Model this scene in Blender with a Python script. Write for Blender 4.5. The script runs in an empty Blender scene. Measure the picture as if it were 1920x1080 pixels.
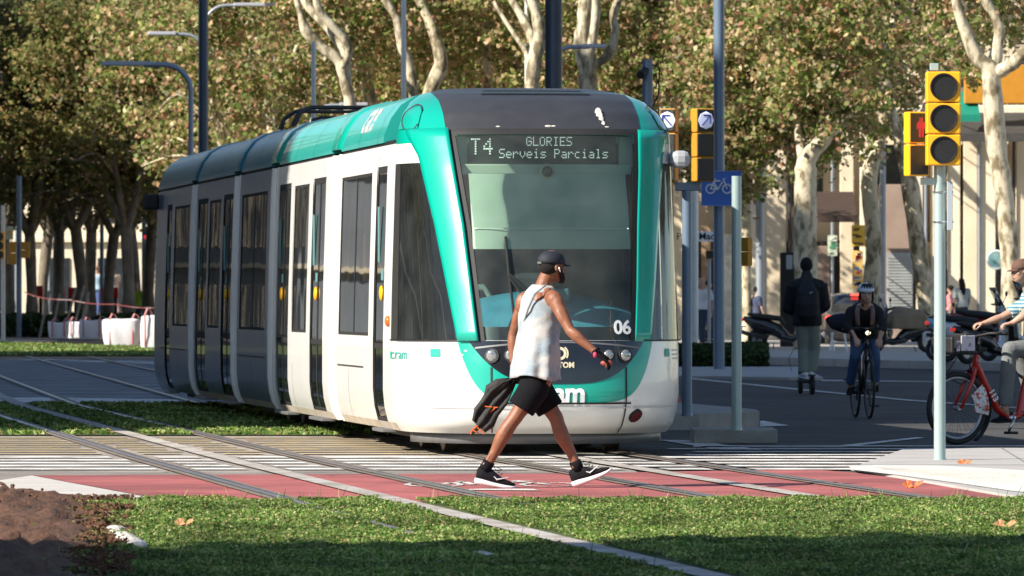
import bpy, bmesh, math, random
import numpy as np
from mathutils import Vector, Matrix
from math import sin, cos, pi, radians, sqrt, atan2

# ---------------------------------------------------------------- camera, sky, sun, exposure
SC = bpy.context.scene
COL = SC.collection
F = 12500.0          # focal length in pixels of the 1920 px wide photograph
HC = 1.37            # camera height
HY = 560.0           # horizon row
cam_d = bpy.data.cameras.new("camera")
cam = bpy.data.objects.new("camera", cam_d)
COL.objects.link(cam)
cam.location = (0, 0, HC)
cam.rotation_euler = (pi / 2, 0, 0)
cam_d.sensor_width = 36.0
cam_d.lens = 36.0 * F / 1920.0
cam_d.shift_y = (HY - 540.0) / 1920.0
cam_d.clip_start = 0.5
cam_d.clip_end = 3000.0
cam_d.dof.use_dof = True
cam_d.dof.focus_distance = 54.0
cam_d.dof.aperture_fstop = 11.0
SC.camera = cam

SUN_EL = radians(33.0)
SUN_AZ = radians(30.0)       # how far the sun stands from due left towards the camera
to_sun = Vector((-cos(SUN_AZ) * cos(SUN_EL), -sin(SUN_AZ) * cos(SUN_EL), sin(SUN_EL)))
world = bpy.data.worlds.new("World")
SC.world = world
world.use_nodes = True
wn = world.node_tree.nodes
bg = wn["Background"]
sky = wn.new("ShaderNodeTexSky")
sky.sky_type = 'NISHITA'
sky.sun_disc = False
sky.sun_elevation = SUN_EL
sky.sun_rotation = atan2(to_sun.x, to_sun.y)
sky.dust_density = 0.25
sky.ozone_density = 2.2
world.node_tree.links.new(sky.outputs[0], bg.inputs[0])
bg.inputs[1].default_value = 0.078
sun_d = bpy.data.lights.new("sun", 'SUN')
sun_d.energy = 5.0
sun_d.angle = radians(0.5)
sun_d.color = (1.0, 0.93, 0.82)
sun = bpy.data.objects.new("sun", sun_d)
COL.objects.link(sun)
sun.rotation_euler = (-to_sun).to_track_quat('-Z', 'Y').to_euler()
SC.view_settings.view_transform = 'Standard'
SC.view_settings.look = 'None'
SC.view_settings.gamma = 1.0
SC.view_settings.exposure = 0.95
SC.render.engine = 'CYCLES'
SC.cycles.max_bounces = 8
SC.cycles.transparent_max_bounces = 12

# ---------------------------------------------------------------- placing helpers
def gp(x, y, z=0.0):
    """ground point (at height z) seen at photo pixel x, y"""
    s = (y - HY) / (HC - z)
    return Vector(((x - 960.0) / s, F / s, z))

def wp(x, y, Y):
    """point at depth Y seen at photo pixel x, y"""
    return Vector(((x - 960.0) * Y / F, Y, HC - (y - HY) * Y / F))

# ---------------------------------------------------------------- geometry collector
class G:
    def __init__(self):
        self.v = []; self.f = []; self.m = []
    def add(self, vs, fs, mi=0):
        b = len(self.v)
        self.v.extend([tuple(p) for p in vs])
        for f in fs:
            self.f.append(tuple(i + b for i in f)); self.m.append(mi)
        return self
    def box(self, c, s, rz=0.0, mi=0, M=None):
        cx, cy, cz = c; a, b, d = s[0] / 2, s[1] / 2, s[2] / 2
        vs = []
        for z in (-d, d):
            for x, y in ((-a, -b), (a, -b), (a, b), (-a, b)):
                p = Vector((x, y, z))
                if M is not None: p = M @ p
                elif rz: p = Vector((x * cos(rz) - y * sin(rz), x * sin(rz) + y * cos(rz), z))
                vs.append((p.x + cx, p.y + cy, p.z + cz))
        return self.add(vs, [(3, 2, 1, 0), (4, 5, 6, 7), (0, 1, 5, 4), (1, 2, 6, 5), (2, 3, 7, 6), (3, 0, 4, 7)], mi)
    def loft(self, rings, cap=True, closed=True, mi=0):
        n = len(rings[0]); vs = []; fs = []
        for r in rings: vs.extend(r)
        for i in range(len(rings) - 1):
            for j in range(n if closed else n - 1):
                k = (j + 1) % n
                fs.append((i * n + j, i * n + k, (i + 1) * n + k, (i + 1) * n + j))
        if cap and closed:
            fs.append(tuple(range(n - 1, -1, -1)))
            fs.append(tuple(range((len(rings) - 1) * n, len(rings) * n)))
        return self.add(vs, fs, mi)
    def tube(self, pts, rads, n=8, cap=True, mi=0, ref=None, flat=1.0, rnd=False):
        pts = [Vector(p) for p in pts]
        if not hasattr(rads, '__len__'): rads = [rads] * len(pts)
        rads = list(rads)
        if rnd:
            d0 = (pts[0] - pts[1]).normalized(); d1 = (pts[-1] - pts[-2]).normalized()
            pts = [pts[0] + d0 * rads[0] * .9, pts[0] + d0 * rads[0] * .6] + pts + [pts[-1] + d1 * rads[-1] * .6, pts[-1] + d1 * rads[-1] * .9]
            rads = [rads[0] * .35, rads[0] * .8] + rads + [rads[-1] * .8, rads[-1] * .35]
        m = len(pts); rings = []; nrm = None
        for i in range(m):
            a = pts[max(i - 1, 0)]; b = pts[min(i + 1, m - 1)]
            t = (b - a)
            t = t.normalized() if t.length > 1e-9 else Vector((0, 0, 1))
            if nrm is None:
                r = Vector(ref) if ref is not None else (Vector((1, 0, 0)) if abs(t.x) < .8 else Vector((0, 1, 0)))
                nrm = r - t * r.dot(t); nrm.normalize()
            else:
                nrm = nrm - t * nrm.dot(t); nrm.normalize()
            bn = t.cross(nrm)
            R = rads[i]
            rings.append([pts[i] + nrm * (cos(2 * pi * j / n) * R) + bn * (sin(2 * pi * j / n) * R * flat) for j in range(n)])
        return self.loft(rings, cap, True, mi)
    def cyl(self, p0, p1, r, r1=None, n=16, mi=0):
        return self.tube([p0, p1], [r, r if r1 is None else r1], n, True, mi)
    def ell(self, c, r, n=12, m=8, B=None, mi=0):
        c = Vector(c); vs = []; fs = []
        if B is None: B = (Vector((1, 0, 0)), Vector((0, 1, 0)), Vector((0, 0, 1)))
        for i in range(1, m):
            a = pi * i / m
            for j in range(n):
                b = 2 * pi * j / n
                vs.append(c + B[0] * (r[0] * sin(a) * cos(b)) + B[1] * (r[1] * sin(a) * sin(b)) + B[2] * (r[2] * cos(a)))
        t = len(vs); vs.append(c + B[2] * r[2]); vs.append(c - B[2] * r[2])
        for i in range(m - 2):
            for j in range(n):
                k = (j + 1) % n
                fs.append((i * n + j, (i + 1) * n + j, (i + 1) * n + k, i * n + k))
        for j in range(n):
            k = (j + 1) % n
            fs.append((t, j, k)); fs.append((t + 1, (m - 2) * n + k, (m - 2) * n + j))
        return self.add(vs, fs, mi)
    def prism(self, poly, o, U, V, N, th, mi=0):
        """flat outline (u,v) list, origin o, axes U V, extruded th along N"""
        o = Vector(o); U = Vector(U); V = Vector(V); N = Vector(N)
        n = len(poly)
        a = [o + U * u + V * w for u, w in poly]; b = [p + N * th for p in a]
        fs = [tuple(range(n - 1, -1, -1)), tuple(range(n, 2 * n))]
        for j in range(n):
            k = (j + 1) % n; fs.append((j, k, n + k, n + j))
        return self.add(a + b, fs, mi)
    def grid(self, rows, mi=0):
        return self.loft(rows, False, False, mi)
    def torus(self, c, R, r, ax, n=32, m=8, a0=0, a1=2 * pi, mi=0, ref=None, flat=1.0):
        """ring of radius R around axis ax"""
        c = Vector(c); ax = Vector(ax).normalized()
        u = Vector(ref) if ref is not None else (Vector((0, 0, 1)) if abs(ax.z) < .8 else Vector((1, 0, 0)))
        u = (u - ax * u.dot(ax)).normalized(); w = ax.cross(u)
        full = abs(a1 - a0 - 2 * pi) < 1e-6
        k = n if full else n + 1; rings = []
        for i in range(k):
            a = a0 + (a1 - a0) * i / n
            d = u * cos(a) + w * sin(a)
            rings.append([c + d * (R + r * cos(2 * pi * j / m)) + ax * (r * flat * sin(2 * pi * j / m)) for j in range(m)])
        if full: rings.append(rings[0])
        return self.loft(rings, not full, True, mi)

def _mesh(g, name, mats, smooth):
    me = bpy.data.meshes.new(name)
    me.from_pydata(g.v, [], g.f)
    for m in (mats if isinstance(mats, (list, tuple)) else [mats]): me.materials.append(m)
    if any(g.m): me.polygons.foreach_set('material_index', g.m)
    if smooth:
        me.polygons.foreach_set('use_smooth', [True] * len(me.polygons))
    me.validate(); me.update()
    return me

def auto_smooth(o, ang=40):
    """keep creases sharp on a smooth-shaded mesh"""
    me = o.data
    bm = bmesh.new(); bm.from_mesh(me)
    for e in bm.edges:
        if len(e.link_faces) == 2 and e.calc_face_angle(0) > radians(ang): e.smooth = False
    bm.to_mesh(me); bm.free()

def part(g, name, mats, parent=None, smooth=False, bevel=0, world=False, label=None, solid=0):
    if world and parent is not None:
        r = parent
        while r.parent is not None: r = r.parent
        Mi = (Matrix.Translation(r.location) @ Matrix.Rotation(r.rotation_euler.z, 4, 'Z')).inverted()
        g.v = [tuple(Mi @ Vector(p)) for p in g.v]
    me = _mesh(g, name, mats, bool(smooth))
    o = bpy.data.objects.new(name, me); COL.objects.link(o)
    o.parent = parent
    if smooth and smooth is not True: auto_smooth(o, smooth)
    if solid:
        s = o.modifiers.new('solid', 'SOLIDIFY'); s.thickness = solid; s.offset = -1
    if bevel:
        b = o.modifiers.new('bevel', 'BEVEL'); b.width = bevel; b.segments = 2; b.limit_method = 'ANGLE'; b.angle_limit = radians(40)
    if label: o['label'] = label
    return o

def tag(o, label, cat, group=None):
    o['label'] = label; o['category'] = cat
    if group: o['group'] = group
    return o

def thing(name, label, cat, loc=(0, 0, 0), rz=0.0, group=None):
    o = bpy.data.objects.new(name, None); COL.objects.link(o)
    o.empty_display_size = .2
    o.location = loc; o.rotation_euler = (0, 0, rz)
    return tag(o, label, cat, group)

def single(g, name, mats, label, cat, loc, group=None, **kw):
    """a thing that is one mesh; g holds world coordinates"""
    l = Vector(loc)
    g.v = [tuple(Vector(p) - l) for p in g.v]
    o = part(g, name, mats, None, **kw); o.location = l
    return tag(o, label, cat, group)

def struct(g, name, mats, kind='structure', **kw):
    o = part(g, name, mats, None, **kw); o['kind'] = kind
    return o

def dup(root, loc, rz=0.0, scale=1.0, label=None, group=None):
    r = root.copy(); COL.objects.link(r)
    r.location = loc; r.rotation_euler = (0, 0, rz); r.scale = (scale,) * 3 if not hasattr(scale, '__len__') else scale
    if label: r['label'] = label
    if group: r['group'] = group
    def rec(a, b):
        for ch in [c for c in bpy.data.objects if c.parent == a]:
            c = ch.copy(); COL.objects.link(c); c.parent = b
            rec(ch, c)
    rec(root, r)
    return r

def remesh(g, voxel, it=3, fac=.5):
    """one continuous skin round overlapping shapes"""
    me = bpy.data.meshes.new('tmp'); me.from_pydata(g.v, [], g.f)
    bm = bmesh.new(); bm.from_mesh(me); bmesh.ops.recalc_face_normals(bm, faces=bm.faces); bm.to_mesh(me); bm.free()
    o = bpy.data.objects.new('tmp', me); COL.objects.link(o)
    r = o.modifiers.new('r', 'REMESH'); r.mode = 'VOXEL'; r.voxel_size = voxel
    if it:
        s = o.modifiers.new('s', 'SMOOTH'); s.iterations = it; s.factor = fac
    dg = bpy.context.evaluated_depsgraph_get(); dg.update()
    m2 = bpy.data.meshes.new_from_object(o.evaluated_get(dg))
    n = len(m2.vertices); co = np.empty(n * 3); m2.vertices.foreach_get('co', co)
    out = G(); out.v = [tuple(p) for p in co.reshape(-1, 3)]
    out.f = [tuple(p.vertices) for p in m2.polygons]; out.m = [0] * len(out.f)
    bpy.data.objects.remove(o); bpy.data.meshes.remove(me); bpy.data.meshes.remove(m2)
    return out

def np_obj(name, verts, faces, mat, nper=4, cols=None):
    me = bpy.data.meshes.new(name)
    n = len(verts); m = len(faces)
    me.vertices.add(n); me.vertices.foreach_set('co', np.ascontiguousarray(verts, dtype=np.float32).ravel())
    me.loops.add(m * nper); me.loops.foreach_set('vertex_index', np.ascontiguousarray(faces, dtype=np.int32).ravel())
    me.polygons.add(m); me.polygons.foreach_set('loop_start', np.arange(0, m * nper, nper, dtype=np.int32))
    me.materials.append(mat)
    me.update(calc_edges=True)
    o = bpy.data.objects.new(name, me); COL.objects.link(o)
    return o

def text_mesh(s, size, extrude=0.002, bold=0.0, spacing=1.0):
    """flat lettering in the x-y plane, centred, as vertices and faces"""
    cu = bpy.data.curves.new('t', 'FONT'); cu.body = s; cu.size = size; cu.extrude = extrude
    cu.offset = bold; cu.align_x = 'CENTER'; cu.align_y = 'CENTER'; cu.space_character = spacing; cu.resolution_u = 3
    o = bpy.data.objects.new('t', cu); COL.objects.link(o)
    dg = bpy.context.evaluated_depsgraph_get(); dg.update()
    me = bpy.data.meshes.new_from_object(o.evaluated_get(dg))
    g = G(); g.v = [tuple(v.co) for v in me.vertices]; g.f = [tuple(p.vertices) for p in me.polygons]; g.m = [0] * len(g.f)
    bpy.data.objects.remove(o); bpy.data.curves.remove(cu); bpy.data.meshes.remove(me)
    return g

def xf(g, fn):
    g.v = [tuple(fn(Vector(p))) for p in g.v]; return g

# ---------------------------------------------------------------- materials
def mat(name, col, rough=.6, metal=0.0, var=0.0, vscale=5.0, bump=0.0, bscale=40.0, col2=None, spec=.5, coat=0.0, emis=None, es=1.0, det=4.0, stretch=None, sharp=None):
    m = bpy.data.materials.new(name); m.use_nodes = True
    nt = m.node_tree; n = nt.nodes; L = nt.links; b = n['Principled BSDF']
    b.inputs['Roughness'].default_value = rough; b.inputs['Metallic'].default_value = metal
    b.inputs['Specular IOR Level'].default_value = spec
    b.inputs['Coat Weight'].default_value = coat
    b.inputs['Base Color'].default_value = (*col, 1)
    if emis:
        b.inputs['Emission Color'].default_value = (*emis, 1); b.inputs['Emission Strength'].default_value = es
    tc = n.new('ShaderNodeTexCoord'); src = tc.outputs['Object']
    if stretch:
        mp = n.new('ShaderNodeMapping'); mp.inputs['Scale'].default_value = stretch
        L.new(src, mp.inputs[0]); src = mp.outputs[0]
    if var or col2:
        t = n.new('ShaderNodeTexNoise'); t.inputs['Scale'].default_value = vscale; t.inputs['Detail'].default_value = det
        t.inputs['Roughness'].default_value = .6
        L.new(src, t.inputs['Vector'])
        r = n.new('ShaderNodeValToRGB'); L.new(t.outputs[0], r.inputs[0])
        lo, hi = sharp if sharp else (.3, .7)
        r.color_ramp.elements[0].position = lo; r.color_ramp.elements[1].position = hi
        c1 = col if col2 else tuple(max(0, c * (1 - var)) for c in col)
        c2 = col2 if col2 else tuple(min(1, c * (1 + var)) for c in col)
        r.color_ramp.elements[0].color = (*c1, 1); r.color_ramp.elements[1].color = (*c2, 1)
        L.new(r.outputs[0], b.inputs['Base Color'])
    if bump:
        t2 = n.new('ShaderNodeTexNoise'); t2.inputs['Scale'].default_value = bscale; t2.inputs['Detail'].default_value = 5
        L.new(src, t2.inputs['Vector'])
        bp = n.new('ShaderNodeBump'); bp.inputs['Strength'].default_value = bump; bp.inputs['Distance'].default_value = .02
        L.new(t2.outputs[0], bp.inputs['Height']); L.new(bp.outputs[0], b.inputs['Normal'])
    return m

def glass(name, tint, f0=1.5, rough=.02, wav=0.0, ws=2.0, sheen_dust=0.0):
    m = bpy.data.materials.new(name); m.use_nodes = True
    nt = m.node_tree; n = nt.nodes; L = nt.links
    n.remove(n['Principled BSDF']); out = n['Material Output']
    tr = n.new('ShaderNodeBsdfTransparent'); tr.inputs[0].default_value = (*tint, 1)
    gl = n.new('ShaderNodeBsdfGlossy'); gl.inputs['Roughness'].default_value = rough
    fr = n.new('ShaderNodeFresnel'); fr.inputs[0].default_value = f0
    mx = n.new('ShaderNodeMixShader')
    L.new(fr.outputs[0], mx.inputs[0]); L.new(tr.outputs[0], mx.inputs[1]); L.new(gl.outputs[0], mx.inputs[2])
    L.new(mx.outputs[0], out.inputs[0])
    if sheen_dust:   # dusty film, paled with diffuse colour to paint in a milky sheen
        df = n.new('ShaderNodeBsdfDiffuse'); df.inputs[0].default_value = (.55, .60, .56, 1)
        tc2 = n.new('ShaderNodeTexCoord'); tn = n.new('ShaderNodeTexNoise'); tn.inputs['Scale'].default_value = 3; tn.inputs['Detail'].default_value = 8
        L.new(tc2.outputs['Object'], tn.inputs['Vector']); mr = n.new('ShaderNodeMapRange')
        mr.inputs[1].default_value = .3; mr.inputs[2].default_value = .7; mr.inputs[3].default_value = sheen_dust * .5; mr.inputs[4].default_value = sheen_dust * 1.5
        L.new(tn.outputs[0], mr.inputs[0]); m2 = n.new('ShaderNodeMixShader'); L.new(mr.outputs[0], m2.inputs[0])
        L.new(mx.outputs[0], m2.inputs[1]); L.new(df.outputs[0], m2.inputs[2]); L.new(m2.outputs[0], out.inputs[0])
    if wav:
        tc = n.new('ShaderNodeTexCoord'); t = n.new('ShaderNodeTexNoise'); t.inputs['Scale'].default_value = ws; t.inputs['Detail'].default_value = 1
        L.new(tc.outputs['Object'], t.inputs['Vector'])
        b = n.new('ShaderNodeBump'); b.inputs['Strength'].default_value = wav; b.inputs['Distance'].default_value = .05
        L.new(t.outputs[0], b.inputs['Height'])
        L.new(b.outputs[0], gl.inputs['Normal']); L.new(b.outputs[0], fr.inputs['Normal'])
    return m

def leaf_mat(name, stops, trans=.35, rough=.55):
    m = bpy.data.materials.new(name); m.use_nodes = True
    nt = m.node_tree; n = nt.nodes; L = nt.links; b = n['Principled BSDF']; out = n['Material Output']
    geo = n.new('ShaderNodeNewGeometry'); r = n.new('ShaderNodeValToRGB'); r.color_ramp.interpolation = 'LINEAR'
    L.new(geo.outputs['Random Per Island'], r.inputs[0])
    els = r.color_ramp.elements
    while len(els) < len(stops): els.new(.5)
    for e, (p, c) in zip(els, stops): e.position = p; e.color = (*c, 1)
    tc = n.new('ShaderNodeTexCoord'); t = n.new('ShaderNodeTexNoise'); t.inputs['Scale'].default_value = .9
    L.new(tc.outputs['Object'], t.inputs['Vector'])
    hs = n.new('ShaderNodeHueSaturation')
    mr = n.new('ShaderNodeMapRange'); mr.inputs[1].default_value = .3; mr.inputs[2].default_value = .7; mr.inputs[3].default_value = .55; mr.inputs[4].default_value = 1.5  # noise paints sunlit clumps and dark gaps into the leaf colour
    L.new(t.outputs[0], mr.inputs[0]); L.new(mr.outputs[0], hs.inputs['Value']); L.new(r.outputs[0], hs.inputs['Color'])
    b.inputs['Roughness'].default_value = rough; b.inputs['Specular IOR Level'].default_value = .3
    L.new(hs.outputs[0], b.inputs['Base Color'])
    tl = n.new('ShaderNodeBsdfTranslucent'); L.new(hs.outputs[0], tl.inputs[0])
    mx = n.new('ShaderNodeMixShader'); mx.inputs[0].default_value = trans
    L.new(b.outputs[0], mx.inputs[1]); L.new(tl.outputs[0], mx.inputs[2]); L.new(mx.outputs[0], out.inputs[0])
    return m

M = {}
M['asphalt'] = mat('asphalt', (.055, .052, .052), .88, var=.35, vscale=1.2, bump=.5, bscale=120, det=10)
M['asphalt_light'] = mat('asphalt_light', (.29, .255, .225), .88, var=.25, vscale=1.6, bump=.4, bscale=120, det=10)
M['red_paint'] = mat('red_paint', (.34, .095, .09), .8, var=.2, vscale=2.2, bump=.3, bscale=150, det=10)
M['white_paint'] = mat('white_paint', (.74, .71, .67), .7, col2=(.34, .31, .28), vscale=2.6, bump=.2, bscale=100, det=12, sharp=(.42, .64))
M['yellow_paint'] = mat('yellow_paint', (.50, .38, .19), .75, col2=(.32, .275, .22), vscale=3.5, det=9, sharp=(.4, .62))
M['stone'] = mat('stone', (.5, .47, .43), .8, var=.16, vscale=2.0, bump=.3, bscale=70, det=9)
M['concrete'] = mat('concrete', (.33, .31, .28), .85, var=.22, vscale=3.5, bump=.5, bscale=60, det=9)
M['sidewalk'] = mat('sidewalk', (.42, .39, .35), .85, var=.15, vscale=1.0, bump=.3, bscale=50, det=9)
M['rail_steel'] = mat('rail_steel', (.30, .24, .20), .4, .7, var=.3, vscale=6)
M['rail_bed'] = mat('rail_bed', (.20, .16, .13), .8, var=.35, vscale=5, bump=.4, bscale=80, det=8)
M['soil'] = mat('soil', (.11, .050, .026), .95, var=.5, vscale=7, bump=1.0, bscale=40, det=8)
M['dirt'] = mat('dirt', (.25, .17, .11), .95, var=.3, vscale=2, bump=.6, bscale=30, det=8)
M['turf'] = mat('turf', (.05, .08, .018), .95, col2=(.11, .13, .035), vscale=4, bump=1.0, bscale=60, det=8)
M['body_white'] = mat('body_white', (.76, .75, .72), .28, var=.04, vscale=1.5, coat=.4)
M['body_teal'] = mat('body_teal', (.0, .33, .245), .28, var=.05, vscale=1.5, coat=.5)
M['roof_teal'] = mat('roof_teal', (.02, .36, .31), .30, var=.06, vscale=1.5, coat=.35)
M['roof_black'] = mat('roof_black', (.035, .036, .042), .5, var=.12, vscale=6)
M['panel_black'] = mat('panel_black', (.012, .014, .018), .12, coat=.6, var=.2)
M['rubber'] = mat('rubber', (.015, .015, .015), .7, var=.2)
M['dark_metal'] = mat('dark_metal', (.05, .05, .05), .6, .3, var=.3, bump=.2)
M['under_grey'] = mat('under_grey', (.16, .16, .165), .45, .2, var=.15)
M['chrome'] = mat('chrome', (.6, .6, .6), .2, 1.0, var=.05)
M['white_sign'] = mat('white_sign', (.8, .8, .8), .5, var=.02)
M['windscreen'] = glass('windscreen', (.72, .86, .79), 1.4, .02, .01, 1.2, .045)
M['cab_glass'] = glass('cab_glass', (.62, .68, .65), 1.45, .02, .0, 1.2, .025)
M['side_glass'] = glass('side_glass', (.26, .29, .28), 1.36, .02, .035, 1.2, .012)
M['clear_glass'] = glass('clear_glass', (.8, .85, .85), 1.45, .03)
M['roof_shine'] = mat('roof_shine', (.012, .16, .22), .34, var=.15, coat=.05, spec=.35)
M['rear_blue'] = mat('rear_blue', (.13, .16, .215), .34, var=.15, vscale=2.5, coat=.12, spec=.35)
M['pole_blue'] = mat('pole_blue', (.16, .22, .30), .35, .2, var=.08, vscale=3)
M['pole_grey'] = mat('pole_grey', (.30, .33, .37), .4, .3, var=.08, vscale=3)
M['pole_green'] = mat('pole_green', (.38, .48, .47), .35, .3, var=.05, vscale=3)
M['pole_white'] = mat('pole_white', (.62, .63, .60), .45, .1, var=.1, vscale=3)
M['pole_dark'] = mat('pole_dark', (.07, .09, .12), .4, .3, var=.1, vscale=3)
M['signal_yellow'] = mat('signal_yellow', (.86, .41, .01), .4, var=.05, vscale=4)
M['signal_ochre'] = mat('signal_ochre', (.50, .24, .02), .5, var=.08, vscale=4)
M['lens_black'] = mat('lens_black', (.012, .012, .012), .35, bump=.3, bscale=300, var=.2)
M['blue_sign'] = mat('blue_sign', (.02, .13, .50), .35, var=.03)
M['red_led'] = mat('red_led', (.6, .02, .03), .4, emis=(1, .05, .08), es=.5)
M['black'] = mat('black', (.01, .01, .011), .6, var=.2)
M['bark'] = mat('bark', (.56, .49, .35), .85, col2=(.17, .135, .075), vscale=4.5, bump=.6, bscale=18, det=7, stretch=(1, 1, .5), sharp=(.47, .60))  # mottled plane bark; contrast raised for dappled leaf shadow as well
M['bark_dark'] = mat('bark_dark', (.16, .13, .10), .9, col2=(.26, .22, .16), vscale=3.0, bump=.5, bscale=18, det=6, stretch=(1, 1, .5), sharp=(.45, .6))  # darker bark copy: shade of the left row put into its colour

def wear(m, amount=.55, cs=.35):
    nt = m.node_tree; n = nt.nodes; L = nt.links; b = n['Principled BSDF']; src = b.inputs['Base Color'].links[0].from_socket
    tc = n.new('ShaderNodeTexCoord'); v = n.new('ShaderNodeTexVoronoi'); v.feature = 'DISTANCE_TO_EDGE'; v.inputs['Scale'].default_value = cs
    nz = n.new('ShaderNodeTexNoise'); nz.inputs['Scale'].default_value = 1.3; nz.inputs['Detail'].default_value = 8; ad = n.new('ShaderNodeMixRGB'); ad.blend_type = 'ADD'; ad.inputs[0].default_value = .6
    L.new(tc.outputs['Object'], nz.inputs['Vector']); L.new(tc.outputs['Object'], ad.inputs[1]); L.new(nz.outputs['Color'], ad.inputs[2]); L.new(ad.outputs[0], v.inputs['Vector'])
    r = n.new('ShaderNodeMapRange'); r.inputs[1].default_value = .0; r.inputs[2].default_value = .012; r.inputs[3].default_value = 1 - amount; r.inputs[4].default_value = 1.0
    L.new(v.outputs['Distance'], r.inputs[0])
    n2 = n.new('ShaderNodeTexNoise'); n2.inputs['Scale'].default_value = .45; n2.inputs['Detail'].default_value = 3; L.new(tc.outputs['Object'], n2.inputs['Vector'])
    r2 = n.new('ShaderNodeMapRange'); r2.inputs[1].default_value = .42; r2.inputs[2].default_value = .58; r2.inputs[3].default_value = .78; r2.inputs[4].default_value = 1.12; L.new(n2.outputs[0], r2.inputs[0])
    mu = n.new('ShaderNodeMath'); mu.operation = 'MULTIPLY'; L.new(r.outputs[0], mu.inputs[0]); L.new(r2.outputs[0], mu.inputs[1])
    hs = n.new('ShaderNodeHueSaturation'); L.new(src, hs.inputs['Color']); L.new(mu.outputs[0], hs.inputs['Value']); L.new(hs.outputs[0], b.inputs['Base Color'])
wear(M['asphalt'], .35, .25); wear(M['asphalt_light'], .45, .5); wear(M['red_paint'], .35, .3)
# ---------------------------------------------------------------- the setting: ground, roads, tracks
def poly_sheet(pts, z, name, m, kind='structure', th=0.0):
    """flat polygon in world x,y at height z (a slab down to z-th when th is given)"""
    g = G()
    if th:
        g.prism([(p[0], p[1]) for p in pts], (0, 0, z - th), (1, 0, 0), (0, 1, 0), (0, 0, 1), th)
    else:
        g.add([(p[0], p[1], z) for p in pts], [tuple(range(len(pts)))])
    bmz = struct(g, name, m, kind)
    me = bmz.data
    b = bmesh.new(); b.from_mesh(me); bmesh.ops.recalc_face_normals(b, faces=b.faces)
    if not th:
        for f in b.faces:
            if f.normal.z < 0: f.normal_flip()
    bmesh.ops.triangulate(b, faces=[f for f in b.faces if len(f.verts) > 4])
    b.to_mesh(me); b.free()
    return bmz

def hsheet(x0, x1, y0, y1, z, name, m): return poly_sheet([(x0, y0), (x1, y0), (x1, y1), (x0, y1)], z, name, m)

hsheet(-600, 600, -60, 1500, -0.02, 'ground', M['dirt'])
hsheet(-60, 60, 45.0, 172, 0.0, 'road', M['asphalt'])
# sunlit light asphalt apron between the bike lane and the far turf
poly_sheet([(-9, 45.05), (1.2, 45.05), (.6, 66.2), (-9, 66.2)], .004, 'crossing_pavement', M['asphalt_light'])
poly_sheet([(-16, 87), (-1.5, 87), (-3, 157), (-16, 157)], .004, 'crossing_pavement', mat('grey_paving', (.17, .17, .18), .8, var=.3, vscale=.8, bump=.3, bscale=60, det=9))
# red bicycle lane
def P2(x, y): p = gp(x, y); return (p.x, p.y)
red = [P2(60, 893), (P2(350, 946)), P2(1905, 937), P2(1900, 929), P2(1800, 914), P2(1690, 899), P2(1600, 888), P2(1540, 883), P2(1400, 883.5), P2(1100, 889), P2(350, 892)]
poly_sheet(red, .008, 'bike_lane', M['red_paint'])
poly_sheet([P2(-20, 905), P2(60, 893.5), P2(352, 948), P2(150, 968)], .008, 'bike_lane_border', M['stone'])
# pale kerb line in front of the lane
g = G()
for a, b in ((352, 480), (560, 700), (850, 1010), (1060, 1240), (1260, 1440), (1500, 1960)):
    p = [P2(a, 945), P2(b, 945), P2(b + 2, 949), P2(a + 2, 949)]
    g.add([(q[0], q[1], .012) for q in p], [(3, 2, 1, 0)])
struct(g, 'lane_edge_line', M['white_paint'])

def X2(Y):
    return float(np.interp(Y, [20, 30, 47.5, 58, 85, 155, 300], [5.66, 4.25, 1.80, .34, -3.2, -10.5, -26]))
def X1(Y): return X2(Y) - 2.95 - (Y - 45) * .003

def strip(fx, off0, off1, ya, yb, z, g, step=2.0):
    n = max(2, int((yb - ya) / step) + 1)
    rows = []
    for i in range(n):
        Y = ya + (yb - ya) * i / (n - 1)
        rows.append([(fx(Y) + off0, Y, z), (fx(Y) + off1, Y, z)])
    g.grid([[b, a] for a, b in rows][::1])

# zebra bars and yellow hatching, broken where the rails run
def bars(y0, y1, n, duty, xa, xb, z, name, m, jit=.0, seed=1):
    rnd = random.Random(seed); g = G()
    for i in range(n):
        Y = y0 + (y1 - y0) * i / n; h = (y1 - y0) / n * duty
        cuts = []
        for fx in (X1, X2):
            for o in (-.72, .72, 0): cuts.append((fx(Y) + o - .10, fx(Y) + o + .11))
        cuts.sort(); x = xa + rnd.uniform(-jit, jit); segs = []
        for c0, c1 in cuts:
            if c1 < x: continue
            if c0 > xb: break
            if c0 - x > .15: segs.append((x, c0 - rnd.uniform(0, .1)))
            x = c1 + rnd.uniform(0, .1)
        if xb - x > .2: segs.append((x, xb + rnd.uniform(-jit, jit)))
        for a, b in segs:
            sk = -.13 * h
            g.add([(a, Y, z), (b, Y, z), (b + sk, Y + h, z), (a + sk, Y + h, z)], [(0, 1, 2, 3)])
    return struct(g, name, m)
bars(53.0, 57.9, 5, .55, -6.0, 5.6, .012, 'zebra_crossing', M['white_paint'], .5, 3)
bars(57.9, 62.5, 4, .3, 1.7, 5.6, .012, 'zebra_crossing', M['white_paint'], .3, 4)
bars(58.3, 66.0, 9, .40, -6.5, -.6, .012, 'yellow_hatching', M['yellow_paint'], .6, 5)
# painted shapes seen on the dark carriageway at the right
for pl in ([(1235, 826), (1300, 827), (1430, 845), (1350, 845)], [(1425, 791), (1430, 790), (1480, 799), (1425, 801)],
           [(1300, 838), (1570, 837), (1720, 821), (1735, 822), (1580, 840), (1300, 840)],
           [(1270, 709), (1300, 710), (1700, 750), (1925, 766), (1925, 768), (1700, 752), (1300, 712)],
           [(1540, 713), (1760, 716), (1760, 717), (1540, 715)]):
    poly_sheet([P2(*q) for q in pl], .008, 'road_line', M['white_paint'])
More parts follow.
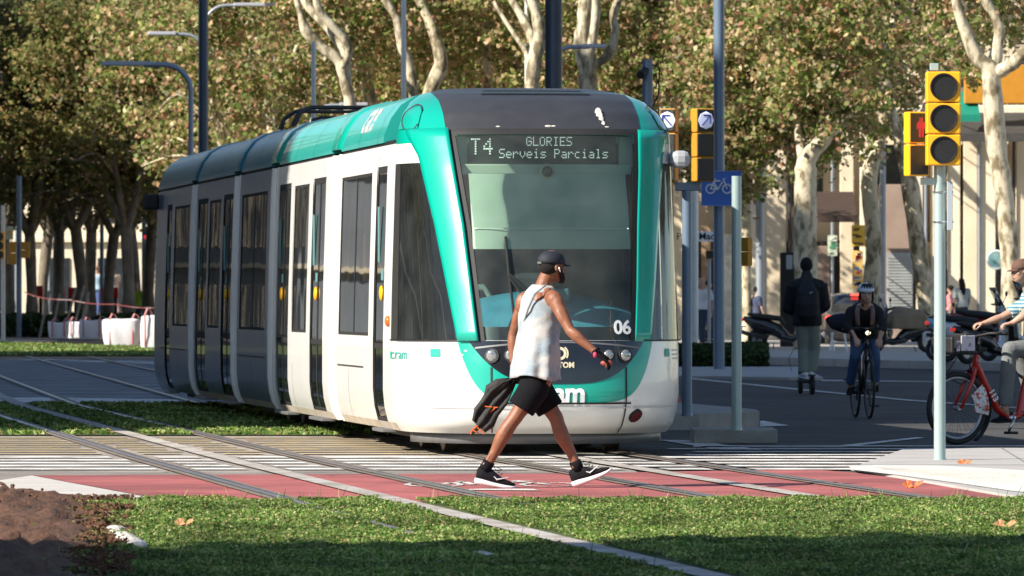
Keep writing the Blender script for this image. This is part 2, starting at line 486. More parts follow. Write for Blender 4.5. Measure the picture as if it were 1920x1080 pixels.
# stop lines near the far turf on the left
poly_sheet([P2(-30, 744), P2(330, 750), P2(420, 757), P2(-30, 755)], .008, 'road_line', M['white_paint'])
poly_sheet([P2(-30, 671), P2(300, 679), P2(300, 683), P2(-30, 673)], .008, 'road_line', M['white_paint'])
g = G()
rnd = random.Random(8)
for i in range(14):
    Y = 92 + i * 4.2
    g.add([(-14, Y, .008), (-3, Y, .008), (-3, Y + 1.0, .008), (-14, Y + 1.0, .008)], [(0, 1, 2, 3)])
struct(g, 'worn_crossing_marks', mat('worn_paint', (.17, .17, .18), .85, col2=(.33, .33, .34), vscale=1.6, det=9, sharp=(.42, .62)))

# rails: steel strip in a darker bed, with a groove
rg = G(); bed = G(); cen = G(); grv = G()
for fx in (X1, X2):
    for o in (-.7175, .7175):
        strip(fx, o - .10, o + .11, 45.0, 160, .016, bed)
        strip(fx, o - .045, o + .03, 30.0 if fx is X1 else 44.9, 160, .022, rg)
        strip(fx, o + .032, o + .055, 45.0, 160, .020, grv)
    strip(fx, -.085, .085, 30.0 if fx is X1 else 44.9, 100, .019, cen)
struct(bed, 'track_bed', M['rail_bed']); struct(rg, 'tram_rail', M['rail_steel'])
struct(grv, 'rail_groove', M['black']); struct(cen, 'centre_strip', mat('strip_stone', (.30, .26, .22), .8, col2=(.46, .43, .40), vscale=2.5, bump=.5, bscale=50, det=9, sharp=(.4, .6)))

# pictogram of a bicycle painted on the lane, white and stretched along it
g = G()
def lane_pt(u, v):  # u along the lane, v across it, lane centre at x .35, Y 49.2
    return (-.15 + u, 48.7 + v, .014)
def lane_line(pts, w):
    for a, b in zip(pts[:-1], pts[1:]):
        d = Vector((b[0] - a[0], b[1] - a[1])); d.normalize(); n_ = Vector((-d.y, d.x)) * w / 2
        g.add([lane_pt(a[0] - n_.x, a[1] - n_.y), lane_pt(b[0] - n_.x, b[1] - n_.y), lane_pt(b[0] + n_.x, b[1] + n_.y), lane_pt(a[0] + n_.x, a[1] + n_.y)], [(0, 1, 2, 3)])
for cx in (-.42, .42):
    lane_line([(cx + .2 * cos(a * pi / 8), .5 * sin(a * pi / 8)) for a in range(17)], .05)
lane_line([(-.42, 0), (-.12, 0), (.2, .7), (-.2, .7), (-.42, 0)], .06)
lane_line([(-.12, 0), (-.25, .9)], .06); lane_line([(.42, 0), (.16, 1.0), (.3, 1.1)], .06)
g.add([lane_pt(-.3, -1.35), lane_pt(.35, -1.55), lane_pt(.3, -1.15), lane_pt(-.05, -1.1)], [(0, 1, 2, 3)])
g.v = [(p[0], p[1], p[2]) for p in g.v]
struct(g, 'bicycle_pictogram', M['white_paint'])

# pavement at the right with its pole, flush ramp and tactile strip
M['paver'] = mat('paver', (.40, .38, .36), .8, var=.12, vscale=1.5, bump=.25, bscale=60, det=9)
poly_sheet([P2(1595, 883), P2(1700, 845), P2(1990, 845), P2(1990, 946), P2(1905, 937)], .026, 'plaza', M['paver'], th=.02)
poly_sheet([P2(1590, 881), P2(1640, 879), P2(1760, 880), P2(1990, 893), P2(1990, 937), P2(1900, 929), P2(1800, 914), P2(1690, 899), P2(1600, 888)], .031, 'tactile_paving', mat('tactile', (.62, .60, .55), .8, var=.08, vscale=3, det=8))
g = G()
a0, a1, b0, b1 = gp(1640, 884), gp(1990, 899), gp(1660, 889), gp(1990, 928)
for i in range(9):
    for j in range(70):
        t = j / 69.0; s = i / 8.0
        p = (a0.lerp(a1, t)).lerp(b0.lerp(b1, t), s)
        g.box((p.x, p.y, .032), (.022, .05, .008))
struct(g, 'tactile_studs', M['stone'])
g = G()
for x, y0, y1 in ((1880, 845, 873), (1990, 845, 873)):
    a, b = gp(x - 5, y0), gp(x + 40, y1); g.add([(a.x, a.y, .0305), (a.x + .012, a.y, .0305), (b.x + .012, b.y, .0305), (b.x, b.y, .0305)], [(0, 1, 2, 3)])
a = gp(1600, 878); g.add([(a.x, a.y, .0306), (a.x + 6, a.y, .0306), (a.x + 6, a.y + .05, .0306), (a.x, a.y + .05, .0306)], [(0, 1, 2, 3)])
struct(g, 'paving_joints', M['under_grey'])

# traffic islands with kerbs
kerb = M['concrete']
def island(pts, z, name, th=.3, m=None): return poly_sheet(pts, z, name, m or kerb, th=th)
p = gp(1300, 832); q = gp(1458, 832)
g = G(); g.box(((p.x + q.x) / 2, p.y + .55, .0675), (q.x - p.x, 1.1, .135)); struct(g, 'concrete_plinth', kerb, bevel=.012)
# Y of the second island
i0, i1 = gp(1240, 806), gp(1424, 801)
island([(i0.x - .9, i0.y - .6), (i0.x + .4, i0.y), (i1.x, i1.y), (i1.x + .02, i1.y + 1.6), (i1.x - .7, i1.y + 6.3), (i0.x - .9, i1.y + 6.5)], .165, 'traffic_island')
k0 = gp(1262, 709.5); k1 = gp(1480, 713); k2 = gp(1543, 713); k3 = gp(1500, 692)
island([(k0.x - 2, k0.y), (k0.x, k0.y), (k1.x, k1.y), (k2.x, k2.y), (k3.x, k3.y), (k0.x - 2, k3.y + .5)], .05, 'paved_refuge', m=M['paver'])
# far pavement with kerb
fk = [gp(x, y) for x, y in ((1200, 668), (1440, 684), (1640, 690), (1790, 694), (2000, 700))]
hsheet(-70, 80, 150, 320, .01, 'far_dirt_bed', M['dirt'])
island([(1.5, 160)] + [(p.x, p.y) for p in fk] + [(60, 122), (60, 290), (1.5, 290)], .15, 'far_pavement', m=M['sidewalk'])
g = G()
for a, b in zip(fk[:-1], fk[1:]):
    n = max(1, int((b - a).length / 1.0)); 
    for i in range(n):
        s = a.lerp(b, i / n); t = a.lerp(b, (i + .985) / n); d = (t - s); L_ = d.length; an = atan2(d.y, d.x)
        c = (s + t) / 2; g.box((c.x, c.y, .085), (L_, .18, .17), an)
struct(g, 'kerb_stones', mat('kerb_stone', (.45, .42, .38), .8, var=.25, vscale=.7, det=3), bevel=.01)
# rust track strip in front of the hedge on the left side
poly_sheet([(-40, 208), (-11.5, 205), (-9.5, 196), (-5, 180), (3, 175), (3, 260), (-40, 260)], .02, 'planting_soil', M['dirt'])
poly_sheet([(-30, 205), (-15.2, 205), (-14.4, 211), (-30, 214)], .06, 'left_pavement', M['sidewalk'], th=.1)
hsheet(-60, -13.5, 214, 330, .03, 'side_road', M['asphalt'])
# ---------------------------------------------------------------- the tram
TH = radians(7.4)
W_ = 1.265
_left = Vector((-1.07, 59.0, 0))
_r = Vector((cos(TH), sin(TH), 0)); _d = Vector((sin(TH), -cos(TH), 0))
T0 = _left + _r * W_ + _d * 1.8
tram = thing('tram', 'white and teal tram with dark windscreen crossing behind the walking man', 'tram', (T0.x, T0.y, 0), TH)
def ly(xpx):   # photo column on the left flank -> distance behind the nose
    Y = 6.6 / (.13 + (xpx - 960) / F); return 1.8 + (Y - 59) * 1.0084
PZ = [.20, .28, .40, .55, .80, 1.0, 1.5, 2.0, 2.5, 2.84, 3.0, 3.12, 3.20, 3.25]
PY = [.34, .14, .03, .0, .02, .06, .22, .42, .68, .92, 1.10, 1.36, 1.72, 2.3]
PW = [1.17, 1.22, 1.25, 1.265, 1.265, 1.265, 1.255, 1.24, 1.225, 1.205, 1.14, 1.05, .92, .72]
PF = [1.8] * 10 + [2.0, 2.2, 2.5, 2.9]
def _i(z, A): return float(np.interp(z, PZ, A))
def S(t, z, off=0.0):
    def q(t, z):
        y0 = _i(z, PY); w = _i(z, PW); yf = _i(z, PF); a = min(abs(t), 1.0)
        return Vector((t * w, y0 + (yf - y0) * (1 - sqrt(max(0, 1 - a ** 3))), z))
    p = q(t, z)
    if off:
        e = 1e-3
        tt = max(-.999, min(.999, t))
        du = q(tt + e, z) - q(tt - e, z); dz = q(tt, min(z + e, 3.25)) - q(tt, max(z - e, .2))
        n = du.cross(dz); n.normalize()
        if n.y > .3: n = -n
        p = p + n * off
    return p
def tsamp(t0, t1, n):
    return [t0 + (t1 - t0) * i / n for i in range(n + 1)]
def spatch(t0, t1, z0, z1, off, nt=24, nz=10, g=None, flip=False):
    """patch of the nose; t0 t1 may be functions of z, z0 z1 functions of t"""
    g = g or G(); rows = []
    for i in range(nz + 1):
        row = []
        for j in range(nt + 1):
            b = j / nt; a = i / nz
            if callable(z0) or callable(z1):
                t = t0 + (t1 - t0) * b
                za = z0(t) if callable(z0) else z0; zb = z1(t) if callable(z1) else z1
                z = za + (zb - za) * a
            else:
                z = z0 + (z1 - z0) * a
                ta = t0(z) if callable(t0) else t0; tb = t1(z) if callable(t1) else t1
                t = ta + (tb - ta) * b
            # bunch samples towards the flank where the plan turns
            row.append(S(t, z, off))
        rows.append(row)
    g.grid(rows); return g
def sinmap(n):  # t samples dense near the ends
    return [sin(-pi / 2 + pi * i / n) for i in range(n + 1)]
# lower body shell
g = G(); rows = []
for z in [.2, .24, .28, .34, .4, .48, .55, .68, .8, .9, 1.01]:
    rows.append([S(t, z) for t in sinmap(72)])
g.grid(rows)
front_lower = part(g, 'front_bumper', M['body_white'], tram, smooth=True)
# roof cap
g = G(); rows = []
for z in [2.80, 2.84, 2.9, 2.96, 3.0, 3.06, 3.12, 3.16, 3.2, 3.23, 3.25]:
    rows.append([S(t, z) for t in sinmap(72)])
g.grid(rows)
top = rows[-1]; g.add(top, [tuple(range(len(top)))])
part(g, 'front_roof', M['body_teal'], tram, smooth=True)
# black roof panel
g = spatch(lambda z: -min(.86 / _i(z, PW), .985), lambda z: min(.86 / _i(z, PW), .985), 2.85, 3.249, .004, 30, 18)
part(g, 'roof_panel', M['roof_black'], tram, smooth=True)
for k, (za, zb) in enumerate(((3.165, 3.178), (3.205, 3.213))):
    g = spatch(-.5, .5, za, zb, .012, 20, 2); part(g, 'vent_slot', M['black'], tram, smooth=True)
# bird droppings on the panel
g = G()
rd = random.Random(5)
for (t, z, s) in ((.43, 3.0, .03), (.43, 2.97, .03), (.435, 2.94, .022), (.44, 2.9, .016), (.46, 2.87, .02), (.02, 2.875, .03), (.06, 2.875, .02), (-.35, 2.87, .02)):
    c = S(t, z, .007)
    g.ell(c, (s, .004, s * (1.6 if z > 2.88 else .35)), 8, 6, (Vector((1, 0, 0)), Vector((0, .8, -.4)), Vector((0, .4, .9))))
part(g, 'dried_splash', mat('splash', (.6, .57, .5), .9, var=.3, vscale=40), tram)

tg = lambda z: float(np.interp(z, [1.0, 2.0, 2.84], [.533, .605, .69]))
to = lambda z: float(np.interp(z, [1.0, 2.0, 2.6, 2.84], [.655, .78, .87, .955]))
# teal pillars
for sgn in (-1, 1):
    g = spatch(lambda z: sgn * tg(z), lambda z: sgn * to(z), 1.0, 2.845, .012, 10, 24)
    part(g, 'pillar', M['body_teal'], tram, smooth=True, solid=.03)
# windscreen with its black rim
g = spatch(lambda z: -tg(z) + .02, lambda z: tg(z) - .02, 1.01, 2.83, .0, 28, 24)
ws = part(g, 'windscreen', M['windscreen'], tram, smooth=True)
g = G()
for sgn in (-1, 1):
    spatch(lambda z: sgn * (tg(z) - .035), lambda z: sgn * (tg(z) + .002), 1.0, 2.85, .008, 3, 24, g)
spatch(lambda z: -tg(z), lambda z: tg(z), 2.80, 2.852, .008, 20, 3, g)
part(g, 'windscreen_rim', M['rubber'], ws, smooth=True)
g = spatch(lambda z: -tg(z), lambda z: tg(z), 1.0, 1.13, -.012, 20, 4)
part(g, 'lower_shade_band', mat('shade_band', (.015, .02, .03), .3, var=.2), ws, smooth=True)
# black nose mask with headlights
zb = lambda t: .635 + .37 * min(1, abs(t) / .60) ** 3.4
g = spatch(-.60, .60, zb, lambda t: 1.005, .010, 48, 8)
maskp = part(g, 'nose_mask', M['panel_black'], tram, smooth=True)
g = spatch(-.56, .56, lambda t: .985 - .05 * (t / .56) ** 2 + .0, lambda t: 1.0 - .05 * (t / .56) ** 2, .014, 40, 1)
part(g, 'mask_seam', M['under_grey'], maskp, smooth=True)
# teal U below the mask
zu = lambda t: .475 + .53 * min(1, abs(t) / .672) ** 7
g = spatch(-.672, .672, zu, lambda t: 1.004, .005, 60, 10)
part(g, 'nose_band', M['body_teal'], tram, smooth=True)
# dark shut lines
g = G()
spatch(-.50, .50, .462, .478, .012, 24, 1, g)
for s in (-1, 1): spatch(s * .456, s * .466, .22, .78, .013, 1, 10, g)
spatch(-1.0, -.60, 1.0, 1.012, .014, 20, 1, g); spatch(.60, 1.0, 1.0, 1.012, .014, 20, 1, g)
part(g, 'shut_line', M['black'], tram, smooth=True)
# chrome-like crease on the bumper
g = G()
for a, b in ((-.50, .50), (.52, .86), (-.86, -.52)): spatch(a, b, .425, .44, .012, 20, 1, g)
part(g, 'bumper_crease', mat('crease', (.5, .5, .49), .3), tram, smooth=True)
# headlights
for s in (-1, 1):
    for k, (t, z, r) in enumerate(((.455, .875, .052), (.335, .88, .045))):
        c = S(s * t, z, .012); N = (S(s * t, z, .03) - c).normalized()
        lg = G(); lg.cyl(c - N * .01, c + N * .012, r * 1.25, n=24); hl = part(lg, 'headlight', M['rubber'], tram, smooth=50)
        lg = G(); lg.ell(c + N * .010, (r, r, .02), 20, 8, ((N.cross(Vector((0, 0, 1)))).normalized(), Vector((0, 0, 1)), N))
        part(lg, 'lens', mat('headlamp_lens', (.35, .36, .36), .12, .6, coat=1.0, var=.4, vscale=60), hl, smooth=True)
    c = S(s * (.55 if s > 0 else .52), .31 + .05, .010); N = (S(s * .55, .36, .03) - c).normalized()
    lg = G(); lg.cyl(c - N * .02, c + N * .006, .066, n=28); tlp = part(lg, 'lower_lamp', M['rubber'], tram, smooth=50)
    lg = G(); lg.cyl(c, c + N * .012, .055, n=28); part(lg, 'lens', mat('red_lens', (.10, .012, .012), .25, coat=.6), tlp, smooth=50)
# writing on the front
def on_nose(gt, tc, zc, off):
    w = _i(zc, PW)
    return xf(gt, lambda p: S(tc + p.x / w, zc + p.y, off + p.z))
gt = text_mesh('tram', .235, .001, .008, .95)
part(on_nose(gt, .0, .553, .010), 'front_logo', M['white_sign'], tram)
gt = text_mesh('06', .165, .001, .004, .95)
part(on_nose(gt, .445, 1.115, .008), 'fleet_number', M['white_sign'], ws)
gt = text_mesh('ALSTOM', .062, .001, .003, 1.05)
cream = mat('cream_mark', (.62, .55, .38), .5)
part(on_nose(gt, .0, .795, .016), 'maker_name', cream, maskp)
g = G()
for R, w, a0, a1 in ((.045, .012, 0, 2 * pi), (.068, .007, -.6, .9), (.068, .007, 2.4, 3.9)):
    n = 24
    for i in range(n):
        a, b = a0 + (a1 - a0) * i / n, a0 + (a1 - a0) * (i + 1) / n
        g.add([(cos(a) * (R - w), sin(a) * (R - w), 0), (cos(a) * (R + w), sin(a) * (R + w), 0), (cos(b) * (R + w), sin(b) * (R + w), 0), (cos(b) * (R - w), sin(b) * (R - w), 0)], [(0, 1, 2, 3)])
part(on_nose(g, .0, .895, .016), 'maker_emblem', cream, maskp)

# side cab glass and header (curved corner between pillar and flank)
for s in (-1, 1):
    g = spatch(lambda z: s * (to(z) - .01), s * 1.0, 1.015, 2.58, .0, 20, 16)
    sg = part(g, 'cab_window', M['cab_glass'], tram, smooth=True)
    g = spatch(lambda z: s * (to(z) - .004), s * 1.0, 2.56, 2.745, .006, 20, 4)
    part(g, 'window_header', M['body_white'], tram, smooth=True)
    g = spatch(lambda z: s * (to(z) - .02), s * 1.0, 2.735, 2.845, .008, 20, 4)
    part(g, 'header_band', M['body_teal'], tram, smooth=True)
    # black inner triangle pane near the door
    g = G(); spatch(s * .985, s * 1.0, 1.015, 2.56, .003, 2, 8, g)
    spatch(lambda z: s * (to(z) - .012), lambda z: s * (to(z) + .006), 1.015, 2.58, .004, 2, 10, g)
    part(g, 'cab_window_seal', M['rubber'], sg, smooth=True)
    # round hatch on the roof shoulder
    g = spatch(s * .90, s * .999, 2.86, 3.04, .010, 10, 6); sh_ = part(g, 'shoulder_hatch', M['body_teal'], tram, smooth=True)
    g = G(); g.tube([S(s * (.945 + .050 * cos(a)), 2.96 + .12 * sin(a), .012) for a in [-2.6 + 5.2 * i / 30 for i in range(31)]], .006, 6); part(g, 'hatch_seam', M['dark_metal'], sh_)

# flank builder -------------------------------------------------------------
def FW(z): return _i(z, PW)
def frect(s, y0, y1, z0, z1, off=0.0, g=None, mi=0):
    g = g or G(); zs = [z0] + [z for z in PZ if z0 + .01 < z < z1 - .01] + [z1]
    rows = [[(s * (FW(z) + off), y0, z), (s * (FW(z) + off), y1, z)] for z in zs]
    g.grid([r if s > 0 else r[::-1] for r in rows], mi)
    return g
def reveal(s, y0, y1, z0, z1, d, g):
    """the four sides of an opening"""
    w0, w1 = FW(z0), FW(z1)
    A = [(s * w0, y0, z0), (s * w0, y1, z0), (s * w1, y1, z1), (s * w1, y0, z1)]
    B = [(s * (w0 - d), y0, z0), (s * (w0 - d), y1, z0), (s * (w1 - d), y1, z1), (s * (w1 - d), y0, z1)]
    g.add(A + B, [(i, (i + 1) % 4, 4 + (i + 1) % 4, 4 + i) for i in range(4)])

def module(ya, yb, ops, mbody, roofm, header=True, seed=0, graphic=None):
    """ops: (y0,y1,z0,z1,kind)"""
    mod = {}
    for s in (-1, 1):
        body = G()
        ys = sorted(set([ya, yb] + [o[0] for o in ops] + [o[1] for o in ops]))
        for a, b in zip(ys[:-1], ys[1:]):
            mid = (a + b) / 2; hole = None
            for o in ops:
                if o[0] <= mid <= o[1]: hole = o
            if hole:
                if hole[2] > .21: frect(s, a, b, .20, hole[2], 0, body)
                frect(s, a, b, hole[3], 2.745, 0, body); reveal(s, a, b, hole[2], hole[3], .05, body)
            else: frect(s, a, b, .20, 2.745, 0, body)
        bo = part(body, 'side_panel', mbody, tram, smooth=30)
    # ends
    rg_ = G()
    zz = [2.775, 2.80, 2.84, 2.92, 3.0, 3.06, 3.12, 3.16, 3.20, 3.235, 3.25]
    ring = [(-FW(z), z) for z in zz] + [(FW(z), z) for z in zz[::-1]]
    ny = max(2, int((yb - ya) / .6))
    yr = ya if ya > 2 else 2.92
    rg_.loft([[(v, yr + (yb - yr) * i / ny, z) for v, z in ring] for i in range(ny + 1)], True, True)
    ro = part(rg_, 'roof_fairing', roofm, tram, smooth=35)
    gap = G()
    for s in (-1, 1): frect(s, ya, yb, 2.735, 2.785, -.015, gap)
    part(gap, 'roof_gap', M['black'], tram)
    # seams on the fairing
    sm = G(); k = max(1, round((yb - ya) / 1.6))
    for i in range(1, k):
        y = ya + (yb - ya) * i / k
        sm.loft([[(v * 1.003, y + dy, z + .003) for v, z in ring] for dy in (0, .015)], False, True)
    if k > 1: part(sm, 'seam', M['dark_metal'], ro)
    for o in ops:
        for s in (-1, 1):
            y0, y1, z0, z1, kind = o
            if kind == 'win':
                w = part(frect(s, y0, y1, z0, z1, -.010), 'side_window', M['side_glass'], tram)
                fr = G()
                for (a, b, c, d) in ((y0, y1, z0, z0 + .03), (y0, y1, z1 - .03, z1), (y0, y0 + .06, z0 + .03, z1 - .03), (y1 - .06, y1, z0 + .03, z1 - .03)): frect(s, a, b, c, d, -.006, fr)
                n = max(1, round((y1 - y0) / 1.6))
                for i in range(1, n): frect(s, y0 + (y1 - y0) * i / n - .03, y0 + (y1 - y0) * i / n + .03, z0 + .03, z1 - .03, -.006, fr)
                part(fr, 'window_frame', M['rubber'], w)
            else:
                w = part(frect(s, y0, y1, z0 + .04, z1 - .03, -.014), 'door', M['side_glass'], tram)
                fr = G(); ym = (y0 + y1) / 2; two = (y1 - y0) > 1.0
                es = [(y0, y0 + .05), (y1 - .05, y1)] + ([(ym - .04, ym + .04)] if two else [])
                for a, b in es: frect(s, a, b, z0 + .04, z1 - .03, -.009, fr)
                frect(s, y0, y1, z0, z0 + .07, -.008, fr); frect(s, y0, y1, z1 - .06, z1, -.008, fr)
                frect(s, y0 + .05, y1 - .05, .92, .97, -.010, fr)
                part(fr, 'door_frame', M['rubber'], w)
                b = G(); zc = 1.42; yy = ym + (.12 if two else -.18)
                b.ell((s * (FW(zc) - .004), yy, zc), (.02, .10, .07), 12, 8); part(b, 'door_button', M['signal_yellow'], w, smooth=True)
                b = G(); b.box((s * (FW(1.6) - .010), yy, 1.58), (.012, .16, .09)); b.box((s * (FW(1.6) - .010), yy + .3, 1.95), (.012, .09, .5)); part(b, 'door_sticker', M.setdefault('sticker', mat('sticker', (.12, .26, .27), .5)), w)
                st = G(); st.box((s * (FW(.25) + .0), ym, .19), (.14, y1 - y0, .03)); part(st, 'door_step', M['under_grey'], tram, bevel=.005)
    return bo

art = [ly(x) for x in (621, 507, 437, 357, 300)]
DZ0, DZ1, WZ0, WZ1 = .235, 2.56, 1.03, 2.52
# joints: white bands each side of a black bellows
def joint(y, mb):
    g = G()
    zz = [.22, .4, .8, 1.2, 2.0, 2.74, 2.84, 3.0, 3.1, 3.16]
    ring = [(-FW(z) + .09, z) for z in zz] + [(FW(z) - .09, z) for z in zz[::-1]]
    rows = []
    for i in range(13):
        k = .03 if i % 2 else -.02
        rows.append([(v - (k if v > 0 else -k), y - .28 + .56 * i / 12, z) for v, z in ring])
    g.loft(rows, False, True)
    part(g, 'bellows', M['rubber'], tram)
    for dy in (-.30, .30):
        g = G(); zz2 = [z for z in PZ if z <= 2.74] + [2.75]
        for s in (-1, 1):
            g = G(); rows = []
            for z in zz2:
                w = FW(z)
                rows.append([(s * (w - .06), y + dy - .12, z), (s * (w + .002), y + dy - .10, z), (s * (w + .008), y + dy, z), (s * (w + .002), y + dy + .10, z), (s * (w - .06), y + dy + .12, z)])
            g.grid([r if s > 0 else r[::-1] for r in rows])
            part(g, 'joint_cover', mb, tram, smooth=True)
    g = G(); zz3 = [2.79, 2.84, 2.92, 3.0, 3.06, 3.12, 3.16, 3.20, 3.235, 3.25]
    rows = []
    for e, k in ((-.44, -.004), (-.40, .012), (-.2, .018), (.2, .018), (.40, .012), (.44, -.004)):
        rows.append([(-FW(z) - k, y + e, z + k * .7) for z in zz3] + [(FW(z) + k, y + e, z + k * .7) for z in zz3[::-1]])
    g.loft(rows, True, True)
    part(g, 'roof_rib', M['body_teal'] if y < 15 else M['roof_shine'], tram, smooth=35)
bw = M['body_white']
m1a, m1b = 1.8, art[0] - .42
module(m1a, m1b, [(ly(718), ly(699), DZ0, DZ1, 'door'), (ly(690), ly(633), WZ0, WZ1, 'win')], bw, M['roof_teal'])
d = 1.35
module(art[0] + .42, art[1] - .42, [(ly(604), ly(580), DZ0, DZ1, 'door'), (ly(573), ly(545), WZ0, WZ1, 'win'), (ly(539), ly(516), DZ0, DZ1, 'door')], bw, M['roof_teal'])
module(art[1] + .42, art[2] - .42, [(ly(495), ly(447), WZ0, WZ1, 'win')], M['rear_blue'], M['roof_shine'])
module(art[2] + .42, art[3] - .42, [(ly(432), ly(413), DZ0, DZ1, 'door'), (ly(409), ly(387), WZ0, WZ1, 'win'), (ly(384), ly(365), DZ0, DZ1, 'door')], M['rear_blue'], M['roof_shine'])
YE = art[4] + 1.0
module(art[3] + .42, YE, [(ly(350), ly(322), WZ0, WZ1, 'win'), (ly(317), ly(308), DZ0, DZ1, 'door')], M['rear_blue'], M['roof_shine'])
for y in art[:4]: joint(y, bw)
# rear nose: closed tapered cap
g = G(); rows = []
for z in PZ:
    w = FW(z)
    rows.append([(sin(a) * w, YE + cos(a) * (1.4 - _i(z, PY) * .5), z) for a in [(-pi / 2 + pi * i / 24) for i in range(25)]])
g.grid(rows); g.add(rows[-1], [tuple(range(25))])
part(g, 'rear_nose', M['panel_black'], tram, smooth=40)
g = G(); g.box((-FW(2.6) - .10, YE - .1, 2.62), (.2, .2, .2)); part(g, 'rear_camera', M['black'], tram, bevel=.03)
# skirts seams, hatch lines
g = G()
for s in (-1, 1):
    for a, b in ((art[0] - 2.9, art[0] - .6), (art[1] + .7, art[2] - .7), (art[3] + .8, YE - 1)): frect(s, a, b, .735, .75, .004, g)
    for y in (art[0] - 1.6, (ly(573) + ly(545)) / 2 + .6, (art[1] + art[2]) / 2): frect(s, y, y + .012, .22, .72, .004, g)
part(g, 'panel_seam', M['dark_metal'], tram)
# grime line low on the skirts
g = G()
for s in (-1, 1):
    for a, b in ((1.9, art[0] - .45), (art[0] + .45, art[1] - .45), (art[1] + .45, art[2] - .45), (art[2] + .45, art[3] - .45)):
        frect(s, a, b, .20, .27, .003, g)
part(g, 'grimy_skirt_edge', mat('grime', (.55, .50, .43), .7, col2=(.35, .28, .2), vscale=5, det=8), tram)
# side markings
teal_ink = mat('teal_ink', (.03, .33, .27), .5); grey_ink = mat('grey_ink', (.45, .47, .47), .5)
def on_flank(gt, y, z):  # left flank, reading from the rear to the front
    return xf(gt, lambda p: Vector((-FW(z + p.y) - .004 - p.z, y - p.x, z + p.y)))
gt = xf(text_mesh('tram', .13, .001, .0), lambda p: Vector((p.x * .30, p.y, p.z)))
part(on_nose(gt, -.975, .88, .006), 'side_logo', teal_ink, tram)
def nose_box(t, z, w, h):
    g = G(); W0 = _i(z, PW)
    g.grid([[S(t + a * w / W0, z + b * h, .007) for a in (-.5, 0, .5)] for b in (-.5, .5)]); return g
part(nose_box(-.80, .90, .07, .07), 'operator_badge', teal_ink, tram)
g = G()
for i, w in enumerate((.20, .14, .12)):
    k = nose_box(-.69, .92 - i * .035, w, .012); g.add(k.v, k.f)
part(g, 'operator_lines', grey_ink, tram)
part(nose_box(.80, .90, .05, .07), 'operator_badge', teal_ink, tram)
g = G()
for i, w in enumerate((.12, .10, .08)):
    k = nose_box(.90, .92 - i * .035, w, .012); g.add(k.v, k.f)
part(g, 'operator_lines', grey_ink, tram)
# big roof lettering on the first module
gt = text_mesh('tram', .52, .001, .01, .9)
def on_roof(gt, y, q0):
    arc = [(1.205, 2.84), (1.14, 3.0), (1.05, 3.12), (.92, 3.20), (.72, 3.25)]
    L_ = [0]
    for a, b in zip(arc[:-1], arc[1:]): L_.append(L_[-1] + sqrt((a[0] - b[0]) ** 2 + (a[1] - b[1]) ** 2))
    def fn(p):
        q = max(0, min(L_[-1], q0 + p.y))
        return Vector((-float(np.interp(q, L_, [a[0] for a in arc])) - .006, y - p.x, float(np.interp(q, L_, [a[1] for a in arc])) + .006))
    return xf(gt, fn)
part(on_roof(gt, 4.7, .24), 'roof_logo', M['white_sign'], tram)
gt = text_mesh('Trambesos', .11, .001, .0)
for y in (3.1, 8.0, 11.8):
    part(on_flank(text_mesh('tram', .10, .001, .0), y, 2.65), 'header_mark', grey_ink, tram)
# orange side lamp, rain gutter lamp, mirror camera
g = G(); g.ell((-FW(1.2) - .012, 1.98, 1.17), (.03, .05, .05), 12, 8); part(g, 'side_lamp', mat('amber', (.5, .12, .02), .3), tram, smooth=True)
g = G(); c = S(.97, 2.5, .0); g.box((c.x + .05, c.y - .15, 2.60), (.16, .3, .15)); part(g, 'camera_pod', mat('pod_grey', (.34, .35, .37), .6), tram, bevel=.05)
# flat deck equipment and pantograph (folded)
g = G(); g.box((0, 9.5, 3.26), (1.1, 4, .06)); part(g, 'roof_box', M['roof_black'], tram, bevel=.02)
g = G()
py = 18.2
for s in (-.48, .48): g.tube([(s, py + 2.2, 3.26), (s, py + 1.9, 3.44), (s, py + .4, 3.50), (s * .9, py - .9, 3.50)], .02, 6)
for y in (py + .9, py - .9, py - .6): g.tube([(-.62, y, 3.30), (-.56, y, 3.44), (-.44, y, 3.51), (.44, y, 3.51), (.56, y, 3.44), (.62, y, 3.30)], .020, 6)
g.box((0, py + .4, 3.36), (.5, 1.2, .14))
part(g, 'pantograph', M['dark_metal'], tram)
# undercarriage
g = G()
for yc in (2.9, (art[1] + art[2]) / 2, art[3] + 2.5):
    g.box((0, yc, .26), (2.0, 2.6, .26))
g.box((0, 15, .36), (2.2, 27, .1))
part(g, 'underframe', M['dark_metal'], tram)
g = G(); rows = [[S(t, .2, 0) * 1.0 + Vector((0, .10, dz)) for t in tsamp(-.985, .985, 40)] for dz in (-.09, .02)]
for r_ in rows:
    for p_ in r_: p_.x *= .97
g.grid(rows)
part(g, 'front_valance', M['under_grey'], tram, smooth=True, solid=.02)
for yc in (2.0, 3.7, (art[1] + art[2]) / 2 - .8, (art[1] + art[2]) / 2 + .8):
    for s in (-.72, .72):
        g = G(); g.cyl((s - .06, yc, .29), (s + .06, yc, .29), .275, n=28); g.cyl((s - .09, yc, .29), (s + .09, yc, .29), .12, n=16)
        part(g, 'wheel', M['rail_steel'], tram, smooth=50)

# interior ------------------------------------------------------------------
shell = mat('interior_dark', (.06, .075, .07), .7, var=.2)
g = G()
g.box((0, 15.5, .42), (2.3, 27.6, .04)); g.box((0, 15.5, 2.72), (2.2, 27.6, .04))
part(g, 'floor_and_ceiling', shell, tram)
g = G(); g.box((.25, 2.72, 1.25), (1.4, .05, 1.6)); g.box((.25, 2.72, 2.5), (1.4, .05, .4)); part(g, 'cab_partition', mat('partition', (.03, .06, .075), .6, var=.3), tram)
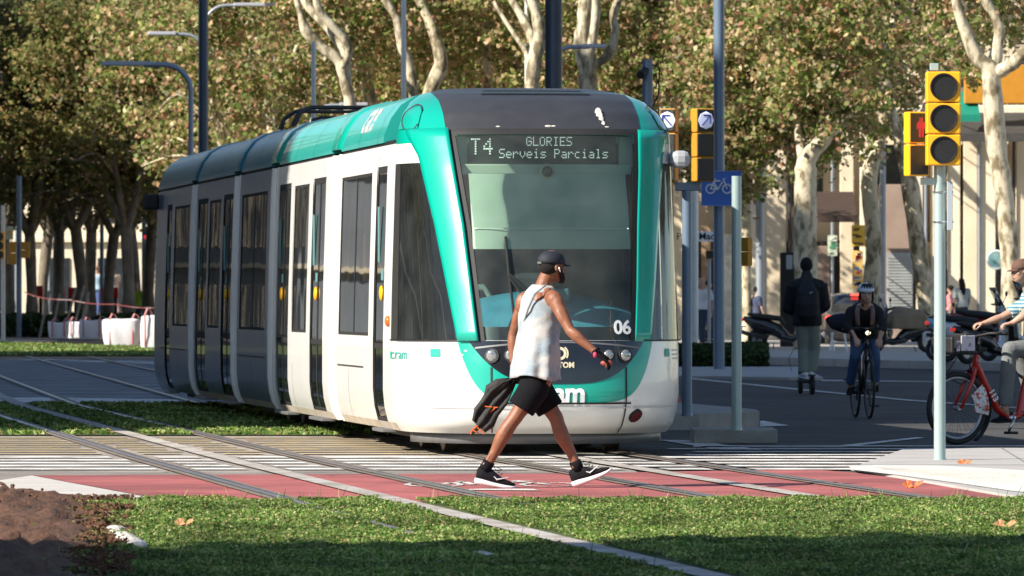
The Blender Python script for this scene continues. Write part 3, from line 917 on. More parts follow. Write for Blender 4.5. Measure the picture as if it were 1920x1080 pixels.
# dashboard
g = G(); rows = []
for i in range(9):
    a = i / 8
    rows.append([(x, .62 + .75 * a * 1.0 + .30 * (abs(x) / .95) ** 2, 1.02 + .42 * sin(a * pi / 2) * (1 - .55 * (abs(x) / .95) ** 2)) for x in [(-.95 + 1.9 * j / 24) for j in range(25)]])
g.grid(rows); part(g, 'dashboard', mat('dash', (.06, .26, .38), .35, var=.15), tram, smooth=True)
g = G(); g.box((.05, 1.05, 1.40), (.34, .2, .12)); part(g, 'dash_screen', mat('dash_screen', (.08, .17, .22), .3), tram, bevel=.02)
# roller blind behind the glass
bl = mat('blind', (.44, .50, .43), .85, var=.06, vscale=3, bump=.1, bscale=4)
g = G(); rows = []
for i in range(13):
    z = 1.80 + (2.46 - 1.80) * i / 12
    rows.append([(x, _i(z, PY) + .13 + .012 * sin(x * 9 + z * 2) * (1 if i < 8 else .2), z) for x in [(-.70 + 1.38 * j / 40) for j in range(41)]])
g.grid(rows); part(g, 'roller_blind', bl, tram, smooth=True)
g = G(); g.grid([[(x, _i(z, PY) + .108, z) for x in (-.69, .67)] for z in (1.975, 1.985)]); part(g, 'blind_seam', mat('seam_light', (.6, .66, .6), .8), tram)
g = G(); g.box((0, .95, 2.50), (1.5, .12, .09)); g.box((.73, 1.12, 2.66), (.12, .08, .27)); g.box((-.73, 1.12, 2.66), (.12, .08, .27)); g.box((0, 1.16, 2.80), (1.5, .08, .04)); part(g, 'blind_housing', mat('housing', (.50, .55, .46), .7, var=.03), tram, bevel=.01)
g = G(); g.box((-.02, 1.03, 2.665), (1.30, .05, .255)); dp = part(g, 'destination_display', mat('display', (.012, .018, .015), .35), tram)
FONT = {'T': ['11111', '00100', '00100', '00100', '00100', '00100', '00100'], '4': ['00010', '00110', '01010', '10010', '11111', '00010', '00010'],
 'G': ['01110', '10001', '10000', '10111', '10001', '10001', '01110'], 'L': ['10000'] * 6 + ['11111'], 'O': ['01110'] + ['10001'] * 5 + ['01110'],
 'R': ['11110', '10001', '10001', '11110', '10100', '10010', '10001'], 'I': ['01110'] + ['00100'] * 5 + ['01110'], 'E': ['11111', '10000', '10000', '11110', '10000', '10000', '11111'],
 'S': ['01111', '10000', '10000', '01110', '00001', '00001', '11110'], 'P': ['11110', '10001', '10001', '11110', '10000', '10000', '10000'],
 'e': ['00000', '00000', '01110', '10001', '11111', '10000', '01110'], 'r': ['00000', '00000', '10110', '11001', '10000', '10000', '10000'],
 'v': ['00000', '00000', '10001', '10001', '10001', '01010', '00100'], 'i': ['00100', '00000', '01100', '00100', '00100', '00100', '01110'],
 's': ['00000', '00000', '01111', '10000', '01110', '00001', '11110'], 'a': ['00000', '00000', '01110', '00001', '01111', '10001', '01111'],
 'c': ['00000', '00000', '01110', '10000', '10000', '10000', '01110'], 'l': ['01100', '00100', '00100', '00100', '00100', '00100', '01110'], ' ': ['00000'] * 7}
g = G()
def dots(s, x0, ztop, pit, r, sx=1.0):
    for k, ch in enumerate(s):
        for rr, row in enumerate(FONT[ch]):
            for cc, b in enumerate(row):
                if b == '1':
                    x = x0 + (k * 6 + cc) * pit * sx; z = ztop - rr * pit
                    g.add([(x - r, .998, z - r), (x + r, .998, z - r), (x + r, .998, z + r), (x - r, .998, z + r)], [(0, 1, 2, 3)])
dots('T', -.645, 2.765, .021, .0070, .8); dots('4', -.535, 2.765, .021, .0070, .8)
dots('GLORIES', -.16, 2.782, .0115, .0040, .86)
dots('Serveis Parcials', -.40, 2.676, .0118, .0042, .86)
part(g, 'display_text', mat('led_white', (.55, .6, .56), .5, emis=(.9, 1, .95), es=.35), dp)
g = G(); c = S(0.0, 2.53, -.12); g.ell((c.x - .01, c.y, 2.475), (.075, .05, .075), 20, 10); dm = part(g, 'dome_ring', mat('dome_ring', (.5, .5, .36), .5), tram, smooth=True)
g = G(); g.ell((c.x - .01, c.y - .035, 2.478), (.05, .04, .05), 20, 10); part(g, 'dome_lens', M['panel_black'], dm, smooth=True)
# wiper
g = G(); a = S(-.16, 1.05, .05); b_ = S(-.32, 1.72, .03)
g.tube([a, S(-.12, 1.3, .06), S(-.32, 1.56, .05)], .014, 6); g.tube([S(-.18, 1.05, .05), S(-.2, 1.3, .06), S(-.33, 1.55, .05)], .010, 6)
g.tube([S(-.34, 1.9, .02), S(-.325, 1.56, .03), S(-.30, 1.18, .02)], .012, 6)
part(g, 'wiper', M['black'], tram)
# driver's seat and door rail visible through the cab window
g = G()
g.tube([(-.85, 1.75, 1.1), (-.85, 1.75, 1.38), (-.78, 1.75, 1.47), (-.45, 1.75, 1.47), (-.38, 1.75, 1.38), (-.38, 1.75, 1.1)], .03, 8)
part(g, 'seat_rail', mat('rail_green', (.25, .36, .34), .4), tram, smooth=True)
g = G(); g.box((0, 2.05, 1.15), (.5, .14, .9)); g.box((0, 1.8, .85), (.5, .5, .14)); part(g, 'driver_seat', mat('seat_dark', (.03, .04, .05), .8), tram, bevel=.05)
g = G(); g.box((-.1, 1.15, 1.9), (.02, .02, 1.6)); 
# grab poles, seats
for y in (4.0, 5.2, 8.3, 9.6, 10.6, 12.2, 14.6, 16.2, 18.5, 20.0, 21.7, 24.8):
    g = G(); g.cyl((-.55, y, .45), (-.55, y, 2.7), .02, n=8); g.cyl((.55, y + .3, .45), (.55, y + .3, 2.7), .02, n=8)
    part(g, 'grab_pole', M['signal_yellow'], tram, smooth=50)
for y in (4.6, 9.0, 11.4, 15.3, 19.2, 23.8):
    for s in (-.95, .95):
        g = G(); g.box((s * .88, y, .95), (.45, .45, .08)); g.box((s * .88, y + .25, 1.25), (.45, .08, .6)); part(g, 'passenger_seat', mat('seat_blue', (.03, .10, .14), .8), tram, bevel=.04)
# ---------------------------------------------------------------- vegetation
leafA = leaf_mat('plane_leaf', [(0, (.10, .16, .03)), (.3, (.21, .27, .07)), (.52, (.38, .36, .13)), (.70, (.56, .42, .24)), (.86, (.42, .20, .11)), (1, (.74, .66, .42))], .48)
leafB = leaf_mat('plane_leaf_shade', [(0, (.10, .15, .035)), (.4, (.20, .22, .07)), (.75, (.33, .26, .11)), (1, (.48, .30, .14))], .5)  # darker copy of the leaf colours with the left row's shade mixed in
turfM = leaf_mat('clover_leaf', [(0, (.045, .10, .016)), (.4, (.11, .20, .035)), (.74, (.23, .34, .08)), (.9, (.46, .45, .20)), (1, (.40, .27, .12))], .35, .5)
hedgeM = leaf_mat('hedge_leaf', [(0, (.015, .035, .01)), (.5, (.035, .065, .018)), (1, (.07, .10, .03))], .25)
RNG = np.random.default_rng(7)

def leaves_at(C, size, rng, up=0.0):
    """one folded kite-shaped leaf at every centre"""
    n = len(C)
    a = rng.normal(size=(n, 3)); a[:, 2] += up; a /= np.linalg.norm(a, axis=1)[:, None]
    b = rng.normal(size=(n, 3)); b -= a * (a * b).sum(1)[:, None]; b /= np.linalg.norm(b, axis=1)[:, None]
    c = np.cross(a, b); s = size * rng.uniform(.6, 1.25, n)[:, None]
    v = np.empty((n, 4, 3))
    v[:, 0] = C - b * s * .55; v[:, 1] = C + c * s * .48 + a * s * .16; v[:, 2] = C + b * s * .6; v[:, 3] = C - c * s * .48 + a * s * .16
    return v.reshape(-1, 3), np.arange(n * 4).reshape(-1, 4)

def crown_points(center, rad, nblob, per, br, rng, keep=None):
    """leaf clumps spread through an ellipsoid"""
    P = []; k = 0; tries = 0
    while k < nblob and tries < nblob * 12:
        tries += 1
        d = rng.normal(size=3); d /= np.linalg.norm(d); r = rng.uniform(.15, 1) ** .45
        c = np.array(center) + d * r * np.array(rad)
        if keep is not None and not keep(c, rng): continue
        k += 1
        m = int(per * 1.35 * rng.uniform(.4, 1.6)); bb = br * rng.uniform(.4, 1.1)
        q = rng.normal(size=(m, 3)) * bb * np.array([1, 1, .7]) * .6
        P.append(c + q)
    return np.concatenate(P)

def px_of(c): return 960 + c[0] * F / c[1], HY - (c[2] - HC) * F / c[1]

def tree(label, base, limbs, crown, group=None, leafm=None, barkm=None, name='plane_tree', seed=0, keep=None, lsize=.135):
    """limbs: polylines [(x,y,z,r)...] in world space, the first is the trunk; crown: list of (centre, radii, blobs, per, blob radius)"""
    t = thing(name, label, 'tree', base, 0, group)
    g = G()
    for L_ in limbs:
        pts = [Vector(p[:3]) for p in L_]; rr = [p[3] for p in L_]
        # smooth the polyline and roughen the radius a little
        q = []; qr = []
        rnd = random.Random(seed + len(g.v))
        for i in range(len(pts) - 1):
            p0 = pts[max(i - 1, 0)]; p1 = pts[i]; p2 = pts[i + 1]; p3 = pts[min(i + 2, len(pts) - 1)]
            for k in range(4):
                u = k / 4
                q.append(.5 * ((2 * p1) + (p2 - p0) * u + (2 * p0 - 5 * p1 + 4 * p2 - p3) * u * u + (3 * p1 - p0 - 3 * p2 + p3) * u ** 3))
                qr.append((rr[i] * (1 - u) + rr[i + 1] * u) * rnd.uniform(.93, 1.1))
        q.append(pts[-1]); qr.append(rr[-1])
        g.tube(q, qr, 10)
    part(g, 'trunk', barkm or M['bark'], t, smooth=True, world=True)
    rng = np.random.default_rng(seed + 11)
    C = np.concatenate([crown_points(c, r, nb, per, br, rng, keep) for c, r, nb, per, br in crown]) - np.array(base)
    v, f = leaves_at(C, lsize, rng)
    o = np_obj('crown', v, f, leafm or leafA); o.parent = t
    return t

def pxl(pts, Y):   # photo pixels + px radius + optional depth step -> limb
    out = []
    for p in pts:
        d = p[3] if len(p) > 3 else 0
        w = wp(p[0], p[1], Y + d); out.append((w.x, w.y, w.z, p[2] * Y / F))
    return out

def keep_mid(c, rng):
    x, y = px_of(c)
    return y < 330
def keep_right(c, rng):
    x, y = px_of(c)
    lim = float(np.interp(x, [1180, 1290, 1340, 1470, 1500, 1560, 1640, 1690, 1760, 1830, 2000], [330, 360, 400, 385, 330, 310, 330, 300, 230, 100, 60]))
    if y > lim: return rng.random() < .02
    if x > 1700: return rng.random() < .45
    if x > 1560: return rng.random() < .7
    return True

def mk(label, Y, limbs, crown, seed, keep, leafm=None, zoff=0.0, lsize=.135):
    L_ = [pxl(l, Y) for l in limbs]
    b = L_[0][0]
    L_[0] = [(b[0], b[1], zoff, b[3] * 1.25)] + L_[0] if b[2] > zoff + .2 else L_[0]
    return tree(label, (b[0], Y, zoff), L_, [((wp(cx, cy, Y + dY)), (rx, ry, rz), nb, per, br) for cx, cy, dY, rx, ry, rz, nb, per, br in crown],
                'plane trees along the avenue', leafm, seed=seed, keep=keep, lsize=lsize)

mk('pale plane tree with thick limbs leaning left above the tram roof', 168, [
    [(668, 470, 14), (660, 300, 13), (657, 200, 12), (644, 144, 9), (633, 112, 10), (602, 88, 10), (575, 60, 11), (564, 28, 6), (553, -10, 5)],
    [(652, 170, 9), (645, 100, 9, .4), (615, 53, 8, .6), (575, 10, 7, .8), (560, -30, 5, 1)],
    [(640, 130, 7), (655, 90, 8, -.4), (625, 50, 8, -.5), (598, 20, 8, -.5), (590, -30, 6, -.5)]],
   [(560, -60, 6, 3.8, 2.6, 3.6, 190, 60, .55)], 1, keep_mid)
mk('plane tree with a knotty grey trunk forked right behind the folded pantograph', 176, [
    [(712, 470, 13), (700, 230, 12), (688, 160, 13), (672, 110, 14), (660, 70, 15), (650, 30, 13), (636, -5, 9), (630, -60, 7)],
    [(676, 120, 6), (688, 92, 6), (709, 44, 5), (722, 0, 5), (728, -60, 4)]],
   [(760, -90, 5, 4.4, 3, 4.2, 200, 60, .55)], 2, keep_mid)
mk('slim cream plane tree stem bending over the teal roof of the tram', 170, [
    [(785, 470, 11), (780, 260, 10), (775, 170, 9), (764, 112, 9), (753, 85, 9), (744, 35, 8), (722, -2, 7), (700, -60, 6)]],
   [(700, -100, 4, 3, 2.4, 3, 90, 60, .55)], 3, keep_mid)
mk('plane tree with a wavy mottled trunk left of the black roof panel', 172, [
    [(800, 470, 14), (800, 230, 14), (808, 168, 14), (822, 138, 14), (827, 115, 13), (820, 82, 11), (806, 40, 10), (787, -2, 9), (780, -60, 7)]],
   [(830, -110, 5, 4.2, 2.6, 4, 190, 60, .55)], 4, keep_mid)
mk('thin straight plane tree stem above the middle of the tram', 178, [
    [(918, 470, 9), (915, 250, 8), (913, 140, 8), (912, 100, 8), (910, 50, 7), (905, -2, 7), (903, -60, 6)]],
   [(915, -110, 4, 3.6, 2.6, 4, 150, 60, .55)], 5, keep_mid)
mk('plane tree forked in a Y beside the thick grey mast above the tram', 166, [
    [(995, 470, 14), (993, 240, 13), (997, 165, 13), (1003, 110, 14), (1013, 66, 12), (1004, 20, 10), (996, -5, 9), (990, -60, 7)],
    [(1005, 105, 9), (1000, 77, 9, .3), (980, 33, 8, .5), (958, -4, 7, .6), (940, -50, 5, .6)],
    [(992, 120, 5), (983, 93, 5, .8), (950, 43, 4, 1), (925, 3, 4, 1.2)]],
   [(1040, -100, 5, 3.8, 2.6, 3.8, 160, 60, .55)], 6, keep_mid)
mk('stout plane tree with three upturned limbs right of the grey mast', 164, [
    [(1105, 470, 18), (1104, 240, 17), (1102, 165, 17), (1100, 113, 19), (1090, 82, 15), (1094, 45, 13), (1097, 18, 14), (1100, -40, 10)],
    [(1104, 118, 10), (1110, 83, 9, -.3), (1117, 30, 8, -.4), (1117, -30, 7, -.5)],
    [(1108, 128, 9), (1124, 117, 8), (1144, 98, 11), (1154, 60, 8), (1150, 30, 8), (1161, -5, 8), (1168, -50, 6)]],
   [(1180, -60, 5, 3.6, 2.6, 3.4, 170, 60, .55), (1215, 160, 7, 1.7, 1.5, 2.6, 70, 62, .5)], 7, keep_mid)
mk('broad cream plane tree trunk behind the rider on the electric scooter', 160, [
    [(1513, 656, 25), (1512, 560, 22), (1510, 420, 21), (1511, 330, 21), (1515, 296, 18), (1549, 258, 12), (1587, 222, 9), (1628, 198, 8), (1665, 150, 6)],
    [(1520, 300, 11), (1546, 250, 9, .4), (1547, 185, 8, .5), (1547, 70, 6, .4), (1545, -20, 6, .2)],
    [(1505, 300, 9), (1495, 240, 7, 1), (1480, 90, 7, 1), (1462, -20, 6, 1)]],
   [(1440, 130, 3, 2.6, 2.8, 3.4, 250, 62, .55), (1560, 90, -.5, 2.3, 2.0, 2.2, 110, 58, .48), (1350, 250, 5, 1.4, 2, 2.0, 70, 58, .48)], 8, keep_right, zoff=.15)
mk('plane tree with a swollen bend in its trunk left of the leaning one', 168, [
    [(1627, 652, 18), (1632, 560, 16), (1638, 463, 15), (1632, 380, 15), (1631, 325, 16), (1652, 262, 9), (1655, 185, 9), (1648, 140, 7), (1640, 60, 6), (1650, -20, 5)],
    [(1634, 330, 8), (1620, 300, 7, .3), (1612, 310, 5, .5)]],
   [(1640, 60, 3, 2.3, 2.4, 2.8, 120, 58, .48), (1600, 200, -.5, 1.3, 1.4, 1.4, 26, 50, .4)], 9, keep_right, zoff=.15)
mk('plane tree whose smooth trunk leans to the left between shutter and signal pole', 165, [
    [(1743, 652, 17), (1736, 560, 16), (1721, 463, 16), (1707, 352, 16), (1686, 262, 11), (1668, 190, 9), (1662, 100, 7), (1690, -20, 6)],
    [(1700, 300, 7), (1735, 200, 6, 1), (1745, 60, 5, 1), (1740, -20, 5, 1)]],
   [(1730, 30, 3, 2.4, 2.4, 2.2, 100, 58, .48)], 10, keep_right, zoff=.15)
mk('plane tree with a fork of three limbs above the orange banner', 150, [
    [(1893, 664, 20), (1896, 560, 19), (1892, 463, 17), (1882, 360, 18), (1869, 278, 18), (1860, 165, 19), (1856, 130, 18), (1832, 107, 14), (1804, 42, 10), (1788, -20, 9)],
    [(1862, 140, 14), (1869, 93, 12, .3), (1872, 46, 10, .4), (1846, -5, 9, .4), (1840, -50, 7, .4)],
    [(1872, 135, 13), (1894, 123, 13, -.3), (1920, 100, 12, -.5), (1960, 60, 10, -.6)]],
   [(1850, -60, 2, 2.4, 2.0, 1.6, 80, 58, .45), (1800, 100, 4, .9, .9, .8, 9, 40, .35)], 11, None, zoff=.15)
mk('slender shaded plane tree behind the grey post with the yellow signal back', 172, [
    [(1401, 656, 11), (1400, 560, 9), (1399, 430, 9), (1397, 330, 9), (1404, 240, 8), (1395, 100, 7), (1400, -20, 6)]],
   [(1340, 60, 5, 2.6, 2.4, 3.4, 130, 60, .55)], 12, keep_right, zoff=.15)
mk('brown plane tree trunk just right of the tram front', 176, [
    [(1290, 650, 9), (1289, 560, 9), (1287, 430, 9), (1286, 330, 9), (1280, 240, 8), (1275, 100, 7), (1270, -20, 6)]],
   [(1250, 20, 6, 2.8, 2.4, 3.8, 130, 60, .55)], 13, keep_mid, zoff=.15)

# rows behind: one generic tree copied, crowns filling the avenue
def generic(label, seed, leafm, H=13.0, group=None, dense=1.0, R=4.6, z0=3.6, barkm=None, lsize=.155):
    rnd = random.Random(seed); limbs = []
    tr = [(0, 0, 0, .26), (rnd.uniform(-.1, .1), 0, 1.5, .20), (rnd.uniform(-.2, .2), .1, z0, .20)]
    limbs.append(tr); t = tr[-1]
    for i in range(5):
        a = i * 1.256 + rnd.uniform(-.3, .3)
        limbs.append([(t[0], t[1], t[2] - .3, .14), (t[0] + .8 * cos(a), t[1] + .8 * sin(a), t[2] + 1.2, .11), (t[0] + 1.4 * cos(a), t[1] + 1.4 * sin(a), t[2] + 3, .08), (t[0] + 2.2 * cos(a + .3), t[1] + 2.2 * sin(a + .3), t[2] + 5.5, .05)])
    for i in range(26):
        a = rnd.uniform(0, 6.28); r1 = rnd.uniform(.4, 1.6); zz = z0 + rnd.uniform(.8, 5); b = a + rnd.uniform(-.8, .8); r2 = r1 + rnd.uniform(1.2, 2.6)
        limbs.append([(r1 * cos(a), r1 * sin(a), zz, .05), ((r1 + r2) / 2 * cos((a + b) / 2), (r1 + r2) / 2 * sin((a + b) / 2), zz + rnd.uniform(-.2, .9), .035), (r2 * cos(b), r2 * sin(b), zz + rnd.uniform(-.4, 1.6), .012)])
    zc = (z0 + H) / 2 + .3
    return tree(label, (0, 0, 0), limbs, [((0, 0, zc), (R, R, (H - z0) / 2), int(215 * dense), 60, .72)], group, leafm, barkm, seed=seed, lsize=lsize)
gA = generic('plane tree of the lit row, a mass of olive and rust leaves behind the tram', 21, leafA, group='trees filling the avenue behind the tram', dense=.95)
gA.location = (-7.6, 192, 0)
lab = 'plane tree of the lit row, a mass of olive and rust leaves behind the tram'
rnd = random.Random(4)
for i, (x, y, s) in enumerate([(-4.6, 200, 1.0), (.4, 194, 1.0), (.8, 206, 1.05), (-7.0, 216, 1.1), (-1.8, 216, 1.1), (2.2, 222, 1.12), (-11.8, 246, 1.15)]):
    dup(gA, (x, y, 0), rnd.uniform(0, 6.28), s * rnd.uniform(.93, 1.06), lab)
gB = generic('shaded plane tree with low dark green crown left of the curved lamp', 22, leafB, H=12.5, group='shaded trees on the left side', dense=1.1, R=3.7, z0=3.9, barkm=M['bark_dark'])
ORD = ['leftmost', 'second', 'third', 'fourth', 'fifth', 'sixth', 'seventh', 'eighth', 'ninth', 'tenth', 'eleventh', 'twelfth', 'thirteenth', 'rightmost']
spots_ = sorted([(14, 262, 1.1), (60, 238, 1.0), (84, 268, 1.1), (108, 250, 1.05), (150, 240, 1.05), (172, 262, 1.1), (206, 244, 1.0), (238, 236, 1.05), (252, 256, 1.1), (282, 250, 1.1), (300, 275, 1.15), (318, 238, 1.05), (345, 246, 1.1), (366, 262, 1.15)])
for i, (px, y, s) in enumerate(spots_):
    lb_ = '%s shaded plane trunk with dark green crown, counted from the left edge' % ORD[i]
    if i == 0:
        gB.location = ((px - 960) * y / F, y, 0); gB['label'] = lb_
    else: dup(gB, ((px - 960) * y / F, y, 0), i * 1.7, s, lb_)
# unseen trees added outside the frame to cast shade and darken reflections
gC = generic('added plane tree out of view that shades the near turf', 23, leafA, H=15, dense=3.4, R=5.0, z0=4.5, group='added shade trees beside the near turf', lsize=.3)
gC.location = (-13.8, 23.4, 0)
for i, (x, y, s) in enumerate([(-20.5, 20.6, 1.05), (-8.2, 25.0, .8), (-13, 15.5, 1.0), (-20, 12, 1.1)]):
    dup(gC, (x, y, 0), i * 2.1, s, 'added plane tree out of view that shades the near turf')
for i, (x, y, s) in enumerate([(-27, 224, 1.1), (-27, 238, 1.2)]):  # added out of view to give the far left shade a ragged edge
    dup(gC, (x, y, 0), i * 1.3 + .2, s, 'added plane tree out of view that breaks up the shade at the far left', 'added shade trees left of the shaded row')
for i, (x, y, s) in enumerate([(-22.5, 73, 1.0), (-23.5, 83, .95), (-23, 94, 1.05), (-24, 105, 1.0), (-25, 117, 1.05), (-26, 129, 1.0), (-27, 141, 1.1)]):  # added out of view for dark side reflections and ragged shadow edges
    dup(gC, (x, y, 0), i * 1.9 + .7, s, 'added plane tree out of view that darkens the tram side reflections', 'added trees in front of the shading block')
for i, (x, y, s) in enumerate([(16, 62, .9), (17.5, 78, 1.0), (19, 94, .95), (21, 110, 1.0), (23, 128, 1.0)]):  # added out of view to darken reflections in the tram's right glass
    dup(gC, (x, y, 0), i * 1.1 + .5, s, 'added plane tree right of the view that darkens the tram front reflections', 'added trees right of the carriageway')

# ---------------------------------------------------------------- turf and low planting
def vnoise(x, y, seed=0, sc=1.0):
    r = np.random.default_rng(seed); v = 0
    for k in range(5):
        a = r.uniform(0, 2 * pi); f_ = sc * r.uniform(.6, 2.6)
        v = v + np.sin((x * cos(a) + y * sin(a)) * f_ + r.uniform(0, 6.28)) * np.cos((x * -sin(a) + y * cos(a)) * f_ * .8 + r.uniform(0, 6.28))
    return v / 5
def turf_sheet(poly, z, name): return poly_sheet(poly, z, name, M['turf'], 'structure')
turf_sheet([(-9, 26), (9, 26), (9, 45.02), (-9, 45.02)], .006, 'near_turf_base')
def scatter(n, xr, yr, mask, size, h, rng, seed, wide=None):
    y = rng.uniform(yr[0], yr[1], n); hw = wide(y) if wide is not None else None
    x = rng.uniform(-1, 1, n) * hw if hw is not None else rng.uniform(xr[0], xr[1], n)
    k = mask(x, y); x = x[k]; y = y[k]
    c = np.clip(.55 + vnoise(x, y, seed, 6) * .9 + vnoise(x, y, seed + 1, 1.7) * .5, .06, 1.5)
    z = rng.uniform(.25, 1, len(x)) ** .6 * h * c + .008
    return np.stack([x, y, z], 1)
x1v = np.vectorize(X1); x2v = np.vectorize(X2)
def near_mask(x, y):
    X = 2.0 + (30 - y) * 0  # unused base
    c1 = np.interp(y, [30, 47.5], [X1(30), X1(47.5)])
    u = x - c1
    w1 = .15 + .05 * vnoise(x, y, 5, 9)
    k = (np.abs(u) > w1)
    k &= ~((np.abs(u + .72) < .05) & (vnoise(x, y, 3, 4) > -.15) & (y > 38))
    k &= ~((np.abs(u - .72) < .05) & (y > 44.3))
    px = 960 + x * F / y; py = HY + HC * F / y
    edge = 215 + (py - 990) * .25 + 60 * vnoise(x, y, 9, 5)
    k &= ~((px < edge) & (RNG.random(len(x)) < .93))
    k &= (y < 45.0 + .12 * vnoise(x, y, 2, 7) - .03) | (RNG.random(len(x)) < .0)
    k &= (y < 44.4 + np.clip((px - 180) / 120, 0, 1) * .7)
    # worn patches
    k &= ~((vnoise(x, y, 12, 2.2) > .36) & (RNG.random(len(x)) < .8))
    return k
C = scatter(540000, None, (32.2, 45.15), near_mask, .02, .045, RNG, 4, wide=lambda y: y * .0790 + .5)
v, f = leaves_at(C, .0165, RNG, up=1.2)
o = np_obj('near_turf', v, f, turfM); o['kind'] = 'stuff'
def _weeds():
    Cw = C[(RNG.random(len(C)) < .003) | ((C[:, 1] > 44.7) & (RNG.random(len(C)) < .008))]
    v, f = blades(Cw, .085, .003, RNG); o = np_obj('near_turf_blades', v, f, turfM); o['kind'] = 'stuff'
def blades(C, h, w, rng):
    n = len(C); a = rng.uniform(0, 2 * pi, n); d = np.stack([np.cos(a), np.sin(a), np.zeros(n)], 1)
    ln = rng.normal(size=(n, 3)) * .35; ln[:, 2] = 1; hh = (h * rng.uniform(.5, 1.3, n))[:, None]
    base = C.copy(); base[:, 2] = .006
    v = np.empty((n, 4, 3)); v[:, 0] = base - d * w; v[:, 1] = base + d * w; v[:, 2] = base + ln * hh + d * w * .4; v[:, 3] = base + ln * hh - d * w * .3
    return v.reshape(-1, 3), np.arange(n * 4).reshape(-1, 4)
_weeds()
def mid_mask(x, y):
    k = np.ones(len(x), bool)
    for fx, lim in ((X1, 0), (X2, 0)):
        ys = [58, 85, 155]; c = np.interp(y, ys, [fx(t) for t in ys]); u = x - c
        for o_, w_ in ((-.72, .10), (.72, .10), (0, .16)): k &= np.abs(u - o_) > w_
    return k
turf_sheet([(-16, 66.6), (1.2, 66.6), (-1.0, 86.6), (-16, 86.6)], .010, 'mid_turf_base')
C = scatter(90000, None, (66.7, 86.5), lambda x, y: mid_mask(x, y) & (x < .6 - (y - 66) * .1), .03, .035, RNG, 14, wide=lambda y: y * .0790 + .2)
v, f = leaves_at(C, .05, RNG, up=1.0); o = np_obj('mid_turf', v, f, turfM); o['kind'] = 'stuff'
v, f = blades(C[::3], .045, .008, RNG); o = np_obj('mid_turf_blades', v, f, turfM); o['kind'] = 'stuff'
turf_sheet([(-40, 157), (-7, 157), (-7, 176), (-12.5, 190), (-40, 203)], .03, 'far_turf_base')
C = scatter(60000, (-17, -7), (157, 203), lambda x, y: (y < 176 + np.clip(-x - 8.0, 0, 30) * 3.4), .05, .045, RNG, 24)
C[:, 2] += .03
v, f = leaves_at(C, .07, RNG, up=1.0); o = np_obj('far_turf', v, f, turfM); o['kind'] = 'stuff'

def hedge(name, label, pts, w, h, n, ls, seed, m=None, cat='hedge'):
    rng = np.random.default_rng(seed); P = []
    for a, b in zip(pts[:-1], pts[1:]):
        a = np.array(a); b = np.array(b); k = int(n / (len(pts) - 1)); t = rng.random(k)[:, None]
        P.append(a + (b - a) * t)
    P = np.concatenate(P); k = len(P)
    hh = h * (.85 + .25 * vnoise(P[:, 0], P[:, 1], seed, 3))
    ang = rng.uniform(0, pi, k); rr = np.sqrt(rng.uniform(.35, 1, k))
    C = np.stack([P[:, 0], P[:, 1] + np.cos(ang) * rr * w / 2, np.sin(ang) ** .6 * rr * hh + .02], 1)
    o0 = C.mean(0); o0[2] = 0
    v, f = leaves_at(C - o0, ls, rng)
    o = np_obj(name, v, f, m or hedgeM); o.location = o0
    return tag(o, label, cat)
a, b = gp(1262, 692), gp(1440, 692)
hedge('hedge', 'low dark green hedge between the blue sign pole and the tram front', [(a.x, a.y + .8), (b.x, b.y + .8)], 2.2, .55, 16000, .09, 31)
hedge('hedge', 'long dark hedge under the shaded trees behind the white bulk bags', [(-18.5, 236), (-14.5, 232), (-9.0, 228)], 3.0, .95, 16000, .14, 32)
hedge('shrub', 'small yellow green shrub patch at the kerb beneath the covered scooter', [(9.1, 142), (10.7, 141.5)], 1.4, .35, 5000, .09, 33, m=leaf_mat('shrub_leaf', [(0, (.12, .15, .03)), (1, (.35, .34, .10))]), cat='shrub')

# soil heap at the near left
g = G(); rows = []
rr_ = random.Random(3)
nx, ny = 60, 70
ys = np.linspace(29.0, 46.2, ny); us = np.linspace(0, 1, nx)
for y in ys:
    row = []
    for u in us:
        x = -4.2 + u * (2.9 + .0)
        px = 960 + x * F / y; py = HY + HC * F / y
        e = max(0.0, min(1.0, (225 - px) / 130))
        top = max(0.0, min(1.0, (45.9 - y) / .8))
        far = .17 * math.exp(-((px + 10) / 80) ** 2 - ((py - 965) / 16) ** 2)
        h = e * top * (.035 + .045 * float(vnoise(np.array(x), np.array(y), 41, 5)) + far * .42 + .045 * rr_.random() ** 2)
        row.append((x, y, -.004 + h * 1.25))
    rows.append(row)
g.grid(rows); struct(g, 'soil_heap', M['soil'], 'stuff', smooth=True)
rng = np.random.default_rng(5)
n = 5000; y = rng.uniform(32.5, 45.3, n); px = rng.uniform(-20, 250, n); x = (px - 960) * y / F
C = np.stack([x, y, np.full(n, .03)], 1)
v, f = leaves_at(C, .035, rng); np_obj('soil_crumbs', v, f, M['soil'])['kind'] = 'stuff'
g = G(); rnd = random.Random(12)
for i in range(1500):
    y = rnd.uniform(33, 45.2); px = rnd.uniform(-30, 235) ** 1.0; x = (px - 960) * y / F
    if rnd.random() > (240 - px) / 200: continue
    r = .012 * rnd.uniform(.6, 1.2) * (2.4 if rnd.random() < .06 else 1)
    z = .03 + .10 * max(0, (150 - px) / 150) * rnd.random() if y > 41 else .03
    g.ell((x, y, z), (r * rnd.uniform(.8, 1.5), r, r * .8), 5, 4)
struct(g, 'soil_clods', M['soil'], 'stuff')
g = G(); rnd = random.Random(6)
for i in range(9):
    t = i / 8; p = gp(212 + 50 * t, 1002 + 32 * t)
    g.ell((p.x + rnd.uniform(-.02, .02), p.y, .03), (.06 * rnd.uniform(.6, 1.2), .07, .025), 7, 5)
struct(g, 'kerb_rubble', M['stone'], 'stuff')

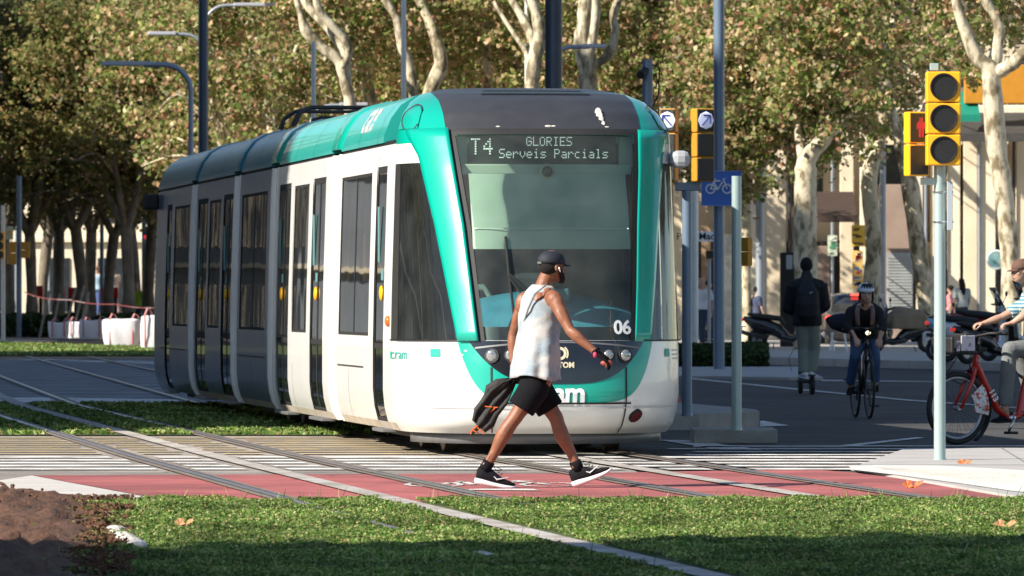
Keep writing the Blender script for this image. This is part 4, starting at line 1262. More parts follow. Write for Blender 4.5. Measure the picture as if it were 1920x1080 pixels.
# fallen leaves, each a small curled star
def fallen(label, px, py, s, m, seed):
    rnd = random.Random(seed); p = gp(px, py, .02); g = G(); n = 10; vs = []
    for k in range(2):
        cx = p.x + (k - .5) * s * .9; R = s * rnd.uniform(.55, .8); vs = [(cx, p.y, .02 + s * .15)]
        for i in range(n):
            a = 2 * pi * i / n + rnd.uniform(-.1, .1); r = R * (1 if i % 2 else .5)
            vs.append((cx + cos(a) * r, p.y + sin(a) * r * .5, .02 + s * (.45 + .45 * sin(a + k)) * .8))
        g.add(vs, [(0, i + 1, (i + 1) % n + 1) for i in range(n)])
    return single(g, 'fallen_leaf', m, label, 'leaf', p, 'fallen leaves', solid=.002)
lo = mat('dry_leaf', (.55, .15, .04), .7, var=.3, vscale=20); lb = mat('tan_leaf', (.50, .26, .12), .8, var=.3, vscale=20)
fallen('curled orange leaf lying on the red bicycle lane at the right', 1711, 915, .075, lo, 1)
fallen('orange leaf on the grey paving right of the pole foot', 1810, 871, .06, lo, 2)
fallen('tan leaf lying on the near turf at the left', 346, 985, .06, lb, 3)
fallen('pale brown leaf on the turf at the right edge', 1885, 990, .07, lb, 4)
fallen('small orange leaf floating over the asphalt by the red bicycle wheel', 1766, 866, .03, lo, 5) if False else None

# ---------------------------------------------------------------- buildings
cream = mat('limewash', (.70, .58, .41), .9, var=.14, vscale=.8, bump=.3, bscale=15, det=8)
cream2 = mat('limestone', (.76, .67, .50), .9, var=.12, vscale=1.3, bump=.3, bscale=15, det=8)
brown = mat('brown_render', (.30, .22, .17), .9, var=.12, vscale=1.5)
dark_shop = mat('shop_dark', (.035, .03, .027), .5, var=.4, vscale=1.2)
shutterM = mat('roller_shutter', (.36, .37, .36), .5, .2, var=.15, vscale=2)
win_dark = mat('window_dark', (.03, .035, .04), .15, var=.3)
YB = 206.0
fb = thing('apartment_building', 'cream apartment building with shops behind the plane trees on the right', 'building', (16, YB, 0))
def fx(px, Y=None): return (px - 960) * (Y or YB) / F
def fz(py, Y=None): return HC - (py - HY) * (Y or YB) / F
g = G(); g.box(((fx(1262) + 34) / 2, YB + 6, 10.0), (34 - fx(1262), 10, 20)); part(g, 'wall', cream, fb, world=True)
for i in range(11):
    g = G(); g.box((fx(1262) + 1.6 + i * 2.6, YB + .96, 5.2), (.95, .12, 1.9)); part(g, 'mezzanine_window', win_dark, fb, world=True)
g = G(); g.box(((fx(1262) + 34) / 2, YB + .55, 1.7), (34 - fx(1262) - .1, .7, 2.9)); part(g, 'shop_front', dark_shop, fb, world=True)
for i, (a, b, m, top) in enumerate([(1262, 1284, cream, 7.0), (1348, 1358, cream2, 7.0), (1405, 1422, cream2, 7.0), (1432, 1474, cream, 7.0), (1484, 1500, brown, 3.9), (1530, 1556, brown, 3.0), (1575, 1600, cream, 7.0),
                               (1612, 1628, cream2, 7.0), (1648, 1712, brown, 4.9), (1716, 1730, cream2, 7.0), (1745, 1763, cream, 7.0), (1776, 1800, cream2, 7.0), (1806, 1832, cream, 7.0), (1838, 1866, cream2, 7.0), (1905, 1960, cream, 7.0)]):
    g = G(); x0, x1 = fx(a), fx(b); g.box(((x0 + x1) / 2, YB + .1, top / 2), (x1 - x0, .55, top)); g.box(((x0 + x1) / 2, YB - .19, .35), (x1 - x0 + .04, .06, .7))
    part(g, 'pier', m, fb, world=True, bevel=.02)
g = G(); x0, x1 = fx(1662), fx(1711); g.box(((x0 + x1) / 2, YB - .20, fz(536)), (x1 - x0, .05, (x1 - x0) * 0 + 2.05))
for i in range(22): g.box(((x0 + x1) / 2, YB - .235, fz(600) + i * .092), (x1 - x0 - .06, .03, .06))
part(g, 'shutter', shutterM, fb, world=True)
g = G(); g.box(((fx(1262) + 34) / 2, YB - .15, 7.15), (34 - fx(1262), .5, .38)); part(g, 'cornice', cream2, fb, world=True, bevel=.05)
rnd = random.Random(77)
for i in range(26):
    xx = fx(1290) + i * .62 + rnd.uniform(-.15, .15); hh = rnd.uniform(1.0, 3.6); zz = rnd.choice([0, 0, .9, 1.6])
    g = G(); g.box((xx, YB + .16 + rnd.uniform(-.02, .02), .15 + zz + (hh - zz) / 2 if hh > zz else 1.5), (rnd.uniform(.08, .42), .12, max(.5, hh - zz)))
    part(g, 'shop_fitting', M.setdefault('fit%d' % (i % 6), mat('shop_fitting', [(.55, .46, .32), (.30, .20, .12), (.70, .68, .60), (.12, .10, .08), (.20, .30, .22), (.45, .30, .14)][i % 6], .7, var=.3, vscale=4)), fb, world=True)
for i, px in enumerate((1425, 1480, 1560, 1640, 1735, 1770, 1835, 1900)):
    g = G(); g.cyl((fx(px), YB - .24, .15), (fx(px), YB - .24, 9), .05, n=8); part(g, 'drainpipe', M['dark_metal'] if i % 2 else M['pole_grey'], fb, world=True, smooth=50)
# balconies and windows upstairs
for r in range(3):
    zb_ = 7.9 + r * 3.3
    for k in range(12):
        xc = fx(1262) + 1.4 + k * 2.45
        w = G(); w.box((xc, YB + .95, zb_ + 1.1), (1.15, .15, 2.2)); wd = part(w, 'window', win_dark, fb, world=True)
        s_ = G(); 
        for q in range(16): s_.box((xc, YB + .86, zb_ + .2 + q * .125), (.5 if k % 2 else 1.1, .05, .07))
        part(s_, 'blind', mat('slat_blind', (.45, .33, .22), .8) if q == 0 else (M['sb'] if 'sb' in M else M.setdefault('sb', mat('slat_blind', (.42, .33, .25), .8))), wd, world=True)
        b_ = G(); b_.box((xc, YB + .55, zb_ - .06), (1.9, .9, .14)); bl_ = part(b_, 'balcony', cream2, fb, world=True)
        b_ = G(); b_.box((xc, YB + .12, zb_ + .95), (1.9, .04, .04))
        for q in range(16): b_.box((xc - .93 + q * .124, YB + .12, zb_ + .47), (.022, .022, .94))
        part(b_, 'railing', M['black'], bl_, world=True)
# signs, banner and awning on it
g = G(); x0, x1 = fx(1808, 203), fx(1990, 203)
g.box(((x0 + x1) / 2, 203.0, fz(158, 203)), (x1 - x0, .5, 1.18)); part(g, 'orange_banner', mat('banner', (.50, .21, .01), .6, var=.08), fb, world=True, bevel=.02)
g = G(); x0, x1 = fx(1770, 202), fx(1990, 202); zt = fz(205, 202)
g.add([(x0, 202.0, zt - .75), (x1, 202.0, zt - .75), (x1, 205.5, zt), (x0, 205.5, zt)], [(0, 1, 2, 3)]); g.box(((x0 + x1) / 2, 202.0, zt - .85), (x1 - x0, .03, .25))
part(g, 'shop_awning', mat('awning_dark', (.05, .045, .04), .8, var=.2), fb, world=True)
def awning(label, px0, px1, py, Y, col, d=1.4):
    g = G(); x0, x1 = fx(px0, Y), fx(px1, Y); zt = fz(py, Y); rows = []
    for i in range(7):
        t = i / 6; rows.append([(x, Y - d * t, zt - .75 * t - .12 * sin(t * pi)) for x in (x0, (x0 + x1) / 2, x1)])
    g.grid(rows); rows = []
    g.grid([[(x, Y - d, zt - .75) for x in (x0, (x0 + x1) / 2, x1)], [(x, Y - d, zt - .95) for x in (x0, (x0 + x1) / 2, x1)]])
    for x in (x0, x1): g.cyl((x, Y - d, zt - .75), (x, Y, zt - .9), .02, n=6)
    return single(g, 'awning', mat('awning_cloth', col, .8, var=.1), label, 'awning', ((x0 + x1) / 2, Y - .2, zt), solid=.01)
awning('bright green awning right of the traffic light head', 1790, 1832, 172, 203.5, (.0, .20, .13))
awning('turquoise awning high up behind the leaves above the bicycle sign', 1440, 1462, 42, 203, (.0, .45, .36))
awning('pale turquoise cloth on a balcony at the top edge', 1494, 1530, -6, 203, (.15, .5, .5))
awning('brown shop awning behind the broad plane tree', 1528, 1600, 360, 204.5, (.05, .03, .022), 2.2)
def board(name, label, x0, x1, y0, y1, Y, m, cat, extra=None):
    g = G(); a = wp(x0, y1, Y); b = wp(x1, y0, Y)
    t = thing(name, label, cat, ((a.x + b.x) / 2, Y, a.z))
    g.box(((a.x + b.x) / 2, Y, (a.z + b.z) / 2), (b.x - a.x, .08, b.z - a.z)); part(g, 'panel', m, t, world=True, bevel=.01)
    g = G(); g.box(((a.x + b.x) / 2, Y + .4, (a.z + b.z) / 2), (.05, .75, .05)); part(g, 'bracket', M['dark_metal'], t, world=True)
    if extra: extra(t, a, b, Y)
    return t
ysg = mat('yellow_sign', (.75, .45, .04), .5, var=.1)
def blocks(cols, n, seed):
    def fn(t, a, b, Y):
        rnd = random.Random(seed)
        for c in cols:
            g = G()
            for i in range(n):
                x = rnd.uniform(a.x + .1, b.x - .1); z = rnd.uniform(a.z + .08, b.z - .08)
                g.box((x, Y - .05, z), (rnd.uniform(.06, .2), .02, rnd.uniform(.03, .08)))
            part(g, 'print', mat('print', c, .6), t, world=True)
    return fn
board('hanging_sign', 'small yellow shop sign beside the bent plane tree', 1597, 1624, 422, 462, 203, ysg, 'sign', blocks([(.1, .06, .03)], 7, 1))
board('notice_board', 'green and white notice board hanging in the shop front', 1552, 1570, 441, 480, 204, mat('notice', (.45, .52, .40), .6, var=.3, vscale=8), 'sign', blocks([(.05, .25, .12), (.75, .75, .7)], 5, 2))
board('poster', 'colourful poster stand behind the white helmet', 1598, 1618, 470, 540, 204, mat('poster', (.70, .45, .12), .6, var=.2), 'poster', blocks([(.05, .2, .5), (.5, .08, .05), (.85, .8, .7)], 7, 3))
board('street_sign', 'white street name plate between the grey posts', 1282, 1346, 434, 453, 158, M['white_sign'], 'sign',
      lambda t, a, b, Y: part(xf(text_mesh('Plaça Macià', .23, .002, .003, 1.0), lambda p: Vector(((a.x + b.x) / 2 - .05 + p.x, Y - .05 - p.z, (a.z + b.z) / 2 + p.y))), 'lettering', M['black'], t, world=True))
g = G(); c = wp(1868, 487, 200); g.torus(c, .27, .03, (0, 1, 0), 28, 8); rt = thing('round_sign', 'round turquoise sign with a light rim near the brown cap', 'sign', (c.x, 200, 0))
part(g, 'rim', M['white_sign'], rt, world=True, smooth=True)
g = G(); g.cyl(c - Vector((0, .02, 0)), c + Vector((0, .02, 0)), .26, n=28); part(g, 'disc', mat('disc_turquoise', (.07, .28, .28), .5, col2=(.3, .36, .33), vscale=5), rt, world=True)
g = G(); g.cyl((c.x, 200, .15), (c.x, 200, c.z - .36), .03, n=8); part(g, 'post', M['dark_metal'], rt, world=True)

# far building seen between the left trees and one at the upper left
def block(label, x0, x1, y0, y1, h, m, rows, cols_, face='front', balc=True):
    t = thing('apartment_building', label, 'building', ((x0 + x1) / 2, y0, 0))
    g = G(); g.box(((x0 + x1) / 2, (y0 + y1) / 2, h / 2), (x1 - x0, y1 - y0, h)); part(g, 'wall', m, t, world=True)
    g = G(); g.box(((x0 + x1) / 2, (y0 + y1) / 2, h + .2), (x1 - x0 + .6, y1 - y0 + .6, .4)); part(g, 'roof', M['concrete'], t, world=True)
    fh = h / rows
    for r in range(rows):
        for k in range(cols_):
            if face == 'front':
                xc = x0 + (x1 - x0) * (k + .5) / cols_; w = G(); w.box((xc, y0 - .0, r * fh + fh * .5), (1.2, .12, fh * .6))
            else:
                yc = y0 + (y1 - y0) * (k + .5) / cols_; w = G(); w.box((x1 + .0, yc, r * fh + fh * .5), (.12, 1.3, fh * .6))
            wd = part(w, 'window', win_dark, t, world=True)
    for r in range(1, rows):
        g = G(); g.box(((x0 + x1) / 2, (y0 + y1) / 2, r * fh), (x1 - x0 + (.5), y1 - y0 + .5, .16)); part(g, 'string_course', cream2, t, world=True)
    return t
block('pale sunlit building seen in the gaps between the shaded trunks', -34, -7, 300, 312, 24, cream2, 6, 11)
block('pinkish building at the upper left corner behind the trees', -60, -36, 296, 320, 26, mat('pink_render', (.46, .41, .38), .9, var=.1), 7, 8)
block('added long block outside the view that shades the crossing and darkens reflections', -46, -33, 51.5, 144, 33, mat('shade_block_dark', (.10, .125, .16), .9, var=.15, vscale=.5), 9, 24, 'side')  # unseen block added to cast shade; dark wall keeps tram reflections dark
gr = mat('grey_render', (.22, .24, .27), .9, var=.15, vscale=.5)
block('added narrow block outside the view that casts shade at the left', -50, -37, 184, 203, 26.3, gr, 8, 5, 'side')  # unseen, added for shade; the gap behind it lets sun onto the bags
block('added far block outside the view that shades the left trees', -50, -37, 218, 249, 20, gr, 6, 8, 'side')  # unseen as well, added to keep the left tree row in shade
block('cream building far behind the middle of the avenue', -6.8, 5, 290, 300, 24, cream, 6, 5)
# ---------------------------------------------------------------- poles, signals, street furniture
def pole(name, label, x, hw, ytop, ybase, Y, m, z0=0.0, cat='pole', parts=None, group=None):
    b = wp(x, ybase, Y); tp = wp(x, ytop, Y)
    t = thing(name, label, cat, (b.x, Y, z0), 0, group)
    r = hw * Y / F
    g = G(); g.tube([(b.x, Y, z0), (b.x, Y, z0 + (tp.z - z0) * .5), (b.x, Y, tp.z)], [r, r * .99, r * .97], 20); part(g, 'shaft', m, t, world=True, smooth=50)
    g = G(); g.cyl((b.x, Y, z0), (b.x, Y, z0 + .03), r * 1.12, r * 1.08, 20); part(g, 'base_collar', m, t, world=True, smooth=50)
    return t
P_ = {}
mast = pole('mast', 'thick dark blue grey mast rising behind the black roof panel', 1038, 16.5, -60, 700, 105, M['pole_dark'], cat='mast')
mast2 = pole('mast', 'dark mast rising over the rear roof beside the curved lamp', 381, 9.5, -60, 700, 140, M['pole_dark'], cat='mast')
pole('sign_pole', 'tall blue grey pole carrying the blue bicycle sign', 1348, 10.5, -60, 697, 125, M['pole_blue'])
post2 = pole('signal_post', 'grey post on the traffic island holding the two arrow signals', 1288, 9.5, 356, 780, 68.4, M['pole_blue'], .165, 'traffic light')
post1 = pole('post', 'shorter grey post standing on the concrete plinth', 1381, 9.5, 330, 803, 62.6, M['pole_green'], .135)
pole('lamp_post', 'white lamp post between the brown trunk and the sign pole', 1302, 7.5, 355, 652, 150, M['pole_white'], cat='lamp post', z0=.15)
pole('lamp_post', 'grey lamp post with stickers left of the parked scooter', 1425, 8, 260, 650, 172, M['pole_grey'], cat='lamp post', z0=.15)
pole('lamp_post', 'mottled white thin pole beside the pantograph', 588, 4.5, 78, 640, 150, M['pole_white'], cat='lamp post')
pole('lamp_post', 'thinnest white pole among the leaves left of the pantograph', 514, 2.5, 104, 640, 190, M['pole_white'], cat='lamp post')
pole('lamp_post', 'pale pole behind the second slim plane stem over the tram', 757, 5, -20, 640, 160, M['pole_white'], cat='lamp post')
pole('lamp_post', 'white pole just left of the thick mast', 988, 4.5, -20, 640, 170, M['pole_white'], cat='lamp post')
pole('lamp_post', 'grey pole between the bent tree and the shop shutter', 1655, 6, 200, 650, 176, M['pole_grey'], cat='lamp post', z0=.15)
# bicycle sign plate
g = G(); a = wp(1315, 386, 124.6); b = wp(1391, 320, 124.6)
sg = thing('bicycle_sign', 'square blue sign with a white bicycle on the tall pole', 'sign', ((a.x + b.x) / 2, 124.6, a.z))
g.box(((a.x + b.x) / 2, 124.75, (a.z + b.z) / 2), (b.x - a.x, .04, b.z - a.z)); part(g, 'plate', M['blue_sign'], sg, world=True, bevel=.015)
g = G(); cx, cz = wp(1352, 352, 124.6).x - .04, (a.z + b.z) / 2 + .01
for s in (-1, 1): g.torus((cx + s * .155, 124.71, cz - .02), .082, .014, (0, 1, 0), 24, 6)
def seg(pts): g.tube([(cx + p[0], 124.71, cz + p[1]) for p in pts], .0145, 6)
seg([(-.155, -.02), (-.09, .12), (.03, .13)]); seg([(-.155, -.02), (-.02, -.03), (.07, .11)]); seg([(-.09, .10), (-.02, -.03)]); seg([(.155, -.02), (.08, .17), (.13, .175)]); seg([(-.11, .155), (-.05, .155)]); seg([(-.09, .12), (-.1, .155)])
part(g, 'bicycle_symbol', M['white_sign'], sg, world=True)
g = G(); bw_ = .012
for (x0, x1, z0, z1) in ((a.x, b.x, a.z, a.z + bw_), (a.x, b.x, b.z - bw_, b.z), (a.x, a.x + bw_, a.z, b.z), (b.x - bw_, b.x, a.z, b.z)): g.box(((x0 + x1) / 2, 124.725, (z0 + z1) / 2), (x1 - x0, .01, z1 - z0))
part(g, 'border', mat('sign_edge', (.25, .35, .6), .5), sg, world=True)

def bank(parent, x0, x1, y0, y1, Y, n, housing, depth=.18, rz=0.0, round_=True, frac=.375, lens=None, back=False, name='signal_head'):
    """a stack of signal modules, faces towards the camera turned by rz"""
    a = wp(x0, y1, Y); b = wp(x1, y0, Y); w = b.x - a.x; h = (b.z - a.z) / n; cx = (a.x + b.x) / 2
    R = Matrix.Rotation(rz, 3, 'Z'); w_ = w / max(.5, cos(rz)) if not depth else (w - abs(sin(rz)) * depth) / cos(rz)
    c0 = Vector((cx, Y, 0))
    def L(x, y, z): return c0 + R @ Vector((x, y, 0)) + Vector((0, 0, z))
    M3 = R
    hg = G()
    for i in range(n):
        hg.box(L(0, 0, a.z + h * (i + .5)), (w_, depth, h * .975), M=M3)
    hd = part(hg, name, housing, parent, world=True, bevel=.012)
    if back: return hd, L, w_, h, a
    for i in range(n):
        zc = a.z + h * (i + .5)
        if round_:
            g = G(); r = w_ * frac
            g.cyl(L(0, -depth / 2 - .004, zc), L(0, -depth / 2 + .02, zc), r, n=28); g.torus(L(0, -depth / 2 - .012, zc), r, .008, R @ Vector((0, 1, 0)), 28, 6)
            ln = part(g, 'lens', M['lens_black'], hd, world=True, smooth=50)
        else:
            g = G(); g.box(L(0, -depth / 2 - .004, zc), (w_ * .88, .012, h * .89), M=M3); part(g, 'lens', M['lens_black'], hd, world=True, bevel=.01)
    return hd, L, w_, h, a
# the signal pole on the right pavement
tl = thing('traffic_light', 'traffic light on a pale green pole with three yellow framed lenses and a red man', 'traffic light', (gp(1762, 868).x, gp(1762, 868).y, 0))
YT = gp(1762, 868).y; bx = gp(1762, 868).x; rp = 11 * YT / F
g = G(); g.tube([(bx, YT, 0), (bx, YT, wp(0, 131, YT).z)], [rp, rp * .96], 24); part(g, 'pole', M['pole_green'], tl, world=True, smooth=50)
g = G(); g.cyl((bx, YT, .012), (bx, YT, .035), rp * 1.15, n=24); part(g, 'base_ring', M['pole_green'], tl, world=True, smooth=50)
bank(tl, 1736, 1800, 134, 311, YT - .18, 3, M['signal_yellow'], .2)
hd, L, w_, h_, a_ = bank(tl, 1694, 1742, 209, 331, YT - .05, 2, M['signal_yellow'], .12, radians(20), False)
g = G(); rnd = random.Random(1); zc = a_.z + h_ * 1.5
def man_dot(x, z, r=.0028): g.ell(L(x + .012, -.075, zc + z), (r, .002, r), 6, 4)
for (x0, x1, z0, z1, nx, nz) in ((-.011, .011, .058, .078, 3, 3), (-.024, .024, .0, .046, 6, 6), (-.036, -.030, -.01, .036, 1, 6), (.030, .036, -.01, .036, 1, 6), (-.018, -.008, -.078, -.008, 2, 9), (.008, .018, -.078, -.008, 2, 9)):
    for i in range(nx):
        for j in range(nz): man_dot(x0 + (x1 - x0) * (i / max(1, nx - 1)), z0 + (z1 - z0) * (j / max(1, nz - 1)))
part(g, 'red_man', M['red_led'], hd, world=True)
g = G(); g.box((bx - .08, YT, wp(0, 340, YT).z), (.16, .05, .06)); g.box((bx - .05, YT - .05, wp(0, 126, YT).z), (.07, .1, .06)); g.box((bx, YT - .08, wp(0, 150, YT).z), (.05, .1, .04)); g.box((bx, YT - .08, wp(0, 295, YT).z), (.05, .1, .04))
part(g, 'bracket', M['pole_green'], tl, world=True, bevel=.005)
g = G(); za = wp(0, 432, YT).z; zb2 = wp(0, 341, YT).z; xs = wp(1783, 0, YT).x
g.box((xs, YT + .02, (za + zb2) / 2), (.012, .30, zb2 - za)); g.box((xs - .02, YT - .12, (za + zb2) / 2), (.04, .02, zb2 - za))
sp = part(g, 'side_plate', mat('plate_grey', (.42, .48, .52), .4, .3), tl, world=True, bevel=.004)
g = G()
for y in (360, 416): z = wp(0, y, YT).z; g.torus((bx, YT, z), rp + .006, .006, (0, 0, 1), 20, 6); g.box((bx + .07, YT, z), (.09, .02, .02))
part(g, 'clamp', M['chrome'], tl, world=True)
# two arrow signals on the island post
g = G(); zc = wp(0, 350, 68.4).z; x0, x1 = wp(1266, 0, 68.4).x, wp(1313, 0, 68.4).x; g.box(((x0 + x1) / 2, 68.4, zc), (x1 - x0, .1, .085)); part(g, 'crossbar', M['pole_blue'], post2, world=True, bevel=.008)
disc = mat('arrow_disc', (.60, .64, .78), .5, emis=(.7, .75, 1), es=.12); navy = mat('navy_arrow', (.02, .04, .25), .5)
for (x0, x1, rz, sgn) in ((1236, 1273, radians(-14), -1), (1294, 1340, radians(22), 1)):
    hd, L, w_, h_, a_ = bank(post2, x0, x1, 203, 341, 68.25, 3, M['signal_ochre'], .16, rz, False)
    zc = a_.z + h_ * 2.5; g = G(); g.ell(L(0, -.092, zc), (.088, .003, .092), 28, 4, (Matrix.Rotation(rz, 3, 'Z') @ Vector((1, 0, 0)), Matrix.Rotation(rz, 3, 'Z') @ Vector((0, 1, 0)), Vector((0, 0, 1))))
    dd = part(g, 'white_disc', disc, hd, world=True, smooth=True)
    g = G()
    for p, q in (((-.045, -.05), (.04, .045)), ((-.03, .05), (.047, .05)), ((.047, .05), (.047, -.035))):
        g.tube([L(sgn * p[0], -.099, zc + p[1]), L(sgn * q[0], -.099, zc + q[1])], .008, 5)
    part(g, 'arrow', navy, dd, world=True)
# back of a pedestrian signal on the plinth post
bank(post1, 1388, 1411, 445, 499, 62.75, 2, M['signal_ochre'], .14, radians(30), False, back=True, name='signal_back')
# small far signal
t = thing('pedestrian_signal', 'small yellow pedestrian signal low beside the street name plate', 'traffic light', (wp(1334, 0, 157).x, 157, .15))
bank(t, 1323, 1341, 469, 486, 157, 1, M['signal_yellow'], .12, 0, False)
g = G(); g.cyl((wp(1330, 0, 157).x, 157.1, .15), (wp(1330, 0, 157).x, 157.1, wp(0, 470, 157).z), .04, n=10); part(g, 'pole', M['pole_grey'], t, world=True)

# traffic camera post behind the tram's right shoulder
t = thing('camera_mast', 'grey mast head with a surveillance camera above the right shoulder of the tram', 'mast', (wp(1213, 0, 90).x, 90, 0))
g = G(); x = wp(1214, 0, 90).x; g.tube([(x, 90, 0), (x, 90, wp(0, 112, 90).z)], [.085, .07], 18); part(g, 'shaft', M['pole_blue'], t, world=True, smooth=50)
g = G(); z = wp(0, 135, 90).z; g.cyl((x - .10, 89.75, z - .05), (x + .02, 90.1, z + .06), .055, n=18); part(g, 'camera', M['black'], t, world=True, smooth=50)
g = G(); g.tube([(x + .07, 90, z + .1), (x + .16, 90, z + .05), (x + .15, 90, z - .3), (x + .06, 90, z - .5)], .012, 6); part(g, 'cable', M['black'], t, world=True)

# lamps with bent arms
def lamp(label, px, py_arm, px_end, Y, hw=4.5, m=None, ybase=640):
    b = wp(px, 0, Y); za = wp(0, py_arm, Y).z; xe = wp(px_end, 0, Y).x; s = -1 if xe < b.x else 1; R = min(.55, abs(xe - b.x) * .4); r = hw * Y / F
    t = thing('street_lamp', label, 'street lamp', (b.x, Y, 0), 0, 'street lamps')
    pts = [(b.x, Y, 0), (b.x, Y, za - R)] + [(b.x + s * R * (1 - cos(a)), Y, za - R + R * sin(a)) for a in [pi / 2 * i / 6 for i in range(1, 7)]] + [(b.x + s * (R + .4), Y, za)]
    g = G(); g.tube(pts, r, 12); part(g, 'pole', m or M['pole_grey'], t, world=True, smooth=50)
    g = G(); x0 = b.x + s * (R + .2); g.box(((x0 + xe) / 2, Y, za + .02), (abs(xe - x0), .22, .09)); part(g, 'lamp_head', mat('lamp_head', (.45, .45, .50), .4, .2), t, world=True, bevel=.02)
    return t
lamp('curved grey street lamp standing left of the dark mast', 358, 121, 190, 135, 5)
lamp('street lamp arm reaching left from the dark mast, higher than the curved lamp', 386, 64, 278, 170, 3)
lamp('lamp arm at the top edge, right of the dark mast', 384, 10, 520, 172, 3)
lamp('grey lamp arm seen right of the thick mast between the limbs', 1030, 88, 1136, 150, 4)
lamp('lamp arm just over the pantograph', 582, 197, 690, 170, 3)
lamp('small pale lamp head among dark leaves at the left', 92, 163, 46, 278, 2)
lamp('lowest small lamp head at the left edge', 30, 180, 2, 280, 2)

# left background signals and posts
t = pole('signal_post', 'blue grey post with two ochre signal backs and a small sign on the left', 36, 5, 330, 627, 232, M['pole_blue'], .03, 'traffic light')
bank(t, 40, 56, 453, 484, 231.5, 2, M['signal_ochre'], .25, 0, False, back=True, name='signal_back')
bank(t, 12, 31, 453, 496, 231.5, 2, M['signal_ochre'], .3, radians(20), False, back=True, name='signal_back')
g = G(); c = wp(18, 437, 231.3); g.box(c, (.26, .04, .46)); sp_ = part(g, 'sign_plate', mat('cream_plate', (.62, .58, .42), .5), t, world=True, bevel=.02)
g = G(); g.torus(c + Vector((0, -.04, 0)), .07, .02, (0, 1, 0), 16, 6); part(g, 'ring_mark', ysg, sp_, world=True)
t = pole('signal_post', 'white post at the left edge with a three lens yellow signal', 6, 4, 385, 640, 205, M['pole_white'], .03, 'traffic light')
bank(t, -12, 9, 435, 486, 204.5, 3, M['signal_yellow'], .2)
pole('post', 'slim blue grey post between shaded trunks near the red barriers', 191, 4, 405, 600, 262, M['pole_blue'])
t = pole('signal_post', 'grey post left of the tram rear with a round blue sign', 270, 4.5, 380, 600, 255, M['pole_blue'], 0, 'traffic light')
g = G(); c = wp(276, 434, 254.6); g.cyl(c, c + Vector((0, .05, 0)), .19, n=20); part(g, 'round_sign', M['blue_sign'], t, world=True)
g = G(); c = wp(275, 444, 254.5); g.cyl(c, c + Vector((0, .05, 0)), .11, n=16); part(g, 'red_lamp', M['red_led'], t, world=True)
# red barriers, stakes, tape
def barrier(label, px, py, Y, w=.9, h=.8, tilt=0):
    b = wp(px, py, Y); t = thing('barrier', label, 'barrier', (b.x, Y, 0), 0, 'red plastic barriers')
    rb = M.setdefault('barrier_red', mat('barrier_red', (.5, .02, .02), .5, var=.15))
    z0 = b.z - h / 2
    g = G(); g.box((b.x, Y, b.z), (w, .12, h * .7)); g.box((b.x, Y, b.z + h * .42), (w, .08, .08)); part(g, 'panel', rb, t, world=True, bevel=.03)
    for s in (-1, 1):
        g = G(); g.box((b.x + s * w * .35, Y, z0 / 2 + .05), (.1, .5, max(.12, z0 + .05))); part(g, 'foot', M['rubber'], t, world=True)
for i, (px, py, w) in enumerate(((66, 548, .5), (112, 552, .3), (136, 551, .25), (206, 551, .55))):
    barrier(['red barrier beside the ochre signals', 'narrow red barrier behind the leaning planks', 'second narrow red barrier behind the leaning planks', 'widest red barrier between two trunks near the tram'][i], px, py, 255 + i, w * 1.0 + .1, .5)
wood = mat('old_plank', (.24, .21, .17), .8, var=.2)
for i, (xa, ya, xb, yb) in enumerate(((74, 570, 92, 546), (96, 572, 112, 552), (118, 576, 142, 540), (134, 580, 158, 536), (146, 578, 166, 548), (150, 580, 166, 560))):
    a = wp(xa, ya, 226); b = wp(xb, yb, 227); a.z = max(a.z, .0); b.z += 0
    g = G(); g.tube([(a.x, a.y, 0.05), b], .045, 4)
    single(g, 'plank', wood, '%s leaning grey plank in the hedge, counted from the left' % ORD[i if i < 5 else 13], 'plank', (a.x, a.y, 0.05), 'planks propped in the hedge')
g = G(); pts = []
for i in range(30):
    u = i / 29; x_ = 44 + (290 - 44) * u; y_ = 547 + 30 * u ** .6 + 3 * abs(sin(u * 9)); pts.append(wp(x_, y_, 224))
for a, b in zip(pts[:-1], pts[1:]): g.add([a, b, b + Vector((0, 0, .035)), a + Vector((0, 0, .035))], [(0, 1, 2, 3)])
single(g, 'barrier_tape', mat('tape', (.45, .32, .32), .5, col2=(.3, .08, .08), vscale=2, sharp=(.45, .5)), 'thin pinkish barrier tape strung along the hedge', 'tape', pts[0], solid=.004)
